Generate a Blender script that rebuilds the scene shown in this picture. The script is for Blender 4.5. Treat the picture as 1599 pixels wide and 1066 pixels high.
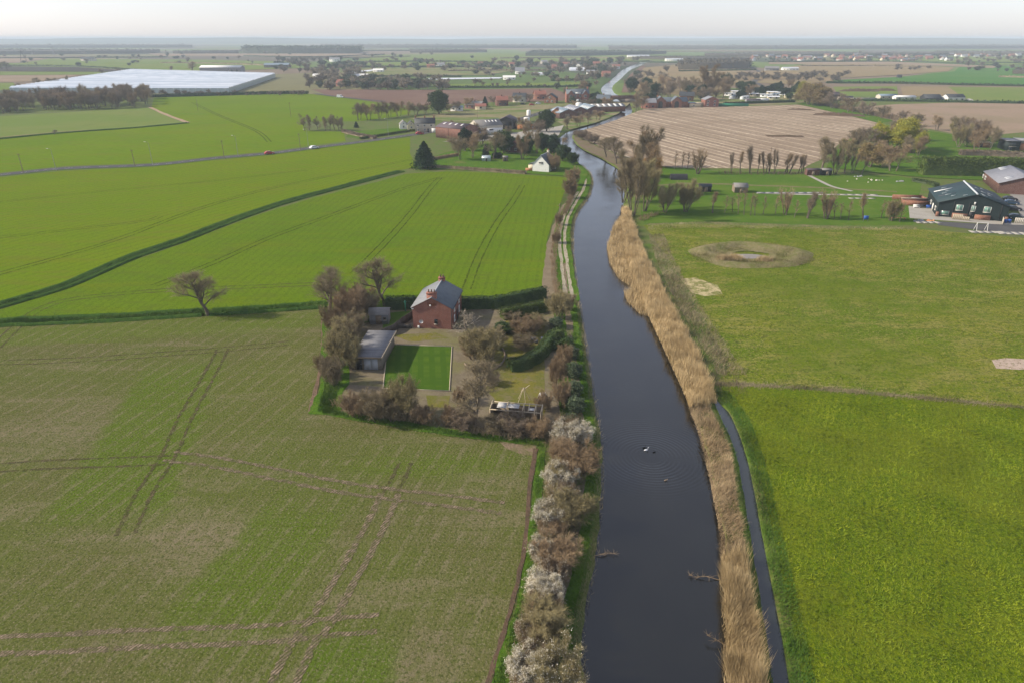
import bpy, math, random
import numpy as np
from mathutils import Vector, geometry
R = math.radians
SC = bpy.context.scene
for o in list(bpy.data.objects): bpy.data.objects.remove(o)

# ---------------------------------------------------------------- camera
CAM_H, FPX, W, H = 50.0, 1066.0, 1599.0, 1066.0
HORIZON = 59.0
HAZE_D = .00018
PITCH = math.atan((H/2-HORIZON)/FPX)
cam_d = bpy.data.cameras.new('camera'); cam = bpy.data.objects.new('camera', cam_d)
SC.collection.objects.link(cam); SC.camera = cam
cam.location = (0, 0, CAM_H); cam.rotation_euler = (math.pi/2-PITCH, 0, 0)
cam_d.sensor_width = 36; cam_d.lens = 24; cam_d.clip_start = .5; cam_d.clip_end = 60000

# ---------------------------------------------------------------- sky, sun, exposure
SUN_EL, SUN_AZ = R(33), R(-91)          # azimuth measured clockwise from +Y: the sun stands to the left
wd = bpy.data.worlds.new('World'); SC.world = wd; wd.use_nodes = True
nt = wd.node_tree; bg = nt.nodes['Background']
sky = nt.nodes.new('ShaderNodeTexSky'); sky.sky_type = 'NISHITA'; sky.sun_disc = False
sky.sun_elevation = SUN_EL; sky.sun_rotation = SUN_AZ
sky.altitude = 50; sky.air_density = 1.0; sky.dust_density = 0.7; sky.ozone_density = 1.0
hsv = nt.nodes.new('ShaderNodeHueSaturation'); hsv.inputs['Saturation'].default_value = .58      # milky spring sky
nt.links.new(sky.outputs[0], hsv.inputs['Color']); veil = nt.nodes.new('ShaderNodeMix'); veil.data_type = 'RGBA'; veil.inputs[0].default_value = .25       # thin high cloud over the whole sky
veil.inputs[7].default_value = (5.2, 5.2, 5.3, 1)
nt.links.new(hsv.outputs[0], veil.inputs[6]); tint = nt.nodes.new('ShaderNodeMix'); tint.data_type = 'RGBA'; tint.blend_type = 'MULTIPLY'; tint.inputs[0].default_value = 1; tint.inputs[7].default_value = (.955, .965, 1.075, 1)
nt.links.new(veil.outputs[2], tint.inputs[6]); nt.links.new(tint.outputs[2], bg.inputs[0]); bg.inputs[1].default_value = .138
sun_d = bpy.data.lights.new('sun', 'SUN'); sun_d.energy = 5.0; sun_d.angle = R(1.0); sun_d.color = (1, .89, .72)
sun = bpy.data.objects.new('sun', sun_d); SC.collection.objects.link(sun)
sun_dir = Vector((math.sin(SUN_AZ)*math.cos(SUN_EL), math.cos(SUN_AZ)*math.cos(SUN_EL), math.sin(SUN_EL)))
sun.rotation_euler = sun_dir.to_track_quat('Z', 'Y').to_euler()
sun.location = (0, 0, 300)
SC.view_settings.view_transform = 'Standard'; SC.view_settings.look = 'None'
SC.view_settings.exposure = 0.32; SC.view_settings.gamma = 1; SC.view_settings.use_curve_mapping = False
SC.render.engine = 'CYCLES'
cy = SC.cycles
cy.use_denoising = True
cy.max_bounces = 5; cy.diffuse_bounces = 2; cy.glossy_bounces = 3; cy.transmission_bounces = 3
cy.transparent_max_bounces = 6; cy.volume_bounces = 0
cy.caustics_reflective = False; cy.caustics_refractive = False

# ---------------------------------------------------------------- survey helpers
CP, SP = math.cos(PITCH), math.sin(PITCH)
def ray(x, y):
    u, v = (x-W/2+.5)/FPX, (H/2-y)/FPX
    return (u, CP+v*SP, v*CP-SP)
def G(x, y, z=0.0):
    """where the sight line through a photo point meets the level z"""
    d = ray(x, y); t = (z-CAM_H)/d[2]
    return (d[0]*t, d[1]*t)
def HT(x, yb, yt):
    """height of an upright whose foot is at row yb and head at row yt"""
    X, Y = G(x, yb); d = ray(x, yt); t = Y/d[1]
    return CAM_H+d[2]*t
def MPP(x, y):
    """metres per photo pixel across the view at that ground point"""
    X, Y = G(x, y); return (Y*CP+CAM_H*SP)/FPX
def yaw(p, q):
    a, b = G(*p), G(*q); return math.atan2(b[1]-a[1], b[0]-a[0])

rng = np.random.default_rng(7); random.seed(7)
COL = SC.collection
def tag(o, label=None, cat=None, group=None, kind=None):
    if label: o['label'] = label
    if cat: o['category'] = cat
    if group: o['group'] = group
    if kind: o['kind'] = kind
    return o
def link(o, parent=None):
    COL.objects.link(o)
    if parent: o.parent = parent
    return o
def empty(name, loc=(0, 0, 0), rz=0, parent=None):
    o = bpy.data.objects.new(name, None); o.location = loc; o.rotation_euler = (0, 0, rz)
    o.empty_display_size = .3
    return link(o, parent)

class MB:
    """collects triangles and quads for ONE mesh"""
    def __init__(s): s.v = []; s.f3 = []; s.f4 = []; s.m3 = []; s.m4 = []; s.n = 0
    def add(s, v, f, m=0):
        v = np.asarray(v, float).reshape(-1, 3); f = np.asarray(f, int)
        if len(f) == 0: return s
        f = f+s.n
        if f.shape[1] == 3: s.f3.append(f); s.m3.append(np.full(len(f), m))
        else: s.f4.append(f); s.m4.append(np.full(len(f), m))
        s.v.append(v); s.n += len(v); return s
    def box(s, x0, x1, y0, y1, z0, z1, m=0):
        v = [(x, y, z) for z in (z0, z1) for y in (y0, y1) for x in (x0, x1)]
        return s.add(v, [(0, 2, 3, 1), (4, 5, 7, 6), (0, 1, 5, 4), (1, 3, 7, 5), (3, 2, 6, 7), (2, 0, 4, 6)], m)
    def prism(s, pts, z0, z1, m=0, top=None):
        n = len(pts); v = [(p[0], p[1], z0) for p in pts]+[(p[0], p[1], z1) for p in pts]
        s.add(v, [(i, (i+1) % n, n+(i+1) % n, n+i) for i in range(n)], m)
        t = geometry.tessellate_polygon([[Vector((p[0], p[1], 0)) for p in pts]])
        s.add([(p[0], p[1], z1) for p in pts], t, m if top is None else top)
        s.add([(p[0], p[1], z0) for p in pts], [x[::-1] for x in t], m); return s
    def tube(s, pts, rad, k=6, m=0, cap=True):
        pts = np.asarray(pts, float); rad = np.broadcast_to(rad, len(pts)); n = len(pts)
        V = []; a = np.arange(k)*2*math.pi/k
        for i in range(n):
            d = pts[min(i+1, n-1)]-pts[max(i-1, 0)]; d = d/(np.linalg.norm(d)+1e-9)
            u = np.cross(d, (0, 0, 1) if abs(d[2]) < .9 else (1, 0, 0)); u /= np.linalg.norm(u); w = np.cross(d, u)
            V.append(pts[i]+rad[i]*(np.cos(a)[:, None]*u+np.sin(a)[:, None]*w))
        F = [(i*k+j, i*k+(j+1) % k, (i+1)*k+(j+1) % k, (i+1)*k+j) for i in range(n-1) for j in range(k)]
        s.add(np.concatenate(V), F, m)
        if cap:
            s.add(V[-1], [(0, j, j+1) for j in range(1, k-1)], m)
            s.add(V[0], [(0, j+1, j) for j in range(1, k-1)], m)
        return s
    def mesh(s, name, mats, smooth=False):
        me = bpy.data.meshes.new(name)
        f3 = np.concatenate(s.f3) if s.f3 else np.zeros((0, 3), int)
        f4 = np.concatenate(s.f4) if s.f4 else np.zeros((0, 4), int)
        v = np.concatenate(s.v) if s.v else np.zeros((0, 3))
        me.vertices.add(len(v)); me.vertices.foreach_set('co', v.ravel())
        nl = f3.size+f4.size; me.loops.add(nl)
        me.loops.foreach_set('vertex_index', np.concatenate([f3.ravel(), f4.ravel()]))
        npoly = len(f3)+len(f4); me.polygons.add(npoly)
        st = np.concatenate([np.arange(len(f3))*3, f3.size+np.arange(len(f4))*4])
        me.polygons.foreach_set('loop_start', st.astype(np.int32))
        for q in (mats if isinstance(mats, (list, tuple)) else [mats]): me.materials.append(q)
        me.polygons.foreach_set('material_index', np.concatenate(s.m3+s.m4).astype(np.int32))
        if smooth: me.polygons.foreach_set('use_smooth', np.ones(npoly, bool))
        me.update(calc_edges=True); me.validate(); return me
    def build(s, name, mats, parent=None, smooth=False, loc=None, rz=0):
        o = bpy.data.objects.new(name, s.mesh(name, mats, smooth))
        if loc is not None: o.location = loc; o.rotation_euler = (0, 0, rz)
        return link(o, parent)

# ---------------------------------------------------------------- materials
def _new(name, rough=.9, spec=.2):
    m = bpy.data.materials.new(name); m.use_nodes = True
    b = m.node_tree.nodes['Principled BSDF']
    b.inputs['Roughness'].default_value = rough; b.inputs['Specular IOR Level'].default_value = spec
    return m, m.node_tree, b
def rgb(c): return (c[0], c[1], c[2], 1)
def srgb(r, g, b):
    f = lambda c: (c/255/12.92 if c/255 <= .04045 else ((c/255+.055)/1.055)**2.4)
    return (f(r), f(g), f(b))
def _coord(t, rot=0, scale=(1, 1, 1), obj=True):
    tc = t.nodes.new('ShaderNodeTexCoord'); mp = t.nodes.new('ShaderNodeMapping')
    mp.vector_type = 'POINT'; mp.inputs['Rotation'].default_value = (0, 0, rot); mp.inputs['Scale'].default_value = scale
    t.links.new(tc.outputs['Object' if obj else 'Generated'], mp.inputs[0]); return mp.outputs[0]
def _noise(t, vec, scale, detail=4, rough=.6):
    n = t.nodes.new('ShaderNodeTexNoise'); n.inputs['Scale'].default_value = scale
    n.inputs['Detail'].default_value = detail; n.inputs['Roughness'].default_value = rough
    t.links.new(vec, n.inputs['Vector']); return n.outputs['Fac']
def _ramp(t, v, lo, hi, a=0., b=1.):
    if lo > hi: lo, hi, a, b = hi, lo, b, a
    r = t.nodes.new('ShaderNodeMapRange'); r.interpolation_type = 'SMOOTHSTEP'
    for k, x in zip(('From Min', 'From Max', 'To Min', 'To Max'), (lo, hi, a, b)): r.inputs[k].default_value = x
    t.links.new(v, r.inputs[0]); return r.outputs[0]
def _math(t, op, a, b):
    n = t.nodes.new('ShaderNodeMath'); n.operation = op
    for i, q in enumerate((a, b)):
        if isinstance(q, (int, float)): n.inputs[i].default_value = q
        else: t.links.new(q, n.inputs[i])
    return n.outputs[0]
def _mix(t, f, a, b):
    n = t.nodes.new('ShaderNodeMix'); n.data_type = 'RGBA'
    t.links.new(f, n.inputs[0])
    for i, q in ((6, a), (7, b)):
        if isinstance(q, tuple): n.inputs[i].default_value = rgb(q)
        else: t.links.new(q, n.inputs[i])
    return n.outputs[2]
def surf(name, base, layers=(), rough=1., spec=.0, bump=None, obj=True):
    """layers: ('n',scale,lo,hi,strength,colour[,stretch,rot]) noise patches, ('r',rot,period,lo,hi,strength,colour,wobble) rows"""
    m, t, b = _new(name, rough, spec); c = base
    for L in layers:
        if L[0] == 'n':
            st = L[6] if len(L) > 6 else (1, 1, 1); rt = L[7] if len(L) > 7 else 0
            f = _ramp(t, _noise(t, _coord(t, rt, st, obj), L[1], 5), L[2], L[3], 0, L[4])
        elif L[0] == 'b':                                   # soft-edged band between two ground points: ('b', p, q, width, soft, strength, colour)
            (ax, ay), (bx, by) = G(*L[1]), G(*L[2]); ln = math.hypot(bx-ax, by-ay); an = math.atan2(by-ay, bx-ax); cs, sn = math.cos(an), math.sin(an)
            v = _coord(t, -an, (1, 1, 1), obj); sp = t.nodes.new('ShaderNodeSeparateXYZ'); t.links.new(v, sp.inputs[0]); u0, v0 = ax*cs+ay*sn, -ax*sn+ay*cs
            wb = _math(t, 'MULTIPLY', _math(t, 'SUBTRACT', _noise(t, _coord(t, -an, (.35, 1, 1), obj), .5, 5), .5), L[4]*2.2)
            u = _math(t, 'SUBTRACT', sp.outputs['X'], u0+ln/2); q = _math(t, 'ADD', _math(t, 'ABSOLUTE', _math(t, 'ADD', _math(t, 'SUBTRACT', sp.outputs['Y'], v0), wb), 0), 0)
            f = _math(t, 'MULTIPLY', _ramp(t, q, L[3]/2+L[4]*.5, L[3]/2-L[4]*.5, 0, L[5]), _ramp(t, _math(t, 'ABSOLUTE', _math(t, 'ADD', u, _math(t, 'MULTIPLY', wb, 2)), 0), ln/2+L[4]*2, ln/2-L[4]*2))
        else:
            v = _coord(t, L[1], (1, 1, 1), obj); sp = t.nodes.new('ShaderNodeSeparateXYZ'); t.links.new(v, sp.inputs[0])
            x = sp.outputs['Y']
            if L[7]:
                x = _math(t, 'ADD', x, _math(t, 'MULTIPLY', _noise(t, _coord(t, L[1], (.02, .3, 1), obj), 1, 3), L[7]))
            s_ = _math(t, 'SINE', _math(t, 'MULTIPLY', x, 2*math.pi/L[2]), 0)
            f = _ramp(t, s_, L[3], L[4], 0, L[5])
            f = _math(t, 'MULTIPLY', f, _ramp(t, _noise(t, _coord(t, L[1], (.05, .6, 1), obj), 1, 3), .3, .65))
        c = _mix(t, f, c, L[6] if L[0] in 'rb' else L[5])
    if isinstance(c, tuple): b.inputs['Base Color'].default_value = rgb(c)
    else: t.links.new(c, b.inputs['Base Color'])
    if bump:
        n = _noise(t, _coord(t, 0, (1, 1, 1), obj), bump[0], 6, .65); bp = t.nodes.new('ShaderNodeBump')
        bp.inputs['Strength'].default_value = bump[1]; bp.inputs['Distance'].default_value = bump[2]
        t.links.new(n, bp.inputs['Height']); t.links.new(bp.outputs[0], b.inputs['Normal'])
    return m
def leafmat(name, c1, c2, scale=.6, rough=.8, trans=0.):
    """foliage or twig colour that varies from plant to plant and through the crown"""
    m, t, b = _new(name, rough, .15)
    oi = t.nodes.new('ShaderNodeObjectInfo')
    f = _ramp(t, _noise(t, _coord(t), scale, 3), .3, .7)
    c = _mix(t, f, c1, c2)
    c = _mix(t, _ramp(t, _noise(t, _coord(t), scale*.16, 3), .42, .62, 0, .4), c, tuple(x*.75 for x in c1))
    hs = t.nodes.new('ShaderNodeHueSaturation'); t.links.new(c, hs.inputs['Color'])
    t.links.new(_ramp(t, oi.outputs['Random'], 0, 1, .8, 1.2), hs.inputs['Value'])
    t.links.new(hs.outputs[0], b.inputs['Base Color'])
    if trans: b.inputs['Subsurface Weight'].default_value = 0
    return m
_pc = {}
def paint(c, rough=.6, spec=.3, wear=.12, sc=1.5):
    """plain painted or weathered surface with faint grime"""
    k = (c, rough)
    if k not in _pc:
        d = tuple(x*(1-3*wear) for x in c)
        _pc[k] = surf('paint', c, [('n', sc, .45, .75, .6, d), ('n', sc*9, .5, .8, .4, d)], rough, spec)
    return _pc[k]
# ================================================================ THE SETTING
def smooth(pts, n=6):
    """Catmull-Rom through photo points"""
    p = np.array([pts[0]]+list(pts)+[pts[-1]], float); out = []
    for i in range(1, len(p)-2):
        for k in range(n):
            t = k/n
            out.append(.5*((2*p[i])+(-p[i-1]+p[i+1])*t+(2*p[i-1]-5*p[i]+4*p[i+1]-p[i+2])*t*t+(-p[i-1]+3*p[i]-3*p[i+1]+p[i+2])*t**3))
    out.append(p[-2]); return np.array(out)
WATER = -.55
CL = [(912, 1066), (912, 985), (922, 920), (932, 864), (938, 800), (941, 740), (940, 690), (933, 650), (925, 600), (915, 540), (908, 490), (900, 440), (895, 395), (896, 354), (902, 335),
      (910, 323), (920, 308), (924, 296), (926, 284), (923, 273), (918, 267), (910, 260), (903, 254), (900, 246), (892, 240), (880, 233), (869, 226), (864, 221), (866, 218), (875, 215), (880, 211),
      (890, 205), (914, 197), (943, 189), (960, 181), (967, 172), (960, 160), (942, 148), (939, 138), (950, 128), (961, 119), (968, 112), (979, 106), (996, 99), (1008, 94)]
CR = [(1142, 1066), (1141, 1000), (1137, 920), (1130, 850), (1118, 780), (1100, 700), (1074, 625), (1042, 555), (1012, 490), (992, 440), (980, 400), (974, 360), (972, 330), (974, 305), (974, 285), (971, 273),
      (963, 264), (952, 257), (942, 250), (928, 243), (913, 236), (901, 228), (894, 219), (893, 212), (900, 207), (922, 201), (950, 193), (974, 185), (985, 177), (984, 165), (972, 153), (958, 145),
      (956, 135), (967, 125), (976, 116), (985, 109), (1004, 101), (1016, 94)]
DL = [(1210, 1066), (1200, 1000), (1187, 920), (1176, 850), (1161, 760), (1148, 700), (1126, 650), (1104, 613)]
DR = [(1226, 1066), (1216, 1000), (1201, 920), (1188, 850), (1172, 760), (1158, 700), (1138, 650), (1112, 613)]
def edge(px, z):
    w = np.array([G(x, y, z) for x, y in smooth(px)]); o = np.argsort(w[:, 1]); w = w[o]
    d = w[3]-w[0]; a = w[0]-d/np.linalg.norm(d)*130*np.array([.6, 1]); return np.vstack([a, w])
eCL, eCR, eDL, eDR = edge(CL, WATER), edge(CR, WATER), edge(DL, -.3), edge(DR, -.3)
def at(e, Y): return np.interp(Y, e[:, 1], e[:, 0])
Yc_end = 1830.; Yd_end = eDL[-1, 1]
YS = np.unique(np.concatenate([np.arange(-70, 120, 1.5), np.arange(120, 330, 2), np.arange(330, 520, 3), np.arange(520, 900, 8), np.arange(900, 1900, 25), [2200, 2800, 4000, 6000, 9000, 13000]]))
xl, xr, dl, dr = at(eCL, YS), at(eCR, YS), at(eDL, YS), at(eDR, YS)
xr = np.maximum(xr, xl+1)
sl = np.clip(np.sqrt(1+np.gradient(xl, YS)**2), 1, 4); sr = np.clip(np.sqrt(1+np.gradient(xr, YS)**2), 1, 4)
cd = np.where(YS < Yc_end, 1., 0.)                        # depth of the cut
dd = np.clip((Yd_end-YS)/6, 0, 1); dd = np.where(YS < Yd_end, dd, 0)
dl = np.where(YS < Yd_end, dl, np.maximum(xr+6*sr, at(eDL, Yd_end))); dr = np.where(YS < Yd_end, dr, dl+.4)
wob = lambda k, a: a*(np.sin(YS*.9+k)+.7*np.sin(YS*2.3+2*k)+.5*np.sin(YS*.31+k))
z0 = np.zeros_like(YS); FARX = 16000
prof = [(np.full_like(YS, -FARX), z0), (xl-40*sl, z0), (xl-1.1*sl+wob(1, .08), z0), (xl+wob(2, .1), z0+(WATER-.1)*cd), (xl+.6, z0-1.6*cd), (xr-.6, z0-1.6*cd), (xr+wob(3, .1), z0+(WATER-.1)*cd),
        (xr+1.1*sr, z0+.02*cd), (np.maximum(dl-.7, xr+1.2*sr), z0+.02*cd), (dl+wob(4, .06), z0-.4*dd), (np.maximum((dl+dr)/2, dl+.1), z0-1.2*dd), (np.maximum(dr, dl+.2)+wob(5, .05), z0-.4*dd), (np.maximum(dr, dl+.2)+1.3*np.maximum(dd, .1), z0),
        (np.maximum(dr, dl+.2)+60, z0), (np.full_like(YS, FARX), z0)]
n, k = len(YS), len(prof)
V = np.array([[(p[0][i], YS[i], p[1][i]) for p in prof] for i in range(n)]).reshape(-1, 3)
F = [(i*k+j, i*k+j+1, (i+1)*k+j+1, (i+1)*k+j) for i in range(n-1) for j in range(k-1)]
# palette (real-world reflectances)
GR = (.085, .135, .016); GR2 = (.115, .155, .020); GRD = (.04, .085, .012); GRY = (.16, .16, .035); SOIL = (.17, .13, .085); SOILD = (.09, .07, .05); STRAW = (.36, .29, .19)
def far_ground():
    m, t, b = _new('farmland', .95, .1)
    v = _coord(t, .35, (1/260., 1/520., 1)); vo = t.nodes.new('ShaderNodeTexVoronoi'); vo.distance = 'CHEBYCHEV'; vo.voronoi_dimensions = '2D'
    t.links.new(v, vo.inputs['Vector']); vo.inputs['Scale'].default_value = 1
    sp = t.nodes.new('ShaderNodeSeparateColor'); t.links.new(vo.outputs['Color'], sp.inputs[0])
    cr = t.nodes.new('ShaderNodeValToRGB'); cr.color_ramp.interpolation = 'CONSTANT'
    e = cr.color_ramp.elements; cols = [(.10, .15, .03), (.075, .12, .025), (.15, .14, .06), (.12, .17, .035), (.17, .125, .085), (.10, .085, .06), (.09, .14, .03), (.055, .07, .035)]
    e[0].position = 0; e[0].color = rgb(cols[0]); e[1].position = .18; e[1].color = rgb(cols[1])
    for i, c in enumerate(cols[2:]): x = e.new(.30+i*.115); x.color = rgb(c)
    t.links.new(sp.outputs[0], cr.inputs[0])
    near = _mix(t, _ramp(t, _noise(t, _coord(t), .25, 6), .35, .65), GR, (.12, .12, .04))
    near = _mix(t, _ramp(t, _noise(t, _coord(t), 2.0, 5), .4, .7, 0, .6), near, GRD)
    s2 = t.nodes.new('ShaderNodeSeparateXYZ'); t.links.new(_coord(t), s2.inputs[0])
    c = _mix(t, _ramp(t, s2.outputs['Y'], 640, 700), near, cr.outputs[0])
    c = _mix(t, _ramp(t, _noise(t, _coord(t), .03, 5), .45, .7, 0, .35), c, (.09, .09, .05))
    t.links.new(c, b.inputs['Base Color']); return m
M_GROUND = far_ground()
g = MB().add(V, F).build('ground', M_GROUND); tag(g, 'flat farmland plain running out to the hazy horizon', 'ground', kind='structure')

def water_mat(name, base, rough, bs, bst):
    m, t, b = _new(name, rough, .5); b.inputs['IOR'].default_value = 1.7
    c = _mix(t, _ramp(t, _noise(t, _coord(t), .12, 4), .35, .7), base, tuple(x*1.7 for x in base)); t.links.new(c, b.inputs['Base Color'])
    hn = _math(t, 'MULTIPLY', _noise(t, _coord(t, .25, (1, 2.2, 1)), bs, 4, .55), _ramp(t, _noise(t, _coord(t), .06, 3), .35, .65, .25, 1.))
    t.links.new(_ramp(t, _noise(t, _coord(t, .2, (1, .35, 1)), .09, 4), .42, .62, .025, .17), b.inputs['Roughness'])
    tc = t.nodes.new('ShaderNodeTexCoord'); sb = t.nodes.new('ShaderNodeVectorMath'); sb.operation = 'SUBTRACT'   # rings spreading from the swimming bird
    cx, cyy = G(1014, 712, WATER); sb.inputs[1].default_value = (cx, cyy, WATER); t.links.new(tc.outputs['Object'], sb.inputs[0])
    ln = t.nodes.new('ShaderNodeVectorMath'); ln.operation = 'LENGTH'; t.links.new(sb.outputs[0], ln.inputs[0]); d = ln.outputs['Value']
    rings = _math(t, 'MULTIPLY', _math(t, 'SINE', _math(t, 'MULTIPLY', d, 2*math.pi/.55), 0), _math(t, 'MULTIPLY', _ramp(t, d, 1.2, 2.2), _ramp(t, d, 4, 12, .42, 0)))
    hn = _math(t, 'ADD', hn, rings)
    bp = t.nodes.new('ShaderNodeBump'); bp.inputs['Strength'].default_value = bst; bp.inputs['Distance'].default_value = .05
    t.links.new(hn, bp.inputs['Height']); t.links.new(bp.outputs[0], b.inputs['Normal']); return m
M_WATER = water_mat('canal_water', (.0045, .0045, .0032), .05, 2.4, .6)
M_DRAIN = surf('drain_water', (.02, .024, .022), (), .06, 1.)
iw = YS <= Yc_end; ys = YS[iw]
V = np.concatenate([[(a-.35, y, WATER), (b+.35, y, WATER)] for a, b, y in zip(xl[iw], xr[iw], ys)])
F = [(2*i, 2*i+1, 2*i+3, 2*i+2) for i in range(len(ys)-1)]
tag(MB().add(V, F).build('canal_water', M_WATER), 'dark still canal water curving away from the foreground', 'water', kind='structure')
iw = YS <= Yd_end; ys = YS[iw]
V = np.concatenate([[(a-.3, y, -.3), (b+.3, y, -.3)] for a, b, y in zip(dl[iw], np.maximum(dr, dl+.2)[iw], ys)])
F = [(2*i, 2*i+1, 2*i+3, 2*i+2) for i in range(len(ys)-1)]
tag(MB().add(V, F).build('drain_water', M_DRAIN), 'narrow drainage ditch water beside the reed bank', 'water', kind='structure')

def sheet(name, px, m, z, label=None, jit=.0, world=None, step=6):
    """a field or paved patch: outline in photo points, laid on the ground at height z"""
    w = [G(*p) for p in px] if world is None else world
    pts = []
    for i in range(len(w)):
        a, b = np.array(w[i]), np.array(w[(i+1) % len(w)]); L = np.linalg.norm(b-a); q = max(1, int(min(40, L/step)))
        nrm = np.array([-(b-a)[1], (b-a)[0]])/(L+1e-6)
        for s in range(q):
            p = a+(b-a)*s/q
            if s: p = p+nrm*random.uniform(-jit, jit)
            pts.append(p)
    t = geometry.tessellate_polygon([[Vector((p[0], p[1], 0)) for p in pts]])
    v = [(p[0], p[1], z) for p in pts]; f = []
    for a, b, c in t:
        cr = (v[b][0]-v[a][0])*(v[c][1]-v[a][1])-(v[b][1]-v[a][1])*(v[c][0]-v[a][0])
        f.append((a, b, c) if cr > 0 else (a, c, b))
    o = MB().add(v, f).build(name, m); return tag(o, label, None, None, 'structure')
def ribbon(name, px, width, m, z, label=None, jit=.0, world=None, n=5):
    w = np.array([G(*p) for p in smooth(px, n)]) if world is None else np.array(world)
    d = np.gradient(w, axis=0); d /= np.linalg.norm(d, axis=1)[:, None]+1e-9; nn = np.stack([-d[:, 1], d[:, 0]], 1)
    wd = np.broadcast_to(width, len(w)) if np.isscalar(width) else np.interp(np.linspace(0, 1, len(w)), np.linspace(0, 1, len(width)), width)
    jl = np.random.default_rng(len(w)).uniform(-jit, jit, (2, len(w)))
    a = w+nn*(wd/2+jl[0])[:, None]; b = w-nn*(wd/2+jl[1])[:, None]
    V = [(p[0], p[1], z) for p in a]+[(p[0], p[1], z) for p in b]; N = len(w)
    o = MB().add(V, [(i, N+i, N+i+1, i+1) for i in range(N-1)]).build(name, m); return tag(o, label, None, None, 'structure')

# ---- fields
rot = lambda p, q: -yaw(p, q)
r1 = rot((828, 760), (700, 1066)); r1b = rot((250, 740), (340, 560)); r2 = rot((560, 420), (690, 280)); r3 = rot((0, 440), (500, 300)); r6 = rot((1250, 260), (960, 190)); r8 = rot((1300, 700), (1250, 1000))
M_F1 = surf('seedling_field', (.105, .106, .036), [('n', .05, .38, .60, .75, (.090, .115, .020)), ('n', .13, .50, .66, .6, (.18, .15, .09), (.4, 1.5, 1), .1), ('b', (0, 690), (200, 650), 15, 5, .5, (.18, .15, .095)), ('b', (240, 830), (430, 860), 10, 4, .6, (.19, .155, .10)), ('b', (640, 1060), (700, 1000), 7, 3, .5, (.20, .16, .105)),
        ('b', (290, 570), (165, 810), 13, 2.2, .95, (.080, .125, .010)), ('b', (480, 790), (320, 990), 10, 2.5, .9, (.080, .122, .010)), ('b', (-60, 530), (520, 498), 9, 4, .85, (.090, .130, .012)), ('b', (560, 985), (520, 1120), 8, 2, .9, (.075, .12, .010)), ('b', (540, 735), (790, 722), 5, 3, .8, (.085, .125, .012)), ('b', (380, 620), (500, 560), 20, 6, .55, (.095, .125, .015)),
        ('r', r1, .55, .1, .9, .42, (.165, .14, .08), .25), ('r', r1, 2.7, .6, .98, .42, (.22, .18, .12), .8), ('n', .9, .48, .62, .5, (.085, .105, .02)), ('n', 3.0, .52, .60, .75, (.055, .070, .014)), ('n', 4.3, .55, .64, .55, (.23, .195, .125)), ('n', 12., .54, .66, .7, (.045, .06, .012))], bump=(3.5, 1., .16))
M_F1P = surf('bare_patch', (.185, .15, .095), [('n', .35, .42, .6, .6, (.10, .125, .035)), ('n', 2.5, .45, .6, .6, (.075, .10, .025)), ('n', 6, .5, .62, .5, (.27, .22, .155))], bump=(3., .8, .12))
M_F1G = surf('thick_seedlings', (.078, .128, .017), [('r', r1, .8, .1, .9, .5, (.14, .13, .06), .3), ('n', .3, .45, .65, .6, (.13, .13, .045)), ('n', 3., .5, .65, .5, (.05, .085, .012)), ('n', 8., .5, .62, .4, (.19, .17, .09))], bump=(3., .8, .12))
M_F2 = surf('wheat_field', (.082, .150, 0.0060), [('n', .025, .35, .65, .7, (.112, .172, 0.0060)), ('r', r2, 2.2, .2, .95, .55, (.055, .10, 0.0060), 1.2), ('r', r2, 1.0, .2, .95, .35, (.12, .16, 0.0060), .5), ('n', .12, .5, .7, .5, (.13, .15, 0.0060), (.25, 1.5, 1), r2), ('n', 1.3, .45, .7, .35, (.055, .095, 0.0060)), ('n', 5, .5, .65, .35, (.14, .17, 0.0060)), ('n', 2.6, .53, .62, .6, (0.0360, 0.0660, .004)), ('n', 7, .54, .64, .6, (0.1200, 0.1540, .03)), ('n', .4, .5, .62, .4, (0.0840, 0.1056, .02), (.3, 1.4, 1), r2)], bump=(2.2, .7, .12))
M_F3 = surf('bright_wheat_field', (.104, .168, 0.0040), [('n', .02, .35, .65, .7, (.13, .182, 0.0050)), ('r', r3, 3.0, .3, .95, .55, (.07, .11, 0.0060), 1.5), ('n', .1, .52, .7, .5, (.135, .15, 0.0060), (.2, 1.5, 1), r3), ('n', 1.0, .45, .7, .3, (.07, .11, 0.0060)), ('n', 1.8, .53, .62, .5, (.06, .09, .004)), ('n', .3, .5, .62, .45, (.125, .125, .022), (.2, 1.4, 1), r3), ('n', 6, .54, .64, .5, (.16, .18, .03))], bump=(2., .7, .12))
M_F4 = surf('far_wheat_field', (.10, .168, 0.0060), [('n', .015, .35, .65, .7, (.128, .185, 0.0060)), ('r', rot((0, 240), (420, 200)), 5, .4, .95, .35, (.075, .115, 0.0060), 2), ('n', .06, .5, .7, .4, (.13, .15, 0.0060), (.2, 1, 1)), ('n', .8, .52, .62, .4, (.075, .105, .006), (.3, 1, 1)), ('n', .2, .5, .62, .4, (.13, .135, .025), (.2, 1.2, 1))], bump=(1.2, .6, .12))
M_F7 = surf('rough_meadow', (0.0915, 0.1472, 0.0048), [('n', .045, .42, .62, .75, (0.1820, 0.1875, 0.0192)), ('n', .16, .46, .62, .8, (0.2184, 0.2017, 0.0520), (.8, 1.6, 1), .1), ('n', .5, .5, .62, .6, (0.0624, 0.1090, 0.0048), (.6, 1.6, 1)), ('n', 1.3, .5, .6, .7, (0.0520, 0.0818, 0.0048)), ('n', 2.2, .54, .62, .7, (0.2704, 0.2453, 0.0800)), ('n', 5.5, .54, .62, .7, (0.2808, 0.2507, 0.0880)), ('n', 7.5, .55, .64, .7, (0.0416, 0.0600, 0.0048)), ('n', .022, .5, .6, .5, (0.0780, 0.1308, 0.0056))], bump=(2.2, 1., .3))
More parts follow.
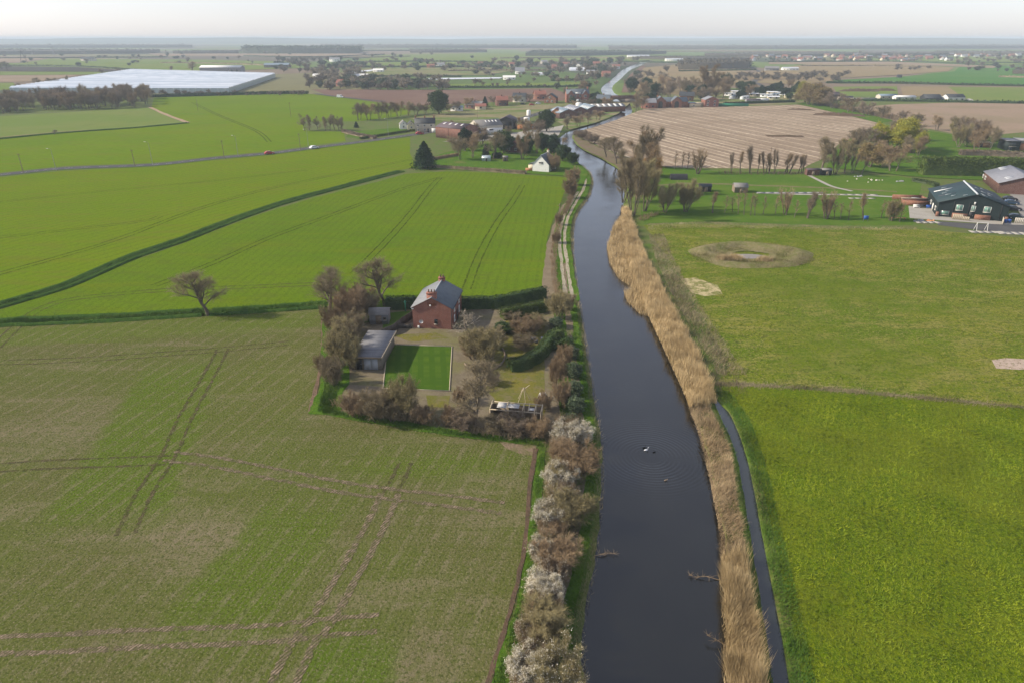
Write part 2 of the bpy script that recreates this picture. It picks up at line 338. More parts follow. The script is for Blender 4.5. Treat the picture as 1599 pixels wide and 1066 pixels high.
M_F8 = surf('clumpy_crop_field', (0.0847, 0.1333, 0.0042), [('r', r8, 1.5, .2, .9, .5, (0.1411, 0.1690, 0.0067), .6), ('n', .12, .4, .65, .6, (0.1317, 0.1642, 0.0067)), ('n', 1.8, .42, .62, .8, (0.0423, 0.0773, 0.0067)), ('n', 5, .5, .65, .5, (0.1599, 0.1835, 0.0185)), ('n', 3.5, .53, .62, .8, (0.0363, 0.0590, .004)), ('n', 9, .54, .64, .7, (0.2298, 0.2622, .02)), ('n', .06, .45, .6, .4, (0.1210, 0.1377, .012))], bump=(2.4, 1., .25))
M_LAWN = surf('mown_lawn', (.062, .125, .014), [('n', .05, .4, .65, .7, (.10, .15, .022)), ('n', .5, .5, .7, .4, (.14, .16, .04)), ('r', .02, 3., .2, .9, .35, (.09, .14, .02), .4), ('n', 3, .5, .7, .4, (.04, .09, .01))], bump=(3, .5, .05))
M_VERGE = surf('long_verge_grass', (.065, .135, .014), [('n', .3, .4, .65, .7, (.10, .16, .018)), ('n', 2, .45, .65, .6, (.035, .075, .010)), ('n', .1, .55, .7, .6, (.15, .14, .05))], bump=(2.5, 1., .2))
M_F6 = surf('ploughed_stripe_field', (.27, .205, .15), [('r', r6, 5.4, .35, .85, 1., (.62, .52, .385), 1.4), ('r', r6, 11.3, .1, .8, .9, (.135, .098, .072), 2.5), ('r', r6, 2.1, .35, .9, .7, (.54, .45, .33), .8), ('r', r6, 3.3, .5, .95, .7, (.15, .11, .08), 1.2), ('n', .02, .42, .62, .5, (.20, .15, .105), (1, 1, 1)), ('n', .35, .5, .7, .5, (.30, .25, .17), (.1, 1, 1), r6), ('n', 2, .5, .7, .4, (.15, .115, .08))], bump=(1.5, .8, .2))
M_F9 = surf('bare_tan_field', (.27, .20, .145), [('r', rot((1350, 165), (1599, 190)), 6, .3, .9, .4, (.21, .155, .11), 2.), ('n', .02, .42, .62, .6, (.20, .165, .10)), ('n', .4, .5, .7, .4, (.16, .12, .085))], bump=(1., .7, .2))
M_BROWN = surf('ploughed_brown_field', (.15, .095, .075), [('n', .02, .4, .65, .6, (.19, .13, .10)), ('r', .1, 6, .3, .9, .4, (.11, .075, .06), 2.), ('n', .3, .5, .7, .4, (.10, .07, .055))], bump=(1., .7, .2))
M_DARKSOIL = surf('dark_peat_field', (.06, .055, .05), [('n', .03, .4, .65, .5, (.08, .07, .055))])
M_PALE = surf('pale_pasture', (.125, .175, .04), [('n', .012, .4, .65, .6, (.17, .185, .06)), ('n', .1, .5, .7, .4, (.10, .14, .03))])
M_EMER = surf('emerald_field', (.055, .15, .03), [('n', .012, .4, .65, .6, (.09, .16, .035)), ('n', .1, .5, .7, .4, (.05, .11, .025))])
M_STUB = surf('stubble_field', (.24, .18, .105), [('n', .012, .4, .65, .6, (.19, .165, .085)), ('n', .1, .5, .7, .4, (.16, .13, .075))])
M_VEG = surf('overgrown_plot', (.22, .19, .11), [('n', .045, .44, .58, .9, (.085, .15, .03), (.4, 1.6, 1)), ('n', .3, .45, .65, .5, (.13, .13, .06)), ('n', 1.2, .5, .7, .5, (.28, .22, .15))], bump=(1.5, 1., .3))
M_ROAD = surf('asphalt_road', (.085, .085, .088), [('n', .2, .4, .7, .5, (.11, .108, .105)), ('n', 3, .5, .7, .4, (.06, .06, .06))])
M_CONC = surf('concrete_paving', (.34, .32, .285), [('n', .3, .4, .7, .5, (.25, .235, .20)), ('n', 3, .5, .7, .5, (.20, .19, .165))])
M_DIRT = surf('dirt_path', (.20, .16, .11), [('n', .4, .4, .65, .6, (.14, .11, .075)), ('n', 2, .5, .7, .5, (.10, .10, .045))], bump=(3, .7, .08))
M_TRACK = surf('stone_track', (.38, .33, .255), [('n', .5, .4, .65, .6, (.28, .235, .17)), ('n', 2.5, .5, .7, .5, (.2, .17, .12))], bump=(4, .7, .05))
M_DITCH = surf('ditch_bank', (.04, .085, .018), [('n', .5, .4, .65, .7, (.065, .115, .022)), ('n', 2.5, .5, .7, .6, (.02, .045, .012))], bump=(2.5, 1., .25))  # lush grass, with the shade of the hollow darkened into the green
M_GRAVEL = surf('garden_gravel', (.175, .145, .10), [('n', .12, .42, .62, .7, (.135, .135, .045)), ('n', .5, .45, .65, .6, (.115, .095, .065)), ('n', 3., .5, .7, .5, (.23, .19, .14))], bump=(5, .7, .06))
M_MOSS = surf('mossy_garden_grass', (.125, .125, .03), [('n', .18, .4, .6, .8, (.165, .145, .03)), ('n', .6, .45, .65, .7, (.17, .14, .085)), ('n', 2.5, .5, .68, .6, (.07, .09, .02))], bump=(3, .9, .12))
M_REDDISH = surf('scrubby_bank', (.16, .12, .085), [('n', .2, .4, .65, .7, (.12, .13, .05)), ('n', 1.2, .45, .65, .6, (.19, .14, .11))], bump=(1.5, 1., .3))
M_SPOIL = surf('spoil_heap', (.11, .075, .05), [('n', .3, .4, .65, .6, (.07, .05, .035))], bump=(1.2, 1., .4))

Z1 = .03
bl = lambda ys, off, z=0: [(float(at(eCL, y))-off, y) for y in ys]
sheet('seedling_field', [(-260, 500), (20, 505), (320, 493), (503, 484), (500, 560), (487, 643), (560, 655), (680, 674), (770, 686), (836, 700), (828, 752), (820, 839), (804, 926), (782, 998), (760, 1066), (735, 1180), (-700, 1180)], M_F1, Z1, 'patchy brown and green seedling field in the left foreground', .12)
sheet('wheat_field', [(-150, 510), (0, 484), (100, 453), (200, 410), (284, 381), (334, 361), (417, 331), (474, 314), (534, 298), (590, 284), (632, 272), (700, 268), (780, 271), (884, 277), (884, 292), (870, 330), (860, 352), (853, 380), (851, 462), (780, 478), (650, 482), (505, 478), (320, 487), (140, 497), (20, 498)], M_F2, Z1, 'striped green wheat field behind the brick house', .15)
sheet('wheat_field', [(-300, 560), (0, 470), (100, 441), (200, 399), (284, 371), (334, 351), (417, 321), (474, 304), (534, 289), (590, 274), (628, 265), (650, 262), (640, 240), (640, 215), (560, 224), (490, 234), (420, 243), (330, 251), (237, 261), (100, 267), (0, 277), (-300, 305)], M_F3, Z1, 'bright green wheat field between the road and the diagonal ditch', .15)
sheet('wheat_field', [(-300, 296), (0, 270), (100, 260), (237, 255), (330, 245), (420, 237), (490, 227), (540, 221), (536, 206), (480, 205), (470, 190), (560, 190), (610, 184), (640, 178), (640, 172), (600, 163), (540, 153), (480, 147), (420, 146), (240, 153), (236, 168), (262, 180), (291, 192), (240, 198), (100, 208), (0, 218), (-300, 238)], M_F4, Z1, 'wide green wheat field beyond the road', .2)
sheet('wheat_field', [(-300, 234), (0, 216), (100, 207), (240, 197), (286, 192), (258, 181), (232, 169), (100, 176), (0, 182), (-300, 200)], M_PALE, Z1, 'pale green field in front of the brown wood', .2)
sheet('meadow', [(1004, 352), (1100, 350), (1300, 357), (1430, 358), (1599, 372), (1900, 385), (2000, 665), (1599, 634), (1400, 615), (1200, 600), (1130, 596), (1118, 598), (1140, 570), (1110, 520), (1075, 450), (1040, 400), (1015, 365)], M_F7, Z1, 'rough tussocky meadow around the small pond', .2)
DRw = [(float(at(eDR, y))+1.4, y) for y in np.arange(-30, Yd_end, 4)]
sheet('crop_field', None, M_F8, Z1, 'clumpy yellow-green crop field in the right foreground', .1, world=[(260, -30)]+[G(2000, 668), G(1599, 637), G(1400, 618), G(1200, 603), G(1124, 602)]+DRw[::-1])
sheet('lawn', [(1012, 258), (1120, 268), (1270, 272), (1400, 275), (1440, 282), (1425, 352), (1300, 352), (1100, 346), (1006, 350), (1000, 330), (1004, 296)], M_LAWN, Z1, 'mown lawn with trees beside the sheds', .2)
sheet('ploughed_field', [(897, 208), (930, 198), (960, 188), (1000, 172), (1020, 168), (1140, 167), (1245, 164), (1300, 174), (1345, 184), (1375, 192), (1350, 206), (1310, 225), (1290, 245), (1250, 265), (1130, 263), (1040, 262), (990, 250), (950, 235), (920, 222)], M_F6, Z1, 'pale striped ploughed field beyond the canal bend', .3)
sheet('canal_bank', [(896, 212), (905, 216), (930, 228), (960, 240), (1000, 254), (1035, 264), (1010, 270), (985, 276), (974, 270), (960, 258), (940, 247), (920, 238), (905, 229), (897, 220)], M_REDDISH, Z1+.02, 'reddish scrubby far bank at the canal bend', .2)
sheet('bare_field', [(1330, 168), (1400, 163), (1599, 158), (1800, 158), (1850, 215), (1599, 207), (1520, 214), (1440, 200), (1385, 187)], M_F9, Z1, 'bare tan field behind the yellow willow', .3)
far = [('brown_field', [(486, 140), (700, 141), (860, 138), (884, 146), (880, 158), (770, 160), (640, 166), (560, 156), (510, 149)], M_BROWN, 'ploughed brown field behind the round evergreen'),
       ('overgrown_plot', [(640, 186), (700, 172), (760, 168), (880, 161), (900, 165), (870, 178), (800, 185), (760, 190), (700, 190)], M_VEG, 'overgrown plot of straw and weeds by the workshops'),
       ('tan_field', [(985, 134), (995, 118), (1005, 106), (1060, 101), (1140, 104), (1165, 112), (1180, 122), (1100, 150), (1010, 146), (988, 142)], M_STUB, 'tan stubble field right of the straight canal'),
       ('dark_strip', [(970, 145), (975, 128), (985, 115), (1000, 104), (1008, 104), (995, 116), (986, 130), (984, 145)], M_BROWN, 'dark ploughed strip along the straight canal'),
       ('stubble_field', [(1150, 120), (1190, 112), (1260, 101), (1400, 100), (1490, 106), (1480, 112), (1400, 118), (1300, 123), (1200, 128)], M_STUB, 'tan stubble field in front of the village'),
       ('stubble_strip', [(1200, 98), (1390, 97), (1560, 104), (1550, 107), (1400, 101), (1200, 101)], M_F9, 'pale strip of stubble below the village'),
       ('emerald_field', [(1300, 126), (1400, 121), (1490, 112), (1500, 103), (1700, 105), (1700, 136), (1599, 135), (1400, 131), (1310, 131)], M_EMER, 'emerald green field on the far right'),
       ('meadow_strip', [(1300, 136), (1400, 135), (1402, 150), (1310, 150)], M_PALE, 'small green paddock beside the stables'),
       ('rough_plot', [(1405, 135), (1500, 136), (1500, 150), (1410, 150)], M_STUB, 'tan rough plot behind the stables'),
       ('green_plot', [(1480, 136), (1700, 138), (1700, 164), (1520, 160), (1500, 150)], M_PALE, 'green plot behind the white bungalow'),
       ('green_strip', [(1200, 122), (1180, 130), (1230, 133), (1300, 128), (1300, 123)], M_STUB, 'tan plot left of the purple copse'),
       ('dark_peat_field', [(-200, 107), (0, 105), (30, 104), (120, 106), (230, 113), (120, 112.5), (0, 112), (-200, 113)], M_DARKSOIL, 'dark peat field behind the greenhouse'),
       ('pasture', [(-100, 100), (30, 99.5), (80, 92), (210, 93), (330, 94), (450, 97), (470, 107), (300, 113), (235, 112), (120, 105.5), (0, 104)], M_PALE, 'pale pasture behind the greenhouse'),
       ('pink_field', [(-200, 90), (85, 89.5), (30, 98), (-200, 100)], M_F9, 'pinkish bare field on the far left'),
       ('pasture', [(-200, 113.5), (0, 112.5), (175, 113), (165, 117), (0, 118), (-200, 120)], M_PALE, 'narrow pasture strip left of the greenhouse'),
       ('brown_strip', [(-200, 120.5), (0, 118.5), (130, 117.5), (60, 128), (-200, 133)], M_F9, 'brown strip left of the greenhouse'),
       ('pasture', [(-200, 134), (20, 129.5), (30, 140), (-200, 150)], M_PALE, 'green corner left of the greenhouse'),
       ('grey_field', [(230, 84), (560, 84.5), (580, 89), (420, 88), (250, 88)], M_F9, 'grey brown field in front of the long far wood'),
       ('pasture', [(560, 95), (600, 86), (760, 84), (940, 85), (1100, 91), (960, 97), (760, 97), (640, 104), (560, 104)], M_PALE, 'long pale pasture in the middle distance'),
       ('plot', [(560, 107), (760, 106), (810, 110), (760, 118), (560, 119)], M_VEG, 'patchwork of small vegetable plots'),
       ('green_strip', [(700, 132), (850, 130), (912, 128.5), (912, 134), (830, 137), (700, 138)], M_PALE, 'green strip behind the pub'),
       ('pasture', [(1290, 94), (1500, 89), (1600, 91), (1700, 98), (1560, 102), (1420, 97)], M_PALE, 'pale pasture around the far white house'),
       ('paddock', [(548, 206), (620, 200), (640, 204), (628, 209), (560, 217), (540, 214)], M_LAWN, 'small paddock beside the white semi-detached house'),
       ('yard', [(690, 222), (745, 214), (800, 208), (860, 200), (880, 196), (872, 212), (850, 219), (790, 216), (745, 222)], M_CONC, 'concrete yard between the workshops'),
       ('garden_lawn', [(700, 252), (790, 256), (822, 262), (822, 270), (700, 263), (680, 257)], M_LAWN, 'back garden lawn beside the white cottage'),
       ('rough_grass', [(640, 263), (690, 240), (760, 225), (870, 222), (905, 258), (918, 272), (905, 300), (885, 300), (884, 276), (780, 269)], M_VERGE, 'rough garden ground behind the white cottage'),
       ('willow_ground', [(1290, 262), (1300, 240), (1340, 212), (1380, 195), (1520, 216), (1700, 215), (1700, 290), (1440, 278), (1400, 274)], M_VERGE, 'green ground under the bare trees on the right'),
       ('field_margin', [(1245, 163), (1262, 160), (1345, 178), (1395, 189), (1375, 194), (1345, 186), (1300, 176)], M_VERGE, 'grass margin between the ploughed fields'),
       ('settlement_ground', [(990, 168), (1000, 140), (1100, 138), (1180, 142), (1250, 150), (1258, 160), (1240, 163), (1140, 166), (1020, 167)], M_VEG, 'ground of the caravan park and red brick barns'),
       ('canal_side_ground', [(900, 160), (985, 160), (965, 178), (930, 192), (890, 203), (870, 190), (880, 178)], M_VEG, 'boatyard ground along the canal')]
for i, (nm, px, m, lb) in enumerate(far):
    sheet(nm, px, m, .05+.03*(i % 7)+(.3 if px[0][1] < 125 else 0), lb, .0)

# ---- the diagonal ditch (a real sunken cut is read as a low hollow between raised lips)
def ditch(px, width, depth, label, lip=.25, n=6):
    w = np.array([G(*p) for p in smooth(px, n)]); d = np.gradient(w, axis=0); d /= np.linalg.norm(d, axis=1)[:, None]; nn = np.stack([-d[:, 1], d[:, 0]], 1)
    prof = [(-.62, .035), (-.5, lip), (-.40, lip*.9), (-.16, -depth), (.08, -depth), (.36, lip*.8), (.5, lip), (.62, .035)]
    rg = np.random.default_rng(3); V = []; N = len(w)
    for a, z in prof: V += [(p[0], p[1], max(.034, zz)) for p, zz in zip(w+nn*(a*width+rg.uniform(-.12, .12, N))[:, None], z+rg.uniform(-.06, .1, N))]
    k = len(prof); F = [(j*N+i, j*N+i+1, (j+1)*N+i+1, (j+1)*N+i) for j in range(k-1) for i in range(N-1)]
    V = [(x, y, z) for x, y, z in V]
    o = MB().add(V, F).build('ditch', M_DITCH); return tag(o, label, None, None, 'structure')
DG = [(-120, 512), (0, 477), (100, 447), (200, 404), (284, 375), (334, 355), (417, 325), (474, 308), (534, 292), (590, 277), (625, 268)]
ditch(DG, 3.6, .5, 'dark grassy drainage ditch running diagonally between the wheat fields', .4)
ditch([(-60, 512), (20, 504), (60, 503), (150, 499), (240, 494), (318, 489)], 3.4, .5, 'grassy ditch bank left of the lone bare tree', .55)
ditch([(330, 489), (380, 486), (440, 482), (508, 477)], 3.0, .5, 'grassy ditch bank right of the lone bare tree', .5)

def ragged(m, lo, hi):
    """worn mark: patches of the field show through"""
    t = m.node_tree; b = t.nodes['Principled BSDF']
    a = _math(t, 'MULTIPLY', _ramp(t, _noise(t, _coord(t), 1.1, 6, .7), lo, hi, .1, 1), _ramp(t, _noise(t, _coord(t), 5., 4), .32, .52, .3, 1))
    t.links.new(a, b.inputs['Alpha']); return m
def tread_mat(name, c1, c2, step):
    m, t, b = _new(name, .95, .1)
    n = _ramp(t, _noise(t, _coord(t), 2.5, 5), .4, .65); v = _coord(t, .6); wv = t.nodes.new('ShaderNodeTexWave')
    t.links.new(v, wv.inputs['Vector']); wv.inputs['Scale'].default_value = step; wv.inputs['Distortion'].default_value = 1.5; wv.inputs['Detail'].default_value = 1
    c = _mix(t, wv.outputs['Fac'], c1, c2); c = _mix(t, n, c, tuple(.5*(a+b_) for a, b_ in zip(c2, (.10, .10, .04))))
    t.links.new(c, b.inputs['Base Color'])
    bp = t.nodes.new('ShaderNodeBump'); bp.inputs['Strength'].default_value = .8; bp.inputs['Distance'].default_value = .06
    t.links.new(wv.outputs['Fac'], bp.inputs['Height']); t.links.new(bp.outputs[0], b.inputs['Normal'])
    return ragged(m, .36, .60)
M_TREAD = tread_mat('tyre_tread_soil', (.265, .205, .145), (.16, .12, .08), 1.1)
M_TREADF = surf('faint_wheel_mark', (.12, .095, .055), [('n', 1.2, .4, .6, .7, (.055, .06, .02)), ('n', 4, .5, .7, .5, (.05, .06, .02))], bump=(3, .8, .1)); ragged(M_TREADF, .38, .62)
M_TRAM = surf('wheat_tramline', (.05, .068, .010), [('n', .25, .4, .62, .6, (.075, .105, .008)), ('n', 2., .5, .7, .5, (.10, .09, .03))]); ragged(M_TRAM, .36, .6)
def track(px, gauge, width, m, label, z=.05, n=14, jit=.10):
    """a pair of wheel marks along one line of travel"""
    w = np.array([G(*p) for p in smooth(px, n)]); d = np.gradient(w, axis=0); d /= np.linalg.norm(d, axis=1)[:, None]+1e-9; nn = np.stack([-d[:, 1], d[:, 0]], 1)
    mb = MB(); rg = np.random.default_rng(int(abs(px[0][0])*7+px[0][1])); N = len(w)
    for s in (-1, 1):
        c = w+nn*s*gauge/2; a = c+nn*(width/2+rg.uniform(-jit, jit, N))[:, None]; b = c-nn*(width/2+rg.uniform(-jit, jit, N))[:, None]
        zz = z+.004*(s > 0)
        mb.add([(p[0], p[1], zz) for p in a]+[(p[0], p[1], zz) for p in b], [(i, N+i, N+i+1, i+1) for i in range(N-1)])
    tag(mb.build('wheel_track', m), label, None, None, 'structure')
track([(430, 1090), (470, 1010), (500, 970), (530, 920), (570, 850), (600, 790), (608, 770)], 2.1, .75, M_TREAD, 'pale tractor tracks leaving the bottom of the picture', .062)
track([(-60, 1010), (100, 1003), (250, 995), (400, 990), (500, 980), (590, 972)], 2.0, .6, M_TREAD, 'tyre tracks across the lower left corner', .05)
track([(262, 712), (340, 722), (430, 740), (520, 758), (600, 770), (700, 782), (785, 793)], 2.0, .6, M_TREAD, 'tyre tracks crossing towards the blossoming hedge', .072)
track([(-40, 733), (60, 726), (160, 722), (262, 718)], 2.0, .42, M_TREADF, 'faint tyre tracks at the left edge', .05)
track([(195, 835), (225, 770), (262, 712), (290, 650), (318, 600), (340, 560), (347, 545)], 1.9, .5, M_TREADF, 'dark wheel marks running up the left field', .058)
track([(0, 566), (120, 562), (240, 554), (345, 546), (450, 536)], 1.8, .3, M_TREADF, 'thin wheel marks across the top of the seedling field', .064)
track([(608, 770), (622, 745), (632, 722)], 1.6, .5, M_TREADF, 'short dark wheel marks above the track junction', .066)
track([(-30, 565), (20, 515), (60, 484), (110, 468), (200, 458), (290, 452), (400, 448), (520, 443)], 1.9, .45, M_TREADF, 'wheel marks passing through the gap in the hedge bank', .05)
track([(240, 447), (330, 412), (420, 372), (520, 335), (620, 298), (690, 277)], 1.9, .5, M_TRAM, 'tramline parallel to the diagonal ditch', .054)
track([(552, 428), (600, 380), (640, 335), (668, 298), (686, 278)], 1.9, .42, M_TRAM, 'tramline rising behind the bare trees', .058)
track([(728, 452), (748, 400), (775, 350), (800, 315), (815, 290)], 1.9, .42, M_TRAM, 'tramline rising behind the brick house', .05)
track([(-40, 438), (70, 408), (180, 375), (300, 330), (400, 300), (520, 274), (640, 250)], 2.0, .5, M_TRAM, 'tramline above the diagonal ditch', .05)
track([(-20, 373), (100, 360), (220, 346), (250, 338)], 2.0, .4, M_TRAM, 'short tramline on the far left', .056)
track([(-20, 318), (150, 300), (330, 283), (480, 266)], 2.0, .4, M_TRAM, 'tramline below the road', .056)
track([(300, 160), (340, 180), (400, 205), (420, 222)], 2.0, .7, M_TRAM, 'tramline in the field beyond the road', .056)
ribbon('soil_margin', [(836, 700), (828, 752), (820, 839), (804, 926), (782, 998), (762, 1066), (740, 1140)], [.7, .5, .45, .45, .5], surf('soil_edge', (.12, .08, .055), [('n', .8, .4, .65, .7, (.07, .055, .04))], bump=(4, 1., .15)), .06, 'bare soil margin beside the green verge', .1)
ribbon('soil_margin', [(503, 500), (502, 560), (492, 610), (484, 645)], [.5, .6, .9], surf('soil_edge', (.19, .13, .09), [('n', .8, .4, .65, .7, (.10, .075, .05))], bump=(4, 1., .15)), .06, 'bare soil margin left of the garden', .1)
sheet('bare_soil_patch', [(770, 683), (838, 690), (838, 712), (815, 710), (790, 700)], surf('soil_patch', (.20, .15, .105), [('n', .8, .4, .6, .8, (.12, .12, .045)), ('n', 3, .5, .7, .5, (.10, .075, .05))], bump=(3, 1, .15)), .052, 'bare soil corner below the garden', .3, step=1.5)
ribbon('grass_verge', [(847, 694), (839, 760), (832, 850), (814, 950), (792, 1020), (772, 1100)], [1.0, 1.2, 1.3, 1.4], M_VERGE, .07, 'bright green verge along the blossoming hedge', .15)
ribbon('grass_verge', [(492, 642), (560, 652), (680, 672), (770, 684), (848, 692)], [1.6, 1.6, 1.4], M_VERGE, .075, 'bright green verge below the garden', .25)
ribbon('grass_verge', [(522, 596), (512, 625), (506, 646)], [4, 4.4], M_VERGE, .08, 'green bank at the left corner of the garden', .3)

# ---- towpath and farm track on the left of the canal
BANK = np.arange(20, 332, 2.0)
def bank_strip(name, y0, y1, o0, o1, m, z, label, jit=.1):
    ys = np.arange(y0, y1, 1.5); rg = np.random.default_rng(int(y0*3+o0*10)); x = at(eCL, ys)
    k = np.ones(7)/7; ks = np.clip(np.sqrt(1+np.gradient(x, ys)**2), 1, 3)
    a = x-o0*ks+rg.uniform(-jit, jit, len(ys)); b = x-o1*ks+rg.uniform(-jit, jit, len(ys)); N = len(ys)
    return tag(MB().add([(p, q, z) for p, q in zip(b, ys)]+[(p, q, z) for p, q in zip(a, ys)], [(i, N+i, N+i+1, i+1) for i in range(N-1)]).build(name, m), label, None, None, 'structure')
bank_strip('canal_verge', 15, 310, 1.0, 5.5, M_VERGE, .04, 'green towpath verge along the left canal bank', .15)
bank_strip('towpath', 15, 160, 2.2, 3.4, M_DIRT, .06, 'trodden dirt towpath under the hedge', .2)
TW = [(888, 470), (884, 440), (879, 400), (877, 370), (881, 345), (890, 325), (900, 308), (908, 294), (911, 283), (907, 272), (899, 263), (890, 258)]
tw = np.array([G(*p) for p in smooth(TW, 6)])
d = np.gradient(tw, axis=0); d /= np.linalg.norm(d, axis=1)[:, None]; nn = np.stack([-d[:, 1], d[:, 0]], 1)
ribbon('track_bed', None, 4.4, M_VERGE, .05, 'grass centre of the canal side track', .2, world=tw)
for s, lb in ((.62, 'left wheel strip of the pale canal side track'), (-.72, 'right wheel strip of the pale canal side track')):
    ribbon('stone_track', None, [.75, .85, .95, .95], M_TRACK, .066, lb, .14, world=tw+nn*s)
ribbon('hedge_bottom', [(862, 478), (860, 430), (862, 395), (868, 365), (878, 338), (888, 318)], [4, 3.5, 3.2, 3], M_DIRT, .045, 'rough brown strip between wheat field and track', .3)

# ---- the road with its edge lines
RD = [(-300, 303), (0, 273.5), (100, 263.5), (237, 258), (330, 248), (420, 240), (490, 231), (560, 222.5), (640, 211.5), (700, 203), (760, 197), (800, 190), (860, 172), (905, 164), (950, 160), (1000, 158)]
ribbon('road', RD, 6.4, M_ROAD, .09, 'grey two lane road running left to right', .05)
ribbon('road_verge', [(x, y+1.6) for x, y in RD[:9]], 2.6, M_VERGE, .06, 'green verge on the near side of the road', .3)
M_LINE = paint((.62, .62, .6), .7)
rw = np.array([G(*p) for p in smooth(RD, 5)]); mb = MB()
dd_ = np.gradient(rw, axis=0); dd_ /= np.linalg.norm(dd_, axis=1)[:, None]; rn = np.stack([-dd_[:, 1], dd_[:, 0]], 1)
acc = 0
for i in range(len(rw)-1):
    L = np.linalg.norm(rw[i+1]-rw[i]); q = int(max(1, L/9))
    for j in range(q):
        p = rw[i]+(rw[i+1]-rw[i])*j/q; e = p+dd_[i]*min(4, L/q*.5)
        mb.add([(*(p+rn[i]*.07), .098), (*(e+rn[i]*.07), .098), (*(e-rn[i]*.07), .098), (*(p-rn[i]*.07), .098)], [(3, 2, 1, 0)])
tag(mb.build('road_marking', M_LINE), 'dashed white centre line of the road', None, None, 'structure')
ribbon('lane', [(492, 147), (520, 151), (560, 155.5), (600, 159)], 5, M_ROAD, .3, 'far lane along the brown field')
ribbon('lane', [(1190, 135), (1178, 128), (1186, 120), (1184, 112), (1172, 106)], 6, M_ROAD, .35, 'far lane winding past the purple copse')
ribbon('boundary_strip', [(234, 168), (258, 179), (293, 192)], 3.0, surf('tan_strip', (.34, .25, .17), [('n', .3, .4, .6, .5, (.24, .19, .11))]), .10, 'pale tan strip at the corner of the green field', .3)
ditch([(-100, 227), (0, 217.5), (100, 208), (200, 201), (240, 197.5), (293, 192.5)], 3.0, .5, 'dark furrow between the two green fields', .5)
ribbon('reed_strip', [(-100, 224), (0, 215), (100, 206), (200, 200)], 2.2, M_STUB, .11, 'tan grass strip beside the dark furrow', .4)

# ---- right-hand grounds
ribbon('garden_path', [(1262, 274), (1280, 283), (1300, 292), (1330, 299)], 1.6, M_CONC, .055, 'pale curving garden path by the brick shed')
ribbon('lawn_track', [(1010, 292), (1080, 287), (1180, 290), (1290, 294), (1400, 300)], 2.4, surf('trodden', (.16, .14, .075), [('n', .4, .4, .65, .7, (.10, .13, .03))]), .05, 'trodden strip across the lawn', .4)
ribbon('concrete_path', [(1180, 302), (1250, 304), (1330, 305), (1420, 309), (1462, 311)], 1.9, M_CONC, .055, 'concrete path across the lawn to the brick walls', .15)
sheet('patio', [(1418, 322), (1462, 327), (1468, 336), (1598, 350), (1598, 354), (1420, 341)], M_CONC, .055, 'pale paved patio in front of the green-roofed hall')
sheet('driveway', [(1462, 346), (1530, 350), (1600, 352), (1750, 352), (1750, 366), (1600, 364), (1530, 360), (1464, 352)], M_ROAD, .058, 'asphalt drive in front of the hall')
sheet('car_park', [(1572, 296), (1600, 292), (1760, 300), (1760, 352), (1600, 352), (1590, 330)], surf('car_park', (.25, .235, .22), [('n', .3, .4, .65, .5, (.19, .18, .17))]), .05, 'grey car park beside the hall')
sheet('rubble_patch', [(1548, 562), (1570, 559), (1620, 562), (1640, 574), (1590, 577), (1555, 575)], surf('pale_rubble', (.42, .33, .27), [('n', 1.2, .4, .65, .6, (.28, .22, .16))], bump=(3, 1, .15)), .05, 'pale rubble patch at the right edge of the meadow', .4)
sheet('straw_patch', [(1062, 436), (1085, 434), (1120, 446), (1128, 460), (1100, 463), (1080, 458)], surf('flattened_straw', (.42, .35, .20), [('n', .6, .42, .58, .9, (.16, .17, .05)), ('n', 3, .5, .7, .4, (.3, .25, .14))], bump=(3, 1, .15)), .05, 'flattened straw patch beside the reeds', .5)
# ---- small pond hollow: a ring bank round a puddle
pc = G(1172, 399); rgp = np.random.default_rng(5); NR, NT = 9, 48; V = []
for i in range(NR):
    f = .30+.72*i/(NR-1)
    hz = .10+0.8*math.exp(-((f-.78)/.15)**2) if f < 1.0 else .0
    for j in range(NT):
        a = 2*math.pi*j/NT; wv = 1+.06*math.sin(3*a+1)+.05*math.sin(5*a)
        V.append((pc[0]+14.8*f*wv*math.cos(a), pc[1]+10.4*f*wv*math.sin(a), (.04 if i == NR-1 else hz*(1+.45*math.sin(a))+rgp.uniform(-.06, .06)+.06)))
F = [(i*NT+j, (i+1)*NT+j, (i+1)*NT+(j+1) % NT, i*NT+(j+1) % NT) for i in range(NR-1) for j in range(NT)]
tag(MB().add(V, F).build('pond_bank', surf('dead_grass_bank', (.20, .175, .085), [('n', .25, .4, .62, .7, (.11, .135, .03)), ('n', 1.6, .45, .65, .6, (.24, .20, .125))], bump=(2.5, 1., .3)), smooth=True), 'low ring of dead grass round the small pond', None, None, 'structure')
sheet('pond_mud', None, surf('wet_mud', (.21, .18, .15), [('n', .8, .4, .6, .6, (.22, .18, .15))], .35, .4), .12, 'pale wet mud in the bottom of the meadow pond', 0, world=[(pc[0]-1+4.2*math.cos(a), pc[1]-1.2+2.0*math.sin(a)) for a in np.arange(0, 6.28, .3)], step=50)
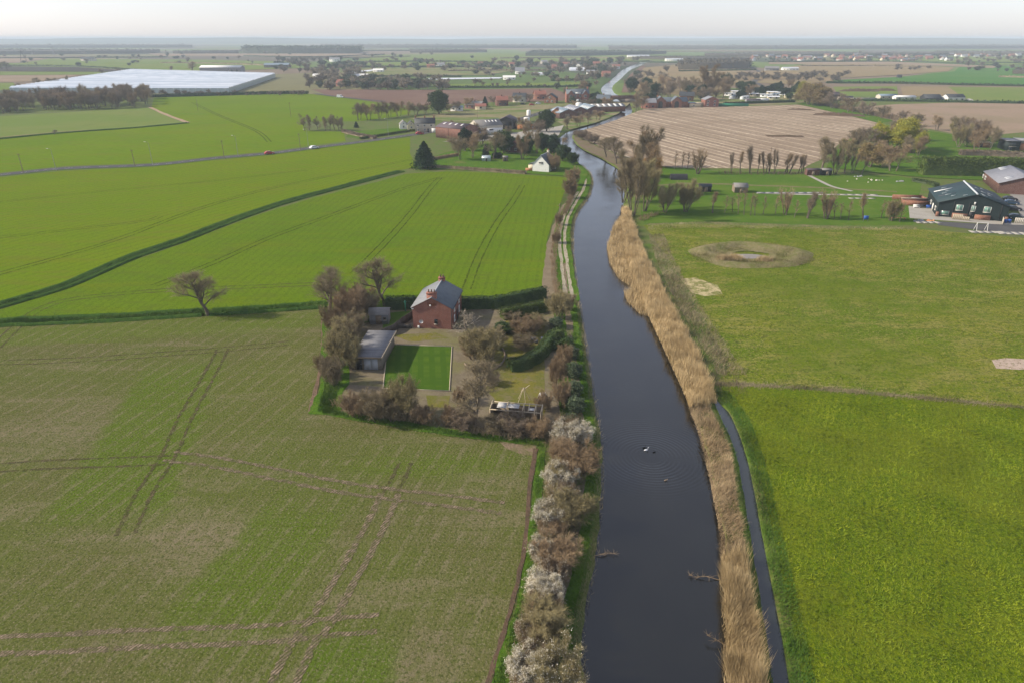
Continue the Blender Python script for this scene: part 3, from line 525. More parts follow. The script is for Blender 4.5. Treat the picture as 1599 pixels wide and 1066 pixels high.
# ---- far hills on the skyline
M_HILL = surf('hill_cover', (.06, .085, .04), [('n', .0015, .4, .62, .8, (.10, .12, .05), (1, .3, 1)), ('n', .006, .45, .6, .7, (.04, .05, .03))])
for k, (Y, x0, x1, hh, lb) in enumerate([(8200, -9000, 1500, 54, 'low hazy hill on the left skyline'), (9800, -3000, 9500, 55, 'low hazy hill across the skyline'), (7600, 1200, 9000, 50, 'low hazy hill on the right skyline')]):
    xs = np.linspace(x0, x1, 70); V = []; e = np.sin(np.linspace(0, math.pi, 70))**.5
    hz = hh*e*(.86+.08*np.sin(xs/700+k)+.06*np.sin(xs/260+2*k))
    for dy, f in ((-1600, 0), (-800, .45), (-250, .85), (0, 1), (700, .6), (1900, 0)): V += [(x, Y+dy, max(.5, f*z)) for x, z in zip(xs, hz)]
    F = [(i*70+j, i*70+j+1, (i+1)*70+j+1, (i+1)*70+j) for i in range(5) for j in range(69)]
    tag(MB().add(V, F).build('hill', M_HILL, smooth=True), lb, None, None, 'structure')
# ================================================================ PLANTS
def unit(v): return v/(np.linalg.norm(v, axis=-1, keepdims=True)+1e-9)
def segs_to(mb, S, m, k=3):
    """tapered k-sided prisms from rows (p0, p1, r0, r1)"""
    if not len(S): return
    S = np.asarray(S); p0, p1, r0, r1 = S[:, :3], S[:, 3:6], S[:, 6], S[:, 7]; d = unit(p1-p0)
    ref = np.where(np.abs(d[:, 2:3]) < .9, np.array([[0, 0, 1.]]), np.array([[1., 0, 0]])); u = unit(np.cross(d, ref)); w = np.cross(d, u)
    V = []
    for p, r in ((p0, r0), (p1, r1)):
        for j in range(k):
            a = 2*math.pi*j/k; V.append(p+r[:, None]*(math.cos(a)*u+math.sin(a)*w))
    V = np.stack(V, 1); n = len(S); base = np.arange(n)[:, None]*2*k
    F = np.concatenate([base+np.array([[j, (j+1) % k, k+(j+1) % k, k+j]]) for j in range(k)]); mb.add(V.reshape(-1, 3), F, m)
def tri_to(mb, c, size, m, rg, flat=0., aspect=1.6):
    """loose leaf-sized triangles centred at c"""
    n = len(c); a = unit(rg.normal(size=(n, 3))*np.array([1, 1, 1-flat])); b = unit(np.cross(a, rg.normal(size=(n, 3)))); s = size*rg.uniform(.6, 1.4, (n, 1))
    V = np.stack([c+a*s*aspect*.6, c-a*s*aspect*.5+b*s*.5, c-a*s*aspect*.5-b*s*.5], 1); mb.add(V.reshape(-1, 3), np.arange(3*n).reshape(-1, 3), m)
def twig_to(mb, p, d, L, w, m, rg):
    n = len(p); s = unit(np.cross(d, rg.normal(size=(n, 3))))*w; e = p+d*L
    V = np.stack([p+s, p-s, e], 1); mb.add(V.reshape(-1, 3), np.arange(3*n).reshape(-1, 3), m)
def grow(seed, h=8., trunk=.3, r0=.16, lv=3, kids=(7, 6, 5), lens=(.55, .45, .4), ang=(45, 45, 45), up=.25, wig=.22, twigs=6, twl=.7, tww=.012, stems=1, lean=0., base=0.):
    """branching skeleton; returns limb rows, twig arrays and tip points"""
    rg = np.random.default_rng(seed); S = []; T = []; tips = []
    def br(p, d, L, r, l):
        n = 5 if l == 0 else 4 if l == 1 else 3; st = L/n; pts = [(p, d, r)]
        for i in range(n):
            d = unit(d+rg.normal(size=3)*wig*(.5 if l == 0 else 1)+np.array([0, 0, up*(.4 if l == 0 else 1)*.4])); q = p+d*st; r2 = r*(1-.62*(i+1)/n) if l else r*(1-.55*(i+1)/n)
            S.append((*p, *q, pts[-1][2], r2, l)); p = q; pts.append((p, d, r2))
        if l == lv-1 and l > 0:
            for (q, dq, _) in pts[2:]:
                for _ in range(max(1, twigs//3)): T.append((*q, *unit(dq+rg.normal(size=3)*.7+np.array([0, 0, up*.5])), twl*rg.uniform(.6, 1.3)))
        if l >= lv:
            for (q, dq, _) in pts[1:]:
                for _ in range(twigs): T.append((*q, *unit(dq+rg.normal(size=3)*.55+np.array([0, 0, up*.5])), twl*rg.uniform(.5, 1.2)))
            tips.append(p); return
        k = kids[min(l, len(kids)-1)]; lo = trunk if l == 0 else .2
        for j in range(k):
            f = lo+(1-lo)*(j+rg.uniform(.2, .8))/k; i = min(n-1, int(f*n)); t = f*n-i
            q = pts[i][0]*(1-t)+pts[i+1][0]*t; dq = pts[i+1][1]; az = rg.uniform(0, 6.283)+j*2.4; a = R(ang[min(l, len(ang)-1)]*rg.uniform(.7, 1.25))
            sd = unit(np.cross(dq, (math.cos(az), math.sin(az), .3))); dn = unit(dq*math.cos(a)+sd*math.sin(a)); tp = (1-.55*f) if l == 0 and up < .6 else 1-.3*f
            br(q, dn, L*lens[min(l, len(lens)-1)]*tp*rg.uniform(.75, 1.2), pts[i][2]*.62, l+1)
    for s in range(stems):
        if stems == 1: br(np.array([0., 0, -.1]), unit(np.array([lean*.3, lean*.2, 1.])), h*.78, r0, 0)
        else:
            a = 2*math.pi*(s+rg.uniform(0, .6))/stems; o = np.array([math.cos(a), math.sin(a), 0]); br(o*base*rg.uniform(.2, 1)+np.array([0, 0, -.1]), unit(o*lean*rg.uniform(.3, 1.2)+np.array([0, 0, 1.])), h*.78*rg.uniform(.75, 1.1), r0*rg.uniform(.7, 1.1), 0)
    T = np.array(T); m = len(T); q = T.copy(); q[:, :3] += q[:, 3:6]*q[:, 6:7]*rg.uniform(.25, .85, (m, 1)); q[:, 3:6] = unit(q[:, 3:6]+rg.normal(size=(m, 3))*.6); q[:, 6] *= .55
    return np.array(S), np.concatenate([T, q]), np.array(tips), rg, tww
class Plant:
    """shared meshes of one kind: woody part and crown part, or both in one for far copies"""
    def __init__(s, name, woody, crown, both, h, w): s.name, s.woody, s.crown, s.both, s.h, s.w = name, woody, crown, both, h, w
def finish(name, fills, mats, parts=('trunk', 'crown')):
    """fills(mbTrunk, mbCrown)"""
    a, b = MB(), MB(); fills(a, b); c = MB()
    for v, src in ((a, 0), (b, 1)):
        off = 0
        c.v += v.v
        for f in v.f3: c.f3.append(f+c.n)
        for f in v.f4: c.f4.append(f+c.n)
        c.m3 += v.m3; c.m4 += v.m4; c.n += v.n
    allv = np.concatenate(b.v) if b.v else np.concatenate(a.v)
    h = np.percentile(allv[:, 2], 99.7); w = 2*np.percentile(np.hypot(allv[:, 0], allv[:, 1]), 97)
    return Plant(name, a.mesh('trunk', mats), b.mesh('crown', mats), c.mesh(name, mats), h, w)
M_BARK = leafmat('bark', (.10, .082, .062), (.17, .14, .105), 1.5)
M_TWIG = leafmat('grey_brown_twig', (.205, .165, .10), (.29, .235, .145), .4)
M_TWIGR = leafmat('red_brown_twig', (.225, .16, .095), (.32, .235, .14), .4)
M_TWIGP = leafmat('purple_twig', (.18, .14, .10), (.25, .195, .14), .4)
M_TWIGY = leafmat('olive_twig', (.25, .21, .105), (.35, .295, .155), .4)
M_WIL = leafmat('willow_catkin', (.30, .27, .03), (.22, .24, .04), .4)
M_WILT = leafmat('willow_tan', (.24, .17, .085), (.27, .22, .09), .4)
M_ORANGE = leafmat('orange_osier', (.36, .20, .05), (.28, .17, .06), .4)
M_BLOS = leafmat('blossom', (.76, .71, .60), (.60, .54, .43), .8, .7)
M_IVY = leafmat('evergreen_leaf', (.022, .045, .014), (.045, .075, .020), .7, .55)
M_CONI = leafmat('conifer_needle', (.014, .036, .016), (.03, .06, .022), .7, .6)
M_LAUR = leafmat('laurel_leaf', (.035, .065, .018), (.075, .105, .028), .5, .5)
M_HEDG = leafmat('leylandii_leaf', (.045, .075, .014), (.085, .115, .022), .5, .65)
M_GREYG = leafmat('grey_green_leaf', (.07, .10, .055), (.11, .135, .075), .6, .6)
M_CORE = leafmat('inner_shade', (.035, .035, .022), (.02, .025, .014), .8)
def bare(name, seed, twm=M_TWIG, tk=3, lim=1, **kw):
    S, T, tips, rg, tw = grow(seed, **kw)
    def fill(a, b):
        segs_to(a, S[S[:, 8] <= lim-.5+0], 0, 6); segs_to(b, S[S[:, 8] > lim-.5], 1 if tk else 0, 3)
        twig_to(b, T[:, :3], T[:, 3:6], T[:, 6:7], tw, 1, rg)
    return finish(name, fill, [M_BARK, twm])
def blossom(name, seed, twm, frac, **kw):
    S, T, tips, rg, tw = grow(seed, **kw)
    def fill(a, b):
        segs_to(a, S[S[:, 8] <= 0], 0, 5); segs_to(b, S[S[:, 8] > 0], 1, 3); twig_to(b, T[:, :3], T[:, 3:6], T[:, 6:7], tw, 1, rg)
        k = rg.random(len(T)) < frac; Q = T[k]; c = np.repeat(Q[:, :3]+Q[:, 3:6]*Q[:, 6:7]*.75, 3, 0); c = c+rg.normal(size=c.shape)*.12; tri_to(b, c, .062, 2, rg)
    return finish(name, fill, [M_BARK, twm, M_BLOS], ('trunk', 'crown'))
def lump(name, seed, lm, h, w, n, size, shape='round', trunk_h=.5, core=True):
    """dense leafy crown: leaves through an uneven volume over a darker inside"""
    rg = np.random.default_rng(seed)
    def fill(a, b):
        segs_to(a, [(0, 0, -.1, 0, 0, trunk_h+h*.3, .05*w, .03*w)], 0, 6)
        NB = 9 if shape == 'round' else 1; d = unit(rg.normal(size=(n, 3))); d[:, 2] = np.where(rg.random(n) < .6, np.abs(d[:, 2]), d[:, 2]); rr = rg.uniform(.72, 1.04, (n, 1))
        az = np.arctan2(d[:, 1], d[:, 0])
        if shape == 'round':
            bump = 1+.10*np.sin(3*az+seed)+.12*np.sin(5*d[:, 2]*2+2*az+seed)+.08*np.sin(9*az+4*d[:, 2])
            c = d*rr*bump[:, None]*np.array([w/2, w/2, h/2]); c[:, 2] += trunk_h+h/2
        else:
            z = rg.random(n)**.75; r = (1-z)**.8*(w/2)*(1+.22*np.sin(z*38+2*np.sin(az*3))+.12*np.sin(5*az))*rg.uniform(.55, 1.05, n); aa = rg.uniform(0, 6.283, n)
            c = np.stack([r*np.cos(aa), r*np.sin(aa), trunk_h+z*h-.12*r], 1)
        tri_to(b, c, size, 1, rg)
        if core:
            K, J = 7, 9; V = []; 
            for i in range(K):
                t = i/(K-1); rad = (.80*math.sin(math.pi*(.06+.88*t))**.7 if shape == 'round' else .55*(1-t)**.9+.01)
                for j in range(J): V.append((rad*w/2*math.cos(2*math.pi*j/J)*rg.uniform(.85, 1.05), rad*w/2*math.sin(2*math.pi*j/J)*rg.uniform(.85, 1.05), trunk_h+h*(.06+.84*t)))
            b.add(V, [(i*J+j, i*J+(j+1) % J, (i+1)*J+(j+1) % J, (i+1)*J+j) for i in range(K-1) for j in range(J)], 2)
    return finish(name, fill, [M_BARK, lm, lm])
OAK = [bare('bare_tree', 11, h=9, trunk=.22, r0=.26, lv=3, kids=(9, 8, 6), lens=(.68, .58, .5), ang=(58, 52, 48), up=.16, wig=.26, twigs=4, twl=.75, tww=.009, lim=2),
       bare('bare_tree', 12, h=9, trunk=.25, r0=.22, lv=3, kids=(10, 8, 6), lens=(.58, .58, .5), ang=(50, 48, 45), up=.25, wig=.22, twigs=4, twl=.75, tww=.009, lim=2)]
TALL = [bare('bare_tree', 21+i, [M_TWIG, M_TWIGY, M_TWIGR][i], h=13, trunk=.18, r0=.13, lv=3, kids=(10, 6, 4), lens=(.36, .5, .5), ang=(32, 36, 38), up=.55, wig=.14, twigs=4, twl=.9, tww=.009, stems=5, lean=.32, base=.5) for i in range(3)]
SHRUB = [bare('bare_shrub', 31+i, [M_TWIG, M_TWIGR, M_TWIGP, M_TWIGY][i], h=4.4, trunk=.15, r0=.045, lv=2, kids=(7, 6), lens=(.5, .5), ang=(36, 40), up=.45, wig=.2, twigs=5, twl=.55, tww=.011, stems=18, lean=.55, base=.7) for i in range(4)]
COPSE = [bare('bare_tree', 41+i, [M_TWIGP, M_TWIGR, M_TWIG][i], h=9, trunk=.25, r0=.12, lv=2, kids=(10, 7), lens=(.42, .5), ang=(40, 42), up=.5, wig=.2, twigs=5, twl=1.2, tww=.016, stems=3, lean=.3, base=.8) for i in range(3)]
BLOS = [blossom('blossom_bush', 51+i, [M_TWIGR, M_TWIGY, M_TWIGY][i], [.05, .24, .02][i], h=4.2, trunk=.15, r0=.05, lv=2, kids=(8, 6), lens=(.45, .5), ang=(34, 40), up=.55, wig=.24, twigs=5, twl=.55, tww=.010, stems=18, lean=.75, base=1.1) for i in range(3)]
POLL = [bare('pollard_tree', 61, M_TWIGR, h=6, trunk=.12, r0=.12, lv=2, kids=(9, 5), lens=(.40, .5), ang=(16, 24), up=.8, wig=.14, twigs=4, twl=.7, tww=.012, stems=4, lean=.42, base=.35, lim=1),
        bare('pollard_tree', 62, M_TWIGP, h=6, trunk=.25, r0=.11, lv=2, kids=(10, 5), lens=(.34, .5), ang=(18, 26), up=.8, wig=.12, twigs=4, twl=.7, tww=.012, stems=2, lean=.22, base=.25, lim=1),
        bare('pollard_tree', 63, M_TWIGR, h=6, trunk=.45, r0=.14, lv=2, kids=(10, 6), lens=(.38, .5), ang=(20, 26), up=.8, wig=.12, twigs=4, twl=.7, tww=.012, lim=1)]
BALLW = bare('coppiced_willow', 65, M_TWIGY, h=6.4, trunk=.2, r0=.09, lv=2, kids=(12, 7), lens=(.42, .5), ang=(30, 32), up=.55, wig=.18, twigs=6, twl=.75, tww=.013, stems=7, lean=.55, base=.35, lim=1)
SAP = bare('birch_sapling', 66, M_TWIGR, h=5, trunk=.3, r0=.05, lv=2, kids=(10, 4), lens=(.28, .5), ang=(35, 40), up=.5, wig=.12, twigs=2, twl=.4, tww=.009)
def willow(name, seed, lm, h=9, **kw):
    S, T, tips, rg, tw = grow(seed, h=h, trunk=.2, r0=.2, lv=2, kids=(11, 8), lens=(.55, .5), ang=(45, 45), up=.3, wig=.22, twigs=7, twl=1.1, tww=.02, stems=3, lean=.5, base=.5)
    def fill(a, b):
        segs_to(a, S[S[:, 8] <= 0], 0, 5); segs_to(b, S[S[:, 8] > 0], 1, 3); twig_to(b, T[:, :3], T[:, 3:6], T[:, 6:7], tw, 1, rg)
        c = np.repeat(T[:, :3]+T[:, 3:6]*T[:, 6:7]*.6, 3, 0); c = c+rg.normal(size=c.shape)*.25; tri_to(b, c, .13, 1, rg)
    return finish(name, fill, [M_BARK, lm])
WIL = willow('willow_tree', 71, M_WIL); WILT = willow('willow_tree', 72, M_WILT); OSIER = willow('osier_bush', 73, M_ORANGE, 5)
CONI = [lump('conifer', 81, M_CONI, 8, 6.5, 5200, .26, 'cone', .4), lump('conifer', 82, M_CONI, 9, 3.4, 2600, .24, 'cone', .3)]
EVER = [lump('evergreen_tree', 84, M_IVY, 8, 7.5, 6500, .24, 'round', 1.0), lump('evergreen_tree', 85, M_CONI, 9, 6, 5000, .26, 'round', .8)]
LAUREL = lump('laurel_bush', 86, M_LAUR, 3, 3.2, 4200, .13, 'round', .05); GREYB = lump('grey_green_bush', 87, M_GREYG, 3, 2.4, 3600, .11, 'round', .05)
# a sparse skeleton for trees a kilometre and more away
FART = [bare('far_tree', 91, leafmat('far_twig', (.19, .155, .115), (.25, .205, .15), .5), h=9, trunk=.25, r0=.25, lv=2, kids=(9, 6), lens=(.55, .5), ang=(50, 45), up=.3, wig=.2, twigs=5, twl=1.2, tww=.09), lump('far_tree', 92, leafmat('far_needle', (.05, .075, .04), (.08, .10, .05), .5), 10, 6, 420, .9, 'round', 1, True)]

FARL = bare('far_tree', 93, leafmat('far_twig', (.20, .165, .12), (.28, .23, .165), .05), h=9, trunk=.2, r0=.3, lv=1, kids=(15,), lens=(.55,), ang=(48,), up=.3, wig=.2, twigs=6, twl=1.9, tww=.2)

def plant(P, x, yb, yt=None, wpx=None, label='', cat='tree', group=None, parts=True, h=None, w=None, rz=None, name=None, z=0., world=None):
    """set one plant with its foot at photo point (x, yb) and its head at row yt"""
    X, Y = G(x, yb) if world is None else world
    hh = h or HT(x, yb, yt); sz = hh/P.h; ww = w or (wpx*MPP(x, yb) if wpx else P.w*sz); sx = ww/P.w
    rz = random.uniform(0, 6.28) if rz is None else rz
    if parts:
        e = empty(name or P.name, (X, Y, z), rz); e.scale = (sx, sx, sz)
        link(bpy.data.objects.new('trunk' if cat == 'tree' else 'stem', P.woody), e); link(bpy.data.objects.new('crown' if cat == 'tree' else 'foliage', P.crown), e)
    else:
        e = link(bpy.data.objects.new(name or P.name, P.both)); e.location = (X, Y, z); e.rotation_euler = (0, 0, rz); e.scale = (sx, sx, sz)
    return tag(e, label, cat, group)
def hedge(px, width, h, lm, label, leaf=.14, dens=70, world=None, name='hedge', cat='hedge', group=None, taper=.8, zig=.25):
    """clipped or wild hedge along a line: solid inside, leaves proud of it"""
    w = np.array([G(*p) for p in smooth(px, 5)]) if world is None else np.array(world); rg = np.random.default_rng(int(abs(w[0][0]*10))+3)
    d = np.gradient(w, axis=0); d /= np.linalg.norm(d, axis=1)[:, None]+1e-9; nn = np.stack([-d[:, 1], d[:, 0]], 1); N = len(w); mb = MB(); V = []
    ring = [(-.44, 0), (-.47*taper-.02, .55), (-.30*taper, .93), (.30*taper, .93), (.47*taper+.02, .55), (.44, 0)]
    for a, zf in ring:
        wj = rg.uniform(-.06, .06, N); V += [(p[0], p[1], zz) for p, zz in zip(w+nn*((a+wj)*width)[:, None]*.93, h*zf*.95*rg.uniform(.9, 1.04, N)+(-.02 if zf == 0 else 0))]
    F = [(j*N+i, (j+1)*N+i, (j+1)*N+i+1, j*N+i+1) for j in range(5) for i in range(N-1)]; mb.add(V, F, 0)
    for e in (0, N-1): mb.add([V[j*N+e] for j in range(6)], [(0, 1, 2), (0, 2, 3), (0, 3, 4), (0, 4, 5)], 0)
    L = np.concatenate([[0], np.cumsum(np.linalg.norm(np.diff(w, axis=0), axis=1))]); n = int(L[-1]*dens); s = rg.uniform(-.28*width, L[-1]+.28*width, n); ov = s-np.clip(s, 0, L[-1])
    cx = np.stack([np.interp(s, L, w[:, 0]), np.interp(s, L, w[:, 1])], 1)+np.where(ov[:, None] < 0, d[0], d[-1])*ov[:, None]; cn = np.stack([np.interp(s, L, nn[:, 0]), np.interp(s, L, nn[:, 1])], 1)
    th = rg.uniform(-.05, math.pi+.05, n); ex = .38; ca = np.sign(np.cos(th))*np.abs(np.cos(th))**ex; sa = np.clip(np.sin(th), 0, 1)**ex; lump_ = 1+zig*.5*np.sin(s*1.7+1)+zig*.35*np.sin(s*.6)+rg.uniform(-.07, .05, n)
    kp = rg.random(n)*np.where(ov == 0, 0, 1); ca = ca*(1-.9*kp); sa = sa*(1-.5*kp*(kp > .5))
    c = np.column_stack([cx+cn*(ca*width/2*(1-(1-taper)*sa)*rg.uniform(.9, 1.06, n))[:, None], np.maximum(.05, sa*h*np.where(sa > .6, .85+.15*lump_, 1)*rg.uniform(.92, 1.05, n))])
    tri_to(mb, c, leaf, 0, rg); o = mb.build(name, [lm]); return tag(o, label, cat, group)
def scrub(px, width, h, lm, label, tw=.9, dens=26, world=None, name='bare_hedge', cat='hedge', group=None, tww=.02, kind=None):
    """leafless hedge: upright stems fanning into twigs along a line"""
    w = np.array([G(*p) for p in smooth(px, 5)]) if world is None else np.array(world); rg = np.random.default_rng(int(abs(w[0][0]*10))+5)
    d = np.gradient(w, axis=0); d /= np.linalg.norm(d, axis=1)[:, None]+1e-9; nn = np.stack([-d[:, 1], d[:, 0]], 1); mb = MB()
    L = np.concatenate([[0], np.cumsum(np.linalg.norm(np.diff(w, axis=0), axis=1))]); n = int(L[-1]*dens*.25)+4; s = rg.uniform(0, L[-1], n)
    b = np.stack([np.interp(s, L, w[:, 0]), np.interp(s, L, w[:, 1])], 1)+np.stack([np.interp(s, L, nn[:, 0]), np.interp(s, L, nn[:, 1])], 1)*(rg.uniform(-.42, .42, n)*width)[:, None]
    hh = h*rg.uniform(.55, 1.0, n)*(1+.18*np.sin(s*.35)+.12*np.sin(s*.9)); dr_ = unit(np.column_stack([rg.normal(size=(n, 2))*.28, np.ones(n)])); p0 = np.column_stack([b, np.zeros(n)-.05]); p1 = p0+dr_*hh[:, None]*.7
    segs_to(mb, np.column_stack([p0, p1, np.full(n, tww*2.2), np.full(n, tww)]), 0, 3)
    K = 14; f = rg.uniform(.15, 1, (n, K)); q = (p0[:, None]+(p1-p0)[:, None]*f[..., None]).reshape(-1, 3); dq = unit(np.repeat(dr_, K, 0)+rg.normal(size=(n*K, 3))*.55+np.array([0, 0, .15])); tl = np.repeat(hh, K)[:, None]*tw*.35*rg.uniform(.5, 1.2, (n*K, 1))
    twig_to(mb, q, dq, tl, tww, 0, rg)
    k2 = 3; q2 = (q[:, None]+(dq*tl)[:, None]*rg.uniform(.3, .9, (n*K, k2, 1))).reshape(-1, 3); d2 = unit(np.repeat(dq, k2, 0)+rg.normal(size=(n*K*k2, 3))*.6); twig_to(mb, q2, d2, np.repeat(tl, k2, 0)*.5, tww*.8, 0, rg)
    o = mb.build(name, [lm]); return tag(o, label, cat, group, kind)
def blades(name, pts, h, wd, lm, label, lean=.25, group=None, hv=.35, cat=None, kind='stuff', z=None):
    """standing grass or reed blades, one thin triangle each"""
    rg = np.random.default_rng(len(pts)+17); n = len(pts); p = np.column_stack([pts, np.broadcast_to(0. if z is None else z, (n,))]); d = unit(np.column_stack([rg.normal(size=(n, 2))*lean, np.ones(n)])); hz_ = .78+.16*np.sin(pts[:, 0]*1.3+2*np.sin(pts[:, 1]*.7))+.14*np.sin(pts[:, 1]*1.1+pts[:, 0]*.6); L = h*hz_[:, None]*rg.uniform(1-hv, 1+hv*.8, (n, 1)); a = rg.uniform(0, 6.283, n)
    d = unit(d+lean*.8*np.column_stack([np.sin(pts[:, 0]*.55+1.7*np.sin(pts[:, 1]*.31)), np.cos(pts[:, 1]*.45+1.3*np.sin(pts[:, 0]*.37)), np.zeros(n)]))
    s = np.stack([np.cos(a), np.sin(a), np.zeros(n)], 1)*wd; e = p+d*L
    V = np.stack([p+s, p-s, e], 1); mb = MB().add(V.reshape(-1, 3), np.arange(3*n).reshape(-1, 3), 0)
    return tag(mb.build(name, [lm]), label, cat, group, kind)
def scatter(px, n, seed=1, world=None, margin=0):
    """random ground points inside an outline"""
    w = np.array([G(*p) for p in px] if world is None else world); rg = np.random.default_rng(seed); out = []
    lo, hi = w.min(0), w.max(0); got = 0
    while got < n:
        q = rg.uniform(lo, hi, (n*2, 2)); ins = np.zeros(len(q), bool)
        for i in range(len(w)):
            a, b = w[i], w[(i+1) % len(w)]; c = ((a[1] > q[:, 1]) != (b[1] > q[:, 1])); ins ^= c & (q[:, 0] < (b[0]-a[0])*(q[:, 1]-a[1])/(b[1]-a[1]+1e-12)+a[0])
        out.append(q[ins]); got += ins.sum()
    return np.concatenate(out)[:n]
# ---------------------------------------------------------------- reeds and long grass
M_REED = leafmat('dry_reed', (.36, .265, .135), (.58, .445, .25), .5, .8); M_REEDD = leafmat('brown_reed', (.28, .20, .11), (.46, .345, .20), .55, .8); M_BLADE = leafmat('grass_blade', (.055, .125, .012), (.105, .165, .02), .35, .7)
M_TUFT = leafmat('crop_leaf', (.095, .145, .004), (.18, .212, .008), .6, .7); M_DEADG = leafmat('dead_grass', (.24, .20, .11), (.32, .27, .16), .3, .85); M_SEDGE = leafmat('meadow_grass', (.075, .115, .008), (.19, .175, .055), .2, .8)
def bank_pts(y0, y1, o0, o1, n, seed, e=eCR, p=1.):
    rg = np.random.default_rng(seed); y = rg.uniform(y0, y1, n); o = o0+(o1-o0)*rg.random(n)**p; return np.column_stack([at(e, y)+o, y])
YR0, YR1 = 30, G(980, 330)[1]
def mid(n, seed):  # the bank between canal and drain, then the reed belt beyond the head of the drain
    rg = np.random.default_rng(seed); y = rg.uniform(YR0, YR1, n); a = at(eCR, y)-.5; b = np.where(y < Yd_end-4, at(eDL, y)-1.1, a+np.interp(y, [Yd_end-4, Yd_end+14, 150, YR1], [4.4, 5.6, 5.4, 2.2])); f = rg.random(n); return np.column_stack([a+(b-a)*f, y])
p = mid(80000, 3); far_ = p[:, 1] > 88; near_ = p[:, 1] < 56
blades('reed_bed', p[far_], 2.0, .030, M_REED, 'tall golden reed belt along the right canal bank', .2, hv=.5)
blades('reed_bed', p[~far_ & ~near_], 1.0, .024, M_REEDD, 'brown dead reeds on the bank between canal and drain', .75)
blades('reed_bed', np.concatenate([p[near_], p[near_]+rng.normal(size=p[near_].shape)*.2]), 2.0, .024, M_REED, 'pale straw reeds at the bottom edge of the picture', .22)
pr = np.concatenate([scatter([(968, 338), (976, 360), (988, 420), (1000, 450), (1018, 492), (1000, 488), (980, 470), (974, 455), (990, 448), (965, 432), (952, 410), (947, 385), (958, 352)], 11000, 8, None)])
blades('reed_clump', pr, 1.9, .03, M_REED, 'orange reeds standing out into the canal water', .16, z=WATER-.05)
pr = bank_pts(96, 185, 6.5, 11, 9000, 9)
blades('dead_grass', pr[(pr[:, 1] > 99)], 1.0, .03, M_DEADG, 'tangled dead grass on the meadow side of the reeds', .6)
pb = bank_pts(92, 150, 4, 9.5, 2200, 19); scr = blades('bramble_scrub', pb, 1.5, .03, leafmat('bramble', (.12, .085, .06), (.17, .125, .085), .4), 'brown bramble scrub along the reed belt', .8)
pv = np.concatenate([bank_pts(28, 118, -5.6, -.7, 26000, 21, eCL), bank_pts(118, 300, -5.0, -.7, 12000, 22, eCL)])
blades('verge_grass', pv, .42, .03, M_BLADE, 'long green grass on the towpath verge', .5)
pe = np.concatenate([bank_pts(28, 300, -1.1, .15, 9000, 23, eCL)]); blades('bank_sedge', pe, .75, .02, M_DEADG, 'withered sedge along the left water edge', .5, z=-.3)
pd = bank_pts(28, Yd_end, .25, 2.4, 17000, 24, eDR); blades('ditch_grass', pd, .5, .03, M_BLADE, 'bright green grass on the field side of the drain', .5)
pd = bank_pts(28, Yd_end, -1.2, -.25, 4000, 25, eDL); blades('ditch_grass', pd, .45, .03, M_BLADE, 'green grass on the reed side of the drain', .5, z=-.15)
wv = np.array([G(*q) for q in smooth([(847, 694), (839, 760), (832, 850), (814, 950), (792, 1020), (772, 1100)], 8)]); i = rng.integers(0, len(wv)-1, 9000); q = wv[i]+(wv[i+1]-wv[i])*rng.random((9000, 1))+rng.normal(size=(9000, 2))*[.32, .1]
blades('verge_grass', q, .4, .03, M_BLADE, 'bright grass tufts between seedling field and hedge', .5)
wv = np.array([G(*q) for q in smooth([(506, 640), (560, 652), (680, 672), (770, 684), (848, 692)], 8)]); i = rng.integers(0, len(wv)-1, 9000); q = wv[i]+(wv[i+1]-wv[i])*rng.random((9000, 1))+rng.normal(size=(9000, 2))*[.2, .42]
blades('verge_grass', q, .5, .035, M_BLADE, 'bright grass tufts below the garden hedge', .5)
blades('verge_grass', scatter([(508, 592), (530, 590), (522, 640), (496, 643)], 5000, 31), .6, .035, M_BLADE, 'long grass on the bank at the garden corner', .5)
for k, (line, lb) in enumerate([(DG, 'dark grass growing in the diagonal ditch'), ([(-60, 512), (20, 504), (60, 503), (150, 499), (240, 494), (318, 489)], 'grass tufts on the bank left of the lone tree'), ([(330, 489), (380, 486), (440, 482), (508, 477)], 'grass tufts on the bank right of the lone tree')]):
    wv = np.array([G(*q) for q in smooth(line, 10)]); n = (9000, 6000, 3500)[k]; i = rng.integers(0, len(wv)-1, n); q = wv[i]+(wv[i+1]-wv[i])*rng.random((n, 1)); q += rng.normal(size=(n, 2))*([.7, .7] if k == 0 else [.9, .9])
    blades('ditch_grass', q, (.35, .55, .55)[k], .05, M_BLADE if k else leafmat('rank_grass', (.035, .085, .018), (.07, .12, .022), .3), lb, .4, z=.25)  # diagonal ditch blades: lush green with the hollow's shade mixed into the colour
# crop plants on the right foreground: little rosettes
cp = scatter(None, 26000, 41, [(G(1130, 606)[0]+1, Yd_end-1), G(1640, 645), (95, 36), (float(at(eDR, 36))+2.5, 36)]); ca_, sa_ = math.cos(r8), math.sin(r8); cu, cv = cp[:, 0]*ca_-cp[:, 1]*sa_, cp[:, 0]*sa_+cp[:, 1]*ca_; cv = np.where(rng.random(len(cv)) < .6, np.round(cv/.8)*.8+rng.normal(size=len(cv))*.10, cv); cp = np.column_stack([cu*ca_+cv*sa_, -cu*sa_+cv*ca_])
cp = np.repeat(cp, 4, 0)+rng.normal(size=(104000, 2))*.09
blades('crop_plants', cp, .30, .045, M_TUFT, 'clumpy leafy crop covering the right foreground field', 1.0, z=.03)
mp_ = scatter([(1010, 352), (1430, 360), (1620, 374), (1620, 634), (1400, 613), (1200, 598), (1140, 590), (1110, 520), (1050, 410)], 15000, 42); mp_ = np.repeat(mp_, 3, 0)+rng.normal(size=(45000, 2))*.12
blades('meadow_tussocks', mp_, .34, .05, M_SEDGE, 'grass tussocks of the rough meadow', .9, z=.03)
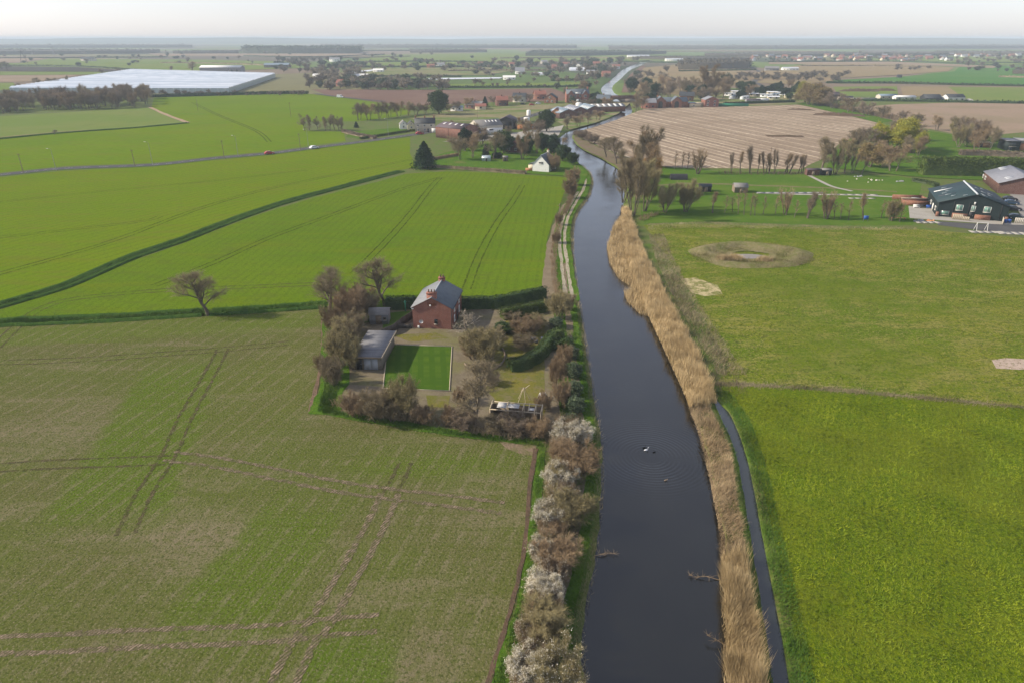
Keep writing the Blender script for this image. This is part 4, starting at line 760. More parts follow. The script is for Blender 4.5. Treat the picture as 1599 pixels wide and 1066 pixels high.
for (x, y, w_, n, lb) in [(1131, 403, 2.6, 900, 'orange reed tuft at the left end of the pond'), (1150, 401, 1.6, 450, 'small orange reed tuft in the pond'), (1193, 404, 2.0, 600, 'orange reed tuft at the right end of the pond')]:
    c = np.array(G(x, y+5)); blades('reed_tuft', c+rng.normal(size=(2*n, 2))*[w_*.4, .7], 1.8, .03, M_REED, lb, .15, z=.1)
a = rng.uniform(0, 6.283, 15000); f = rng.uniform(.42, 1.02, 15000); q = np.column_stack([pc[0]+14.8*f*np.cos(a), pc[1]+10.4*f*np.sin(a)])
blades('dead_grass', q, .75, .035, leafmat('bank_grass', (.15, .155, .04), (.33, .275, .14), .3), 'dead grass on the ring bank of the pond', .7, z=.05+.6*(1+.45*np.sin(a))*np.exp(-((f-.78)/.15)**2))
q = scatter([(1010, 350), (1100, 347), (1300, 354), (1430, 356), (1430, 361), (1300, 360), (1100, 356), (1012, 360)], 5000, 44); blades('dead_grass', q, .5, .04, M_DEADG, 'strip of pale dead grass between lawn and meadow', .7)

# ---------------------------------------------------------------- the blossoming hedge on the left bank
B = 'flowering bushes along the towpath'
for P, x, y, h, w, lb in [(BLOS[1], 884, 692, 3.2, 4.6, 'pinkish bush with white blossom at the garden corner'), (SHRUB[1], 901, 738, 4.0, 6.4, 'broad brown bush bulging over the towpath below the garden'),
        (BLOS[1], 872, 762, 3.3, 4.2, 'white blossoming bush just below the broad brown bush'), (SHRUB[3], 892, 815, 4.0, 5.6, 'olive bush leaning over the towpath, blossom on its left'),
        (BLOS[1], 856, 822, 3.2, 4.0, 'white blossoming bush on the field side of the olive bush'), (SHRUB[1], 866, 884, 3.6, 5.2, 'red-brown bush between two white blossoming ones'),
        (BLOS[1], 846, 878, 2.8, 3.2, 'small white blossoming bush beside the verge'), (BLOS[1], 848, 938, 3.0, 4.0, 'white blossoming bush below the red-brown bush'),
        (SHRUB[3], 846, 990, 3.7, 4.8, 'rounded olive-brown bush near the bottom edge'), (BLOS[1], 820, 1062, 3.2, 3.6, 'white blossoming bush at the bottom edge'), (BLOS[2], 868, 1075, 4.2, 5.6, 'sprawling bush with yellow-green branches at the bottom edge'),
        (BLOS[0], 822, 1000, 2.2, 2.6, 'low blossoming bush beside the bottom verge')]:
    plant(P, x, y, h=h, w=w, label=lb, cat='bush', group=B)
rb = np.random.default_rng(8)
for i in range(15):
    y = 690+i*25+rb.uniform(-6, 6); x = np.interp(y, [690, 760, 850, 950, 1080], [884, 876, 868, 846, 826])+rb.uniform(-16, 22)
    plant((BLOS[1], SHRUB[1], BLOS[2], SHRUB[3], BLOS[0])[i % 5], x, y, h=rb.uniform(1.8, 3.4), w=rb.uniform(2.6, 4.4), label='smaller twiggy bush filling the blossoming hedge', cat='bush', group='small bushes of the blossoming hedge')
scrub([(884, 665), (876, 700), (872, 760), (866, 850), (850, 940), (832, 1040), (825, 1090)], 3.4, 2.7, M_TWIGR, 'low brown twiggy undergrowth beneath the blossoming bushes', dens=120, tww=.011, name='undergrowth')
# ---------------------------------------------------------------- garden of the brick house
def T(P, x, y, yt, w, lb, cat='tree', gr=None, **k): return plant(P, x, y, yt, w, lb, cat, gr, **k)
T(OAK[1], 325, 493, 421, 82, 'lone bare tree on the hedge bank in the left field', rz=2.0)
T(OAK[1], 515, 488, 416, 88, 'gnarled bare oak at the corner of the garden'); T(OAK[1], 600, 478, 400, 82, 'rounded bare tree behind the small garden shed')
for P, x, y, yt, w, lb in [(SHRUB[1], 548, 505, 438, 60, 'tall brown shrub beside the gnarled oak'), (SHRUB[0], 575, 492, 448, 50, 'grey shrub behind the garden shed'), (SHRUB[3], 535, 535, 488, 44, 'olive shrub above the flat garage roof'),
        (SHRUB[3], 533, 572, 505, 52, 'tall olive shrub left of the garage'), (SHRUB[0], 522, 602, 548, 44, 'grey shrub at the bottom left of the garage'), (SHRUB[1], 520, 520, 470, 36, 'brown shrub under the gnarled oak'),
        (SHRUB[1], 556, 650, 606, 46, 'brown shrub at the lower left garden corner'), (SHRUB[0], 590, 655, 600, 60, 'grey-brown shrub below the garage doors'), (SHRUB[3], 632, 652, 585, 62, 'tall pale shrub below the striped lawn'),
        (SHRUB[0], 612, 658, 612, 44, 'low grey shrub in front of the pale shrub'), (SHRUB[1], 706, 660, 628, 40, 'small brown shrub left of the bare pear tree'), (SHRUB[2], 725, 668, 632, 50, 'purple-brown shrub beneath the bare pear tree'),
        (SHRUB[0], 775, 672, 640, 50, 'grey twiggy shrub below the ruined shed'), (SHRUB[2], 806, 677, 640, 56, 'dark twiggy shrub in front of the ruined shed'), (SHRUB[1], 838, 682, 645, 44, 'brown shrub at the right end of the ruined shed'),
        (SHRUB[3], 752, 568, 505, 62, 'broad olive shrub in the round flower bed'), (SHRUB[1], 738, 560, 520, 44, 'brown shrub on the left of the round flower bed'), (SHRUB[1], 820, 522, 488, 52, 'brown shrub in front of the clipped hedge'),
        (SHRUB[1], 870, 605, 545, 32, 'tall red-brown shrub inside the ivy hedge'), (SHRUB[1], 876, 635, 585, 30, 'red-brown shrub near the white ornament'), (SHRUB[0], 815, 545, 515, 40, 'grey shrub behind the laurel hedge'),
        (SHRUB[1], 560, 478, 440, 56, 'wide brown shrub between the two big bare trees'), (SHRUB[0], 545, 548, 496, 46, 'grey shrub overhanging the garage roof'), (SHRUB[3], 552, 575, 520, 40, 'tall olive shrub hanging over the garage front'), (SHRUB[0], 556, 522, 478, 44, 'grey shrub at the back of the garage'), (SHRUB[1], 880, 575, 530, 30, 'brown shrub inside the towpath hedge'), (SHRUB[3], 835, 512, 484, 40, 'olive shrub before the clipped hedge end'), (SHRUB[1], 720, 628, 596, 30, 'thin brown shrub left of the pear tree'), (SHRUB[1], 508, 588, 545, 30, 'brown shrub on the field side of the garage'), (SHRUB[0], 768, 545, 505, 46, 'grey-brown shrub on the right of the round flower bed'), (SHRUB[1], 660, 660, 625, 40, 'brown shrub below the lawn corner'), (SHRUB[0], 800, 500, 478, 34, 'grey shrub against the clipped hedge'), (SHRUB[1], 848, 640, 605, 30, 'brown shrub beside the garden path'), (SHRUB[2], 765, 600, 575, 30, 'small purple shrub in the mossy grass'), (SHRUB[3], 873, 497, 448, 44, 'pale bare shrub where the towpath meets the garden'), (SHRUB[0], 885, 485, 452, 30, 'thin grey shrub leaning over the towpath')]:
    T(P, x, y, yt+8, w, lb, 'bush', 'leafless shrubs of the garden')
pale = bare('bare_fruit_tree', 67, leafmat('lichen_twig', (.36, .31, .24), (.28, .24, .18), .6), h=5, trunk=.3, r0=.12, lv=2, kids=(8, 6), lens=(.6, .5), ang=(58, 50), up=.2, wig=.3, twigs=3, twl=.4, tww=.014)
T(pale, 733, 527, 486, 56, 'pale lichen-covered fruit tree at the corner of the brick house')
T(OAK[1], 740, 667, 568, 96, 'bare pear tree with a straight trunk at the bottom of the garden')
for P, x, y, yt, w, lb in [(LAUREL, 786, 520, 498, 34, 'rounded dark laurel in front of the clipped hedge'), (GREYB, 868, 512, 490, 24, 'ivy bush at the top of the laurel hedge'), (GREYB, 892, 560, 534, 26, 'grey-green ivy bush opposite the laurel hedge'),
        (GREYB, 896, 590, 560, 26, 'grey-green ivy bush halfway down the towpath side'), (GREYB, 896, 618, 588, 28, 'grey-green ivy bush beside the red-brown shrub'), (GREYB, 898, 644, 612, 30, 'grey-green ivy bush near the white ornament'),
        (LAUREL, 880, 586, 562, 24, 'dark laurel halfway down the towpath side'), (LAUREL, 886, 632, 606, 24, 'dark laurel beside the white ornament'), (LAUREL, 862, 545, 526, 26, 'dark laurel at the end of the curving hedge'), (LAUREL, 885, 542, 522, 24, 'dark ivy bush where the laurel hedge meets the towpath'), (GREYB, 890, 664, 640, 28, 'lowest grey-green ivy bush above the blossoming bush'), (LAUREL, 579, 502, 490, 14, 'dark bush beside the small garden shed')]:
    T(P, x, y, yt+6, w, lb, 'bush', 'evergreen bushes of the garden')
hedge([(797, 577), (812, 575), (830, 567), (845, 556), (853, 545), (862, 533), (874, 527)], 2.6, 1.9, M_LAUR, 'curving dark laurel hedge in the garden', .12, 330)
hedge([(784, 498), (805, 494), (830, 489), (852, 485)], 2.6, 2.2, M_HEDG, 'clipped yellow-green hedge in the garden', .11, 330)
hedge([(603, 482), (625, 482), (652, 481)], 2.2, 2.6, M_IVY, 'dark evergreen hedge left of the brick house', .12, 260)
hedge([(718, 482), (745, 481), (772, 480), (800, 475), (828, 469), (850, 465)], 2.2, 2.4, M_IVY, 'dark evergreen hedge right of the brick house', .12, 260)
scrub([(690, 660), (720, 670), (770, 680), (846, 687)], 1.6, 1.6, M_TWIG, 'thin bare hedge along the bottom of the garden', dens=34, tww=.012)
scrub([(520, 632), (560, 646), (620, 655), (690, 662)], 1.4, 1.5, M_TWIGR, 'thin bare hedge along the lower left of the garden', dens=30, tww=.012)
scrub([(872, 470), (866, 430), (864, 400), (868, 372), (876, 350)], 1.8, 1.6, M_TWIGR, 'brown scrub between wheat field and canal track', dens=26, tww=.014)
scrub([(880, 338), (887, 322), (893, 308), (897, 294)], 1.6, 2.2, M_TWIGR, 'brown scrub on the inside of the track bend', dens=34, tww=.016)
for x, y, yt, w in [(868, 380, 362, 16), (872, 352, 332, 14), (889, 310, 278, 22), (894, 290, 262, 24)]: T(SHRUB[1], x, y, yt, w, 'brown bush beside the pale canal track', 'bush', 'bushes beside the canal track')

# ---------------------------------------------------------------- big trees on the right bank
for P, x, y, yt, w, lb in [(TALL[0], 988, 337, 228, 74, 'tallest bare tree where the reeds begin'), (TALL[1], 1006, 330, 250, 56, 'olive bare tree right of the tallest one'), (TALL[0], 972, 316, 250, 56, 'bare tree leaning over the canal water'),
        (TALL[2], 1004, 305, 222, 60, 'bare tree behind the tallest canal side tree'), (TALL[0], 1004, 262, 196, 58, 'bare tree at the edge of the ploughed field'), (OAK[1], 962, 256, 213, 46, 'rounded dark bare tree at the water edge'),
        (TALL[2], 1017, 262, 205, 36, 'slender bare tree beside the orange osier'), (OAK[1], 946, 246, 214, 34, 'small bare tree upstream on the far bank')]: T(P, x, y, yt, w, lb, 'tree', 'bare trees on the right canal bank')
T(OSIER, 1018, 276, 246, 32, 'glowing orange osier bush by the canal trees', 'bush')
for x, y, yt, lb in [(912, 219, 205, 'reddish bush at the tip of the canal bend'), (925, 225, 209, 'second reddish bush on the canal bend'), (905, 214, 203, 'small reddish bush nearest the boatyard')]: T(SHRUB[2], x, y, yt, 26, lb, 'bush', 'reddish bushes on the far bank')
scrub([(1000, 345), (1015, 338), (1035, 333)], 3, 1.3, M_TWIGR, 'dark brambles at the corner of the lawn', dens=40, tww=.014, name='bramble_patch', cat='bush')
# ---------------------------------------------------------------- lawn trees and the pollard row
T(BALLW, 1037, 332, 285, 42, 'left of two round coppiced willows on the lawn'); T(BALLW, 1070, 331, 283, 44, 'right of two round coppiced willows on the lawn', rz=1)
for P, x, y, yt, w, lb in [(POLL[0], 1226, 336, 294, 30, 'pollard with spreading stems on the lawn'), (POLL[1], 1260, 341, 298, 28, 'twin-stemmed pollard on the lawn'), (POLL[0], 1290, 342, 298, 40, 'leaning pollard on the lawn'), (POLL[2], 1112, 333, 300, 24, 'thin pollard nearest the coppiced willows'),
        (SHRUB[3], 1391, 345, 312, 26, 'olive shrub beside the hall patio'), (POLL[2], 1347, 342, 302, 26, 'small tree beside the blue board')]: T(P, x, y, yt, w, lb, 'tree' if P is not SHRUB[3] else 'bush', 'trees on the mown lawn')
for x, y, yt in [(1131, 333, 305), (1152, 335, 300), (1161, 336, 294), (1171, 337, 300), (1178, 337, 304), (1191, 335, 306), (1210, 334, 305), (1302, 343, 315), (1312, 342, 316), (1324, 344, 310), (1392, 346, 318), (1404, 347, 318), (1143, 331, 306), (1240, 340, 312), (1375, 341, 312)]:
    T(SAP, x, y, yt, 16, 'thin young tree planted in the mown lawn', 'tree', 'saplings on the mown lawn')
T(POLL[0], 1089, 272, 232, 34, 'tall spreading pollard alone on the field edge')
for i, (x, yt) in enumerate([(1141, 238), (1155, 236), (1170, 228), (1182, 238), (1194, 236), (1200, 240), (1209, 232), (1225, 238), (1230, 240), (1246, 240), (1252, 242), (1318, 240), (1330, 240), (1345, 244)]):
    T(POLL[1+i % 2], x, 271, yt, 13+5*(i % 3), 'bare pollard in the row along the ploughed field', 'tree', 'pollard row along the ploughed field')
for x in (1053, 1064, 1073): T(SAP, x, 265, 236, 14, 'thin bare tree left of the tall spreading pollard', 'tree', 'thin trees left of the tall pollard')
T(OAK[1], 1282, 271, 214, 54, 'large bare tree behind the brick shed'); T(TALL[0], 1303, 273, 220, 40, 'white-stemmed bare tree right of the brick shed')
T(WILT, 1357, 262, 224, 38, 'tan willow in front of the yellow willow'); T(WIL, 1392, 238, 186, 66, 'rounded bright yellow willow'); T(WIL, 1424, 240, 196, 44, 'smaller yellow-green willow beside the rounded one')
scrub([(1120, 272), (1180, 273), (1255, 273)], 3, 1.6, M_TWIGP, 'low purple scrub under the pollard row', dens=14, tww=.02)
rg = np.random.default_rng(77)
for i in range(30):
    x = rg.uniform(1318, 1560); y = np.interp(x, [1318, 1400, 1480, 1560], [238, 232, 226, 222])+rg.uniform(-12, 24)*(1 if x < 1430 else .7)
    T(COPSE[i % 3] if i % 4 else TALL[i % 3], x, y, y-rg.uniform(26, 40), rg.uniform(24, 36), 'bare tree in the thicket behind the conifer hedge', 'tree', 'thicket behind the conifer hedge')
T(COPSE[1], 1392, 268, 225, 46, 'red-brown bare tree at the head of the lawn'); blades('dead_grass', scatter([(1372, 250), (1388, 247), (1390, 262), (1376, 262)], 900, 3), 2.2, .05, M_REED, 'pale pampas clump among the bare trees', .3, kind=None, cat='grass')
hedge([(1436, 273), (1480, 274), (1540, 275), (1640, 278)], 5.5, HT(1500, 274, 246), M_HEDG, 'tall dark conifer hedge behind the hall', .34, 150, zig=.3)
hedge([(1498, 243), (1540, 244), (1600, 247), (1640, 249)], 3.5, 2.6, M_TWIGP, 'dark purple hedge behind the conifer hedge', .3, 60)
for x, y, yt, w in [(1524, 218, 203, 16), (1538, 216, 202, 12), (1512, 222, 206, 14)]: T(EVER[1], x, y, yt, w, 'small dark evergreen in the thicket', 'tree', 'evergreens in the thicket')
hedge([(1425, 284), (1450, 288), (1462, 292)], 2.2, 1.3, M_LAUR, 'flower hedge beside the brick enclosure', .2, 90)
# scrub line between the two ploughed fields
scrub([(1262, 160), (1290, 166), (1330, 174), (1370, 182), (1400, 188)], 6, 4.5, M_TWIGR, 'brown scrub line between the ploughed fields', dens=22, tww=.035)
for x, y, yt, w, P in [(1262, 164, 130, 44, WILT), (1280, 166, 136, 40, WILT), (1300, 170, 144, 34, COPSE[0]), (1326, 176, 152, 30, COPSE[1]), (1350, 181, 158, 28, COPSE[0]), (1376, 186, 164, 24, COPSE[2]), (1405, 192, 172, 22, COPSE[0]), (1432, 198, 176, 26, COPSE[2]), (1462, 204, 180, 24, COPSE[1]), (1492, 210, 180, 26, COPSE[0])]:
    T(P, x, y, yt, w, 'bare tree in the scrub line between the ploughed fields', 'tree', 'trees of the scrub line')
T(WIL, 1258, 160, 128, 34, 'yellow willow at the end of the caravan park')
# ---------------------------------------------------------------- trees round the white cottage and workshops
T(CONI[0], 663, 263, 221, 38, 'broad dark conifer at the corner of the wheat field')
for P, x, y, yt, w, lb in [(COPSE[2], 718, 250, 212, 34, 'bare tree left of the cottage garden'), (COPSE[1], 738, 247, 208, 30, 'second bare tree left of the cottage garden'), (EVER[1], 726, 236, 200, 24, 'dark evergreen behind the red barn'), (CONI[1], 758, 248, 226, 14, 'small cone conifer in the cottage garden'),
        (EVER[0], 786, 240, 204, 34, 'dark spreading evergreen in the cottage garden'), (OAK[1], 770, 249, 206, 36, 'ivy-covered bare tree in the cottage garden'), (TALL[2], 815, 250, 208, 26, 'ivy stems left of the cottage'), (EVER[0], 822, 244, 212, 24, 'dark ivy tree left of the cottage roof'),
        (TALL[0], 838, 240, 204, 26, 'bare tree behind the cottage roof'), (EVER[0], 846, 238, 208, 24, 'dark ivy tree behind the cottage roof'), (EVER[1], 862, 240, 210, 26, 'dark evergreen right of the cottage'), (EVER[0], 878, 252, 226, 26, 'evergreen between cottage and canal'), (EVER[0], 893, 258, 238, 20, 'low evergreen at the canal edge'),
        (SHRUB[1], 864, 268, 240, 24, 'brown tree against the cottage roof'), (EVER[1], 800, 236, 214, 20, 'dark evergreen by the brick bungalow'), (COPSE[0], 752, 226, 204, 26, 'bare tree beside the white workshop'), (EVER[1], 776, 248, 238, 18, 'dark bush by the garden hut')]:
    T(P, x, y, yt, w, lb, 'tree', 'trees round the white cottage')
T(EVER[0], 853, 206, 171, 28, 'round dark evergreen beside the boatyard'); T(EVER[0], 685, 179, 141, 34, 'big round dark evergreen by the overgrown plot'); T(CONI[1], 757, 167, 151, 11, 'small cone conifer by the overgrown plot'); T(CONI[1], 556, 200, 190, 8, 'little conifer in the paddock')
hedge([(655, 261), (700, 264), (760, 268), (820, 272)], 1.6, 1.2, M_TWIG, 'low brown hedge in front of the cottage garden', .22, 90)
hedge([(668, 252), (690, 248), (715, 244)], 1.4, 1.3, M_TWIGR, 'red-brown hedge beside the broad conifer', .22, 90)
hedge([(562, 218), (600, 212), (640, 206), (664, 204)], 1.6, 1.1, M_HEDG, 'roadside garden hedge by the white house', .22, 70)
hedge([(536, 207), (560, 213), (585, 217)], 3, 1.5, M_TWIGP, 'dark brown hedge by the paddock', .3, 60)
T(LAUREL, 846, 267, 257, 10, 'yellow flowering bush beside the cottage', 'bush')
for i, x in enumerate([475, 483, 496, 508, 515, 522, 529, 534]): T(OAK[i % 2], x, 205-(i % 3), 178+(i % 4)*1.5, 17+6*(i == 0), 'bare tree in the row beyond the road', 'tree', 'tree row beyond the road')
for i, (x, y, yt, w) in enumerate([(560, 188, 160, 26), (575, 188, 162, 24), (592, 186, 160, 26), (607, 184, 158, 26), (622, 182, 158, 26), (637, 180, 158, 24), (650, 180, 160, 22), (664, 178, 162, 20), (700, 176, 162, 20), (712, 174, 158, 20), (730, 170, 152, 24), (745, 168, 156, 18), (772, 164, 150, 20), (790, 163, 150, 18), (806, 162, 148, 20), (826, 160, 146, 18)]):
    T(COPSE[i % 3], x, y, yt, w, 'bare tree along the edge of the brown field', 'tree', 'trees along the brown field')
# boatyard, bridge and barns
for i, (x, y, yt, w) in enumerate([(885, 202, 182, 26), (902, 198, 180, 24), (918, 194, 176, 22), (934, 188, 172, 20), (948, 172, 152, 18), (930, 160, 144, 20), (938, 158, 146, 18), (1000, 172, 148, 26), (1012, 168, 146, 22), (992, 176, 156, 20)]):
    T([OAK[1], COPSE[1], EVER[1]][i % 3 if i > 3 else i % 2], x, y, yt, w, 'tree beside the boatyard and road bridge', 'tree', 'trees by the boatyard')
for i in range(34):
    x = rg.uniform(985, 1135); y = rg.uniform(139, 156) if x < 1090 else rg.uniform(140, 160)
    T(COPSE[i % 3] if i % 5 else EVER[1], x, y, y-rg.uniform(17, 27), rg.uniform(18, 26), 'tree in the dense belt behind the red brick barns', 'tree', 'belt behind the red barns')
T(TALL[2], 1106, 152, 100, 36, 'tall red-brown poplar behind the barns')
for i in range(26):
    x = rg.uniform(1150, 1250); y = rg.uniform(140, 156); T([EVER[1], CONI[1], EVER[0], COPSE[1]][i % 4], x, y, y-rg.uniform(10, 18), rg.uniform(12, 20), 'tree among the caravans', 'tree', 'trees of the caravan park', parts=False)
hedge([(1130, 164), (1180, 162), (1240, 160)], 2.5, 1.8, M_IVY, 'dark hedge in front of the caravan park', .5, 22)
# ---------------------------------------------------------------- brown wood on the left
for i in range(110):
    x = rg.uniform(-40, 232); f = rg.random(); y = np.interp(x, [-40, 0, 100, 232], [182, 179, 174, 167])-f*14
    T(COPSE[i % 3], x, y, y-rg.uniform(21, 29), rg.uniform(16, 24), 'bare tree of the brown wood in front of the greenhouse', 'tree', 'brown wood before the greenhouse', parts=False)
hedge([(236, 152.5), (330, 150), (420, 147.5), (480, 147)], 4, 2.6, M_IVY, 'dark hedge along the front of the greenhouse', .7, 14)
for x, y, yt, w in [(62, 137, 121, 16), (75, 136, 122, 14), (90, 135, 122, 16), (28, 141, 130, 20), (106, 133, 118, 12), (160, 118, 108, 16), (185, 117, 107, 14), (300, 113, 96, 22), (268, 113, 103, 12), (12, 110, 96, 18), (2, 111, 98, 14), (372, 93, 87, 9), (85, 211, 203, 9)]: T(OAK[1], x, y, yt, w, 'bare tree around the greenhouse fields', 'tree', 'trees around the greenhouse', parts=False)
# ---------------------------------------------------------------- middle distance and far woods
def mesh_vf(me):
    v = np.empty(len(me.vertices)*3); me.vertices.foreach_get('co', v); me.calc_loop_triangles(); f = np.empty(len(me.loop_triangles)*3, int); me.loop_triangles.foreach_get('vertices', f); return v.reshape(-1, 3), f.reshape(-1, 3)
PL = [np.array([p[0] for p in CL]), -np.array([p[1] for p in CL], float)]; PR = [np.array([p[0] for p in CR]), -np.array([p[1] for p in CR], float)]
LV, LF = mesh_vf(FARL.both); EV, EF = mesh_vf(FART[1].both)
def belt(x0, x1, y0, y1, n, hp, lb, gr, kinds=(0, 0, 1), wp=1.1, seed=0, mass=None):
    """trees scattered over a strip of ground; beyond a kilometre they are one mass"""
    r_ = np.random.default_rng(seed+int(x0)); mass = y1 <= 142 if mass is None else mass; mb = MB()
    for i in range(n):
        x = r_.uniform(x0, x1); y = r_.uniform(y0, y1); k = kinds[i % len(kinds)]; h_ = r_.uniform(*hp)
        if any(np.interp(-q, PL[1], PL[0])-h_*.8 < x < np.interp(-q, PR[1], PR[0])+h_*.8 for q in (y, y-h_*.5, y-h_)) and y < 180: continue     # keep the water and its sight line open
        if mass:
            X, Y = G(x, y); P = FART[1] if k == 1 else FARL; v, f = (EV, EF) if k == 1 else (LV, LF); sz = HT(x, y, y-h_)/P.h; sx = h_*wp*r_.uniform(.8, 1.4)*MPP(x, y)/P.w; a = r_.uniform(0, 6.28); ca, sa = math.cos(a), math.sin(a)
            mb.add(np.column_stack([X+sx*(v[:, 0]*ca-v[:, 1]*sa), Y+sx*(v[:, 0]*sa+v[:, 1]*ca), v[:, 2]*sz]), f, 1 if k == 1 else 0)
        else: T(COPSE[i % 3] if k == 2 else FART[k], x, y, y-h_, h_*wp*r_.uniform(.8, 1.4), lb, 'tree', gr, parts=False)
    if mass: tag(mb.build('far_trees', [FARL.both.materials[1], FART[1].both.materials[1]]), gr+' too far off to tell apart', None, None, 'stuff')
belt(560, 692, 133, 141, 34, (9, 17), 'bare tree in the belt behind the brown field', 'belt behind the brown field', (2, 2, 0, 1)); belt(490, 560, 118, 141, 26, (9, 18), 'tree between greenhouse and brown field', 'trees right of the greenhouse', (2, 2, 0))
belt(690, 860, 124, 138, 16, (5, 10), 'hedge tree around the vegetable plots', 'trees round the plots', (2, 0)); belt(760, 960, 95, 112, 40, (5, 10), 'tree around the far hamlet', 'far hamlet trees', (0, 0, 1))
belt(560, 760, 86, 108, 22, (4, 9), 'scattered far tree in the pastures', 'far pasture trees'); belt(440, 560, 95, 108, 16, (5, 9), 'tree around the far barns', 'far barn trees')
belt(910, 985, 108, 134, 26, (6, 13), 'tree along the straight canal reach', 'trees by the straight canal', (2, 0, 2, 1)); belt(1160, 1310, 121, 128, 22, (7, 12), 'purple bare tree of the far copse', 'purple copse', (2, 2))
belt(1180, 1480, 88, 97, 46, (3.5, 6), 'tree among the village houses', 'village trees', (0, 1)); belt(1480, 1620, 88, 104, 26, (4, 9), 'tree at the far right settlement', 'far right trees', (0, 2)); belt(1395, 1450, 105, 112, 9, (4, 6), 'bush in the stubble field', 'stubble field bushes', (0,), 1.8)
belt(560, 900, 97, 112, 70, (4, 9), 'tree in the hedgerows of the middle distance', 'middle distance hedgerow trees', (2, 0, 2, 1), 1.3, 1); belt(875, 1000, 96, 128, 46, (5, 11), 'tree in the belt beside the straight canal', 'canal belt trees', (2, 0, 1), 1.2, 2); belt(430, 560, 96, 116, 46, (5, 10), 'tree in the belt right of the pasture', 'belt right of the pasture', (2, 0, 1), 1.3, 3)
belt(0, 560, 84, 100, 34, (2.5, 5), 'small tree on the far left plain', 'far left plain trees', (0, 1), 1.6, 4); belt(1160, 1500, 84, 98, 80, (2.5, 5.5), 'tree between the village roofs', 'trees between the village roofs', (0, 1, 0), 1.5, 5); belt(1500, 1640, 84, 112, 34, (3, 8), 'tree at the far right edge', 'far right edge trees', (2, 0, 1), 1.4, 6); belt(880, 1010, 140, 172, 26, (8, 16), 'tree between pub and road bridge', 'trees between pub and bridge', (2, 2, 1), 1.1, 7); belt(700, 880, 205, 238, 20, (12, 24), 'bare tree behind the workshop yard', 'trees behind the yard', (2, 2), .8, 8); belt(980, 1060, 110, 140, 14, (8, 14), 'bare tree on the edge of the stubble field', 'stubble edge trees', (2, 0), 1.2, 9)
belt(860, 1000, 98, 140, 40, (6, 13), 'x', 'dense trees along the straight canal', (0, 0, 1), 1.2, 21); belt(480, 580, 108, 141, 50, (7, 14), 'x', 'dense trees right of the glasshouse', (0, 0, 1), 1.2, 22); belt(560, 700, 126, 141, 36, (8, 15), 'x', 'dense bare belt behind the brown field', (0, 0, 0, 1), 1.2, 23); belt(1150, 1320, 118, 128, 26, (6, 11), 'x', 'low purple copse', (0,), 1.6, 24); belt(740, 880, 100, 124, 40, (4, 8), 'x', 'hedgerow trees round the plots', (0, 1, 0), 1.5, 25)
belt(236, 480, 147.6, 150.2, 44, (4, 9), 'x', 'small hedge trees before the greenhouse', (0,), 1.1, 12, True)
belt(0, 320, 88, 104, 16, (3, 7), 'scattered tree beyond the greenhouse', 'trees beyond the greenhouse')
def wood(px, h, n, label, dark=False, seed=0):
    """a far wood that reads as one mass"""
    c = scatter(px, n, seed+5); r_ = np.random.default_rng(seed); mb = MB(); q = np.repeat(c, 16, 0)+r_.normal(size=(n*16, 2))*h*.28; z = h*(.15+.85*r_.random(n*16)**.6)*np.repeat(r_.uniform(.75, 1.1, n), 16)
    tri_to(mb, np.column_stack([q, z]), h*.16, 0, r_); w = np.array([G(*p) for p in px]); ce = w.mean(0)
    t = geometry.tessellate_polygon([[Vector((*p, 0)) for p in w]]); m_ = len(w)
    mb.add([(*p, .5) for p in w]+[(*p, h*.78) for p in w], [(i, (i+1) % m_, m_+(i+1) % m_, m_+i) for i in range(m_)], 0); mb.add([(*p, h*.78) for p in w], t, 0)
    tag(mb.build('far_wood', leafmat('wood_mass', (.03, .045, .022), (.055, .06, .03), .05) if dark else leafmat('wood_mass', (.07, .06, .045), (.10, .085, .055), .05)), label, None, None, 'stuff')
for k, a in enumerate([([(-200, 87), (0, 86), (240, 84), (250, 82), (0, 81), (-200, 81)], 13, 500, 'hazy wood on the far left horizon'), ([(378, 84), (560, 84), (565, 81.5), (385, 81)], 22, 500, 'long dark wood below the left skyline', True), ([(820, 88), (905, 88), (1000, 86), (1040, 84.5), (900, 83.5), (830, 84)], 12, 420, 'dark wood below the middle of the skyline', True),
        ([(1058, 109), (1168, 107.5), (1168, 103), (1065, 104)], 13, 420, 'bare plantation behind the stubble field'), ([(640, 83), (760, 82), (755, 80), (640, 80)], 10, 260, 'thin line of far trees'), ([(1100, 89), (1300, 88), (1480, 87), (1480, 85), (1300, 85), (1100, 86)], 8, 500, 'hazy trees behind the village'),
        ([(1000, 93), (1170, 95), (1170, 93), (1000, 91)], 7, 300, 'hedgerow trees left of the village'), ([(1460, 86), (1700, 88), (1700, 84), (1460, 83)], 9, 350, 'hazy trees at the far right horizon'), ([(-300, 76), (300, 75), (300, 73), (-300, 73.5)], 16, 400, 'faint tree line under the left skyline'), ([(500, 75), (900, 76), (900, 74), (500, 73)], 16, 400, 'faint tree line under the middle skyline'), ([(950, 78), (1700, 76), (1700, 73), (950, 75)], 15, 500, 'faint tree line under the right skyline'),
        ([(270, 84.5), (372, 84), (372, 82.5), (270, 83)], 9, 240, 'low wood behind the grey field'), ([(1580, 116), (1700, 117), (1700, 112), (1595, 112)], 7, 120, 'brown copse at the right edge')]):
    wood(*a[:4], dark=len(a) > 4, seed=k)
blades('boundary_grass', (lambda w: w[(i_ := rng.integers(0, len(w)-1, 7000))]+(w[i_+1]-w[i_])*rng.random((7000, 1))+rng.normal(size=(7000, 2))*[.3, .55])(np.array([G(*q) for q in smooth([(1118, 599), (1200, 602), (1300, 608), (1400, 617), (1500, 626), (1640, 640)], 10)])), .45, .035, M_DEADG, 'ragged dead grass along the edge of the meadow', .7)
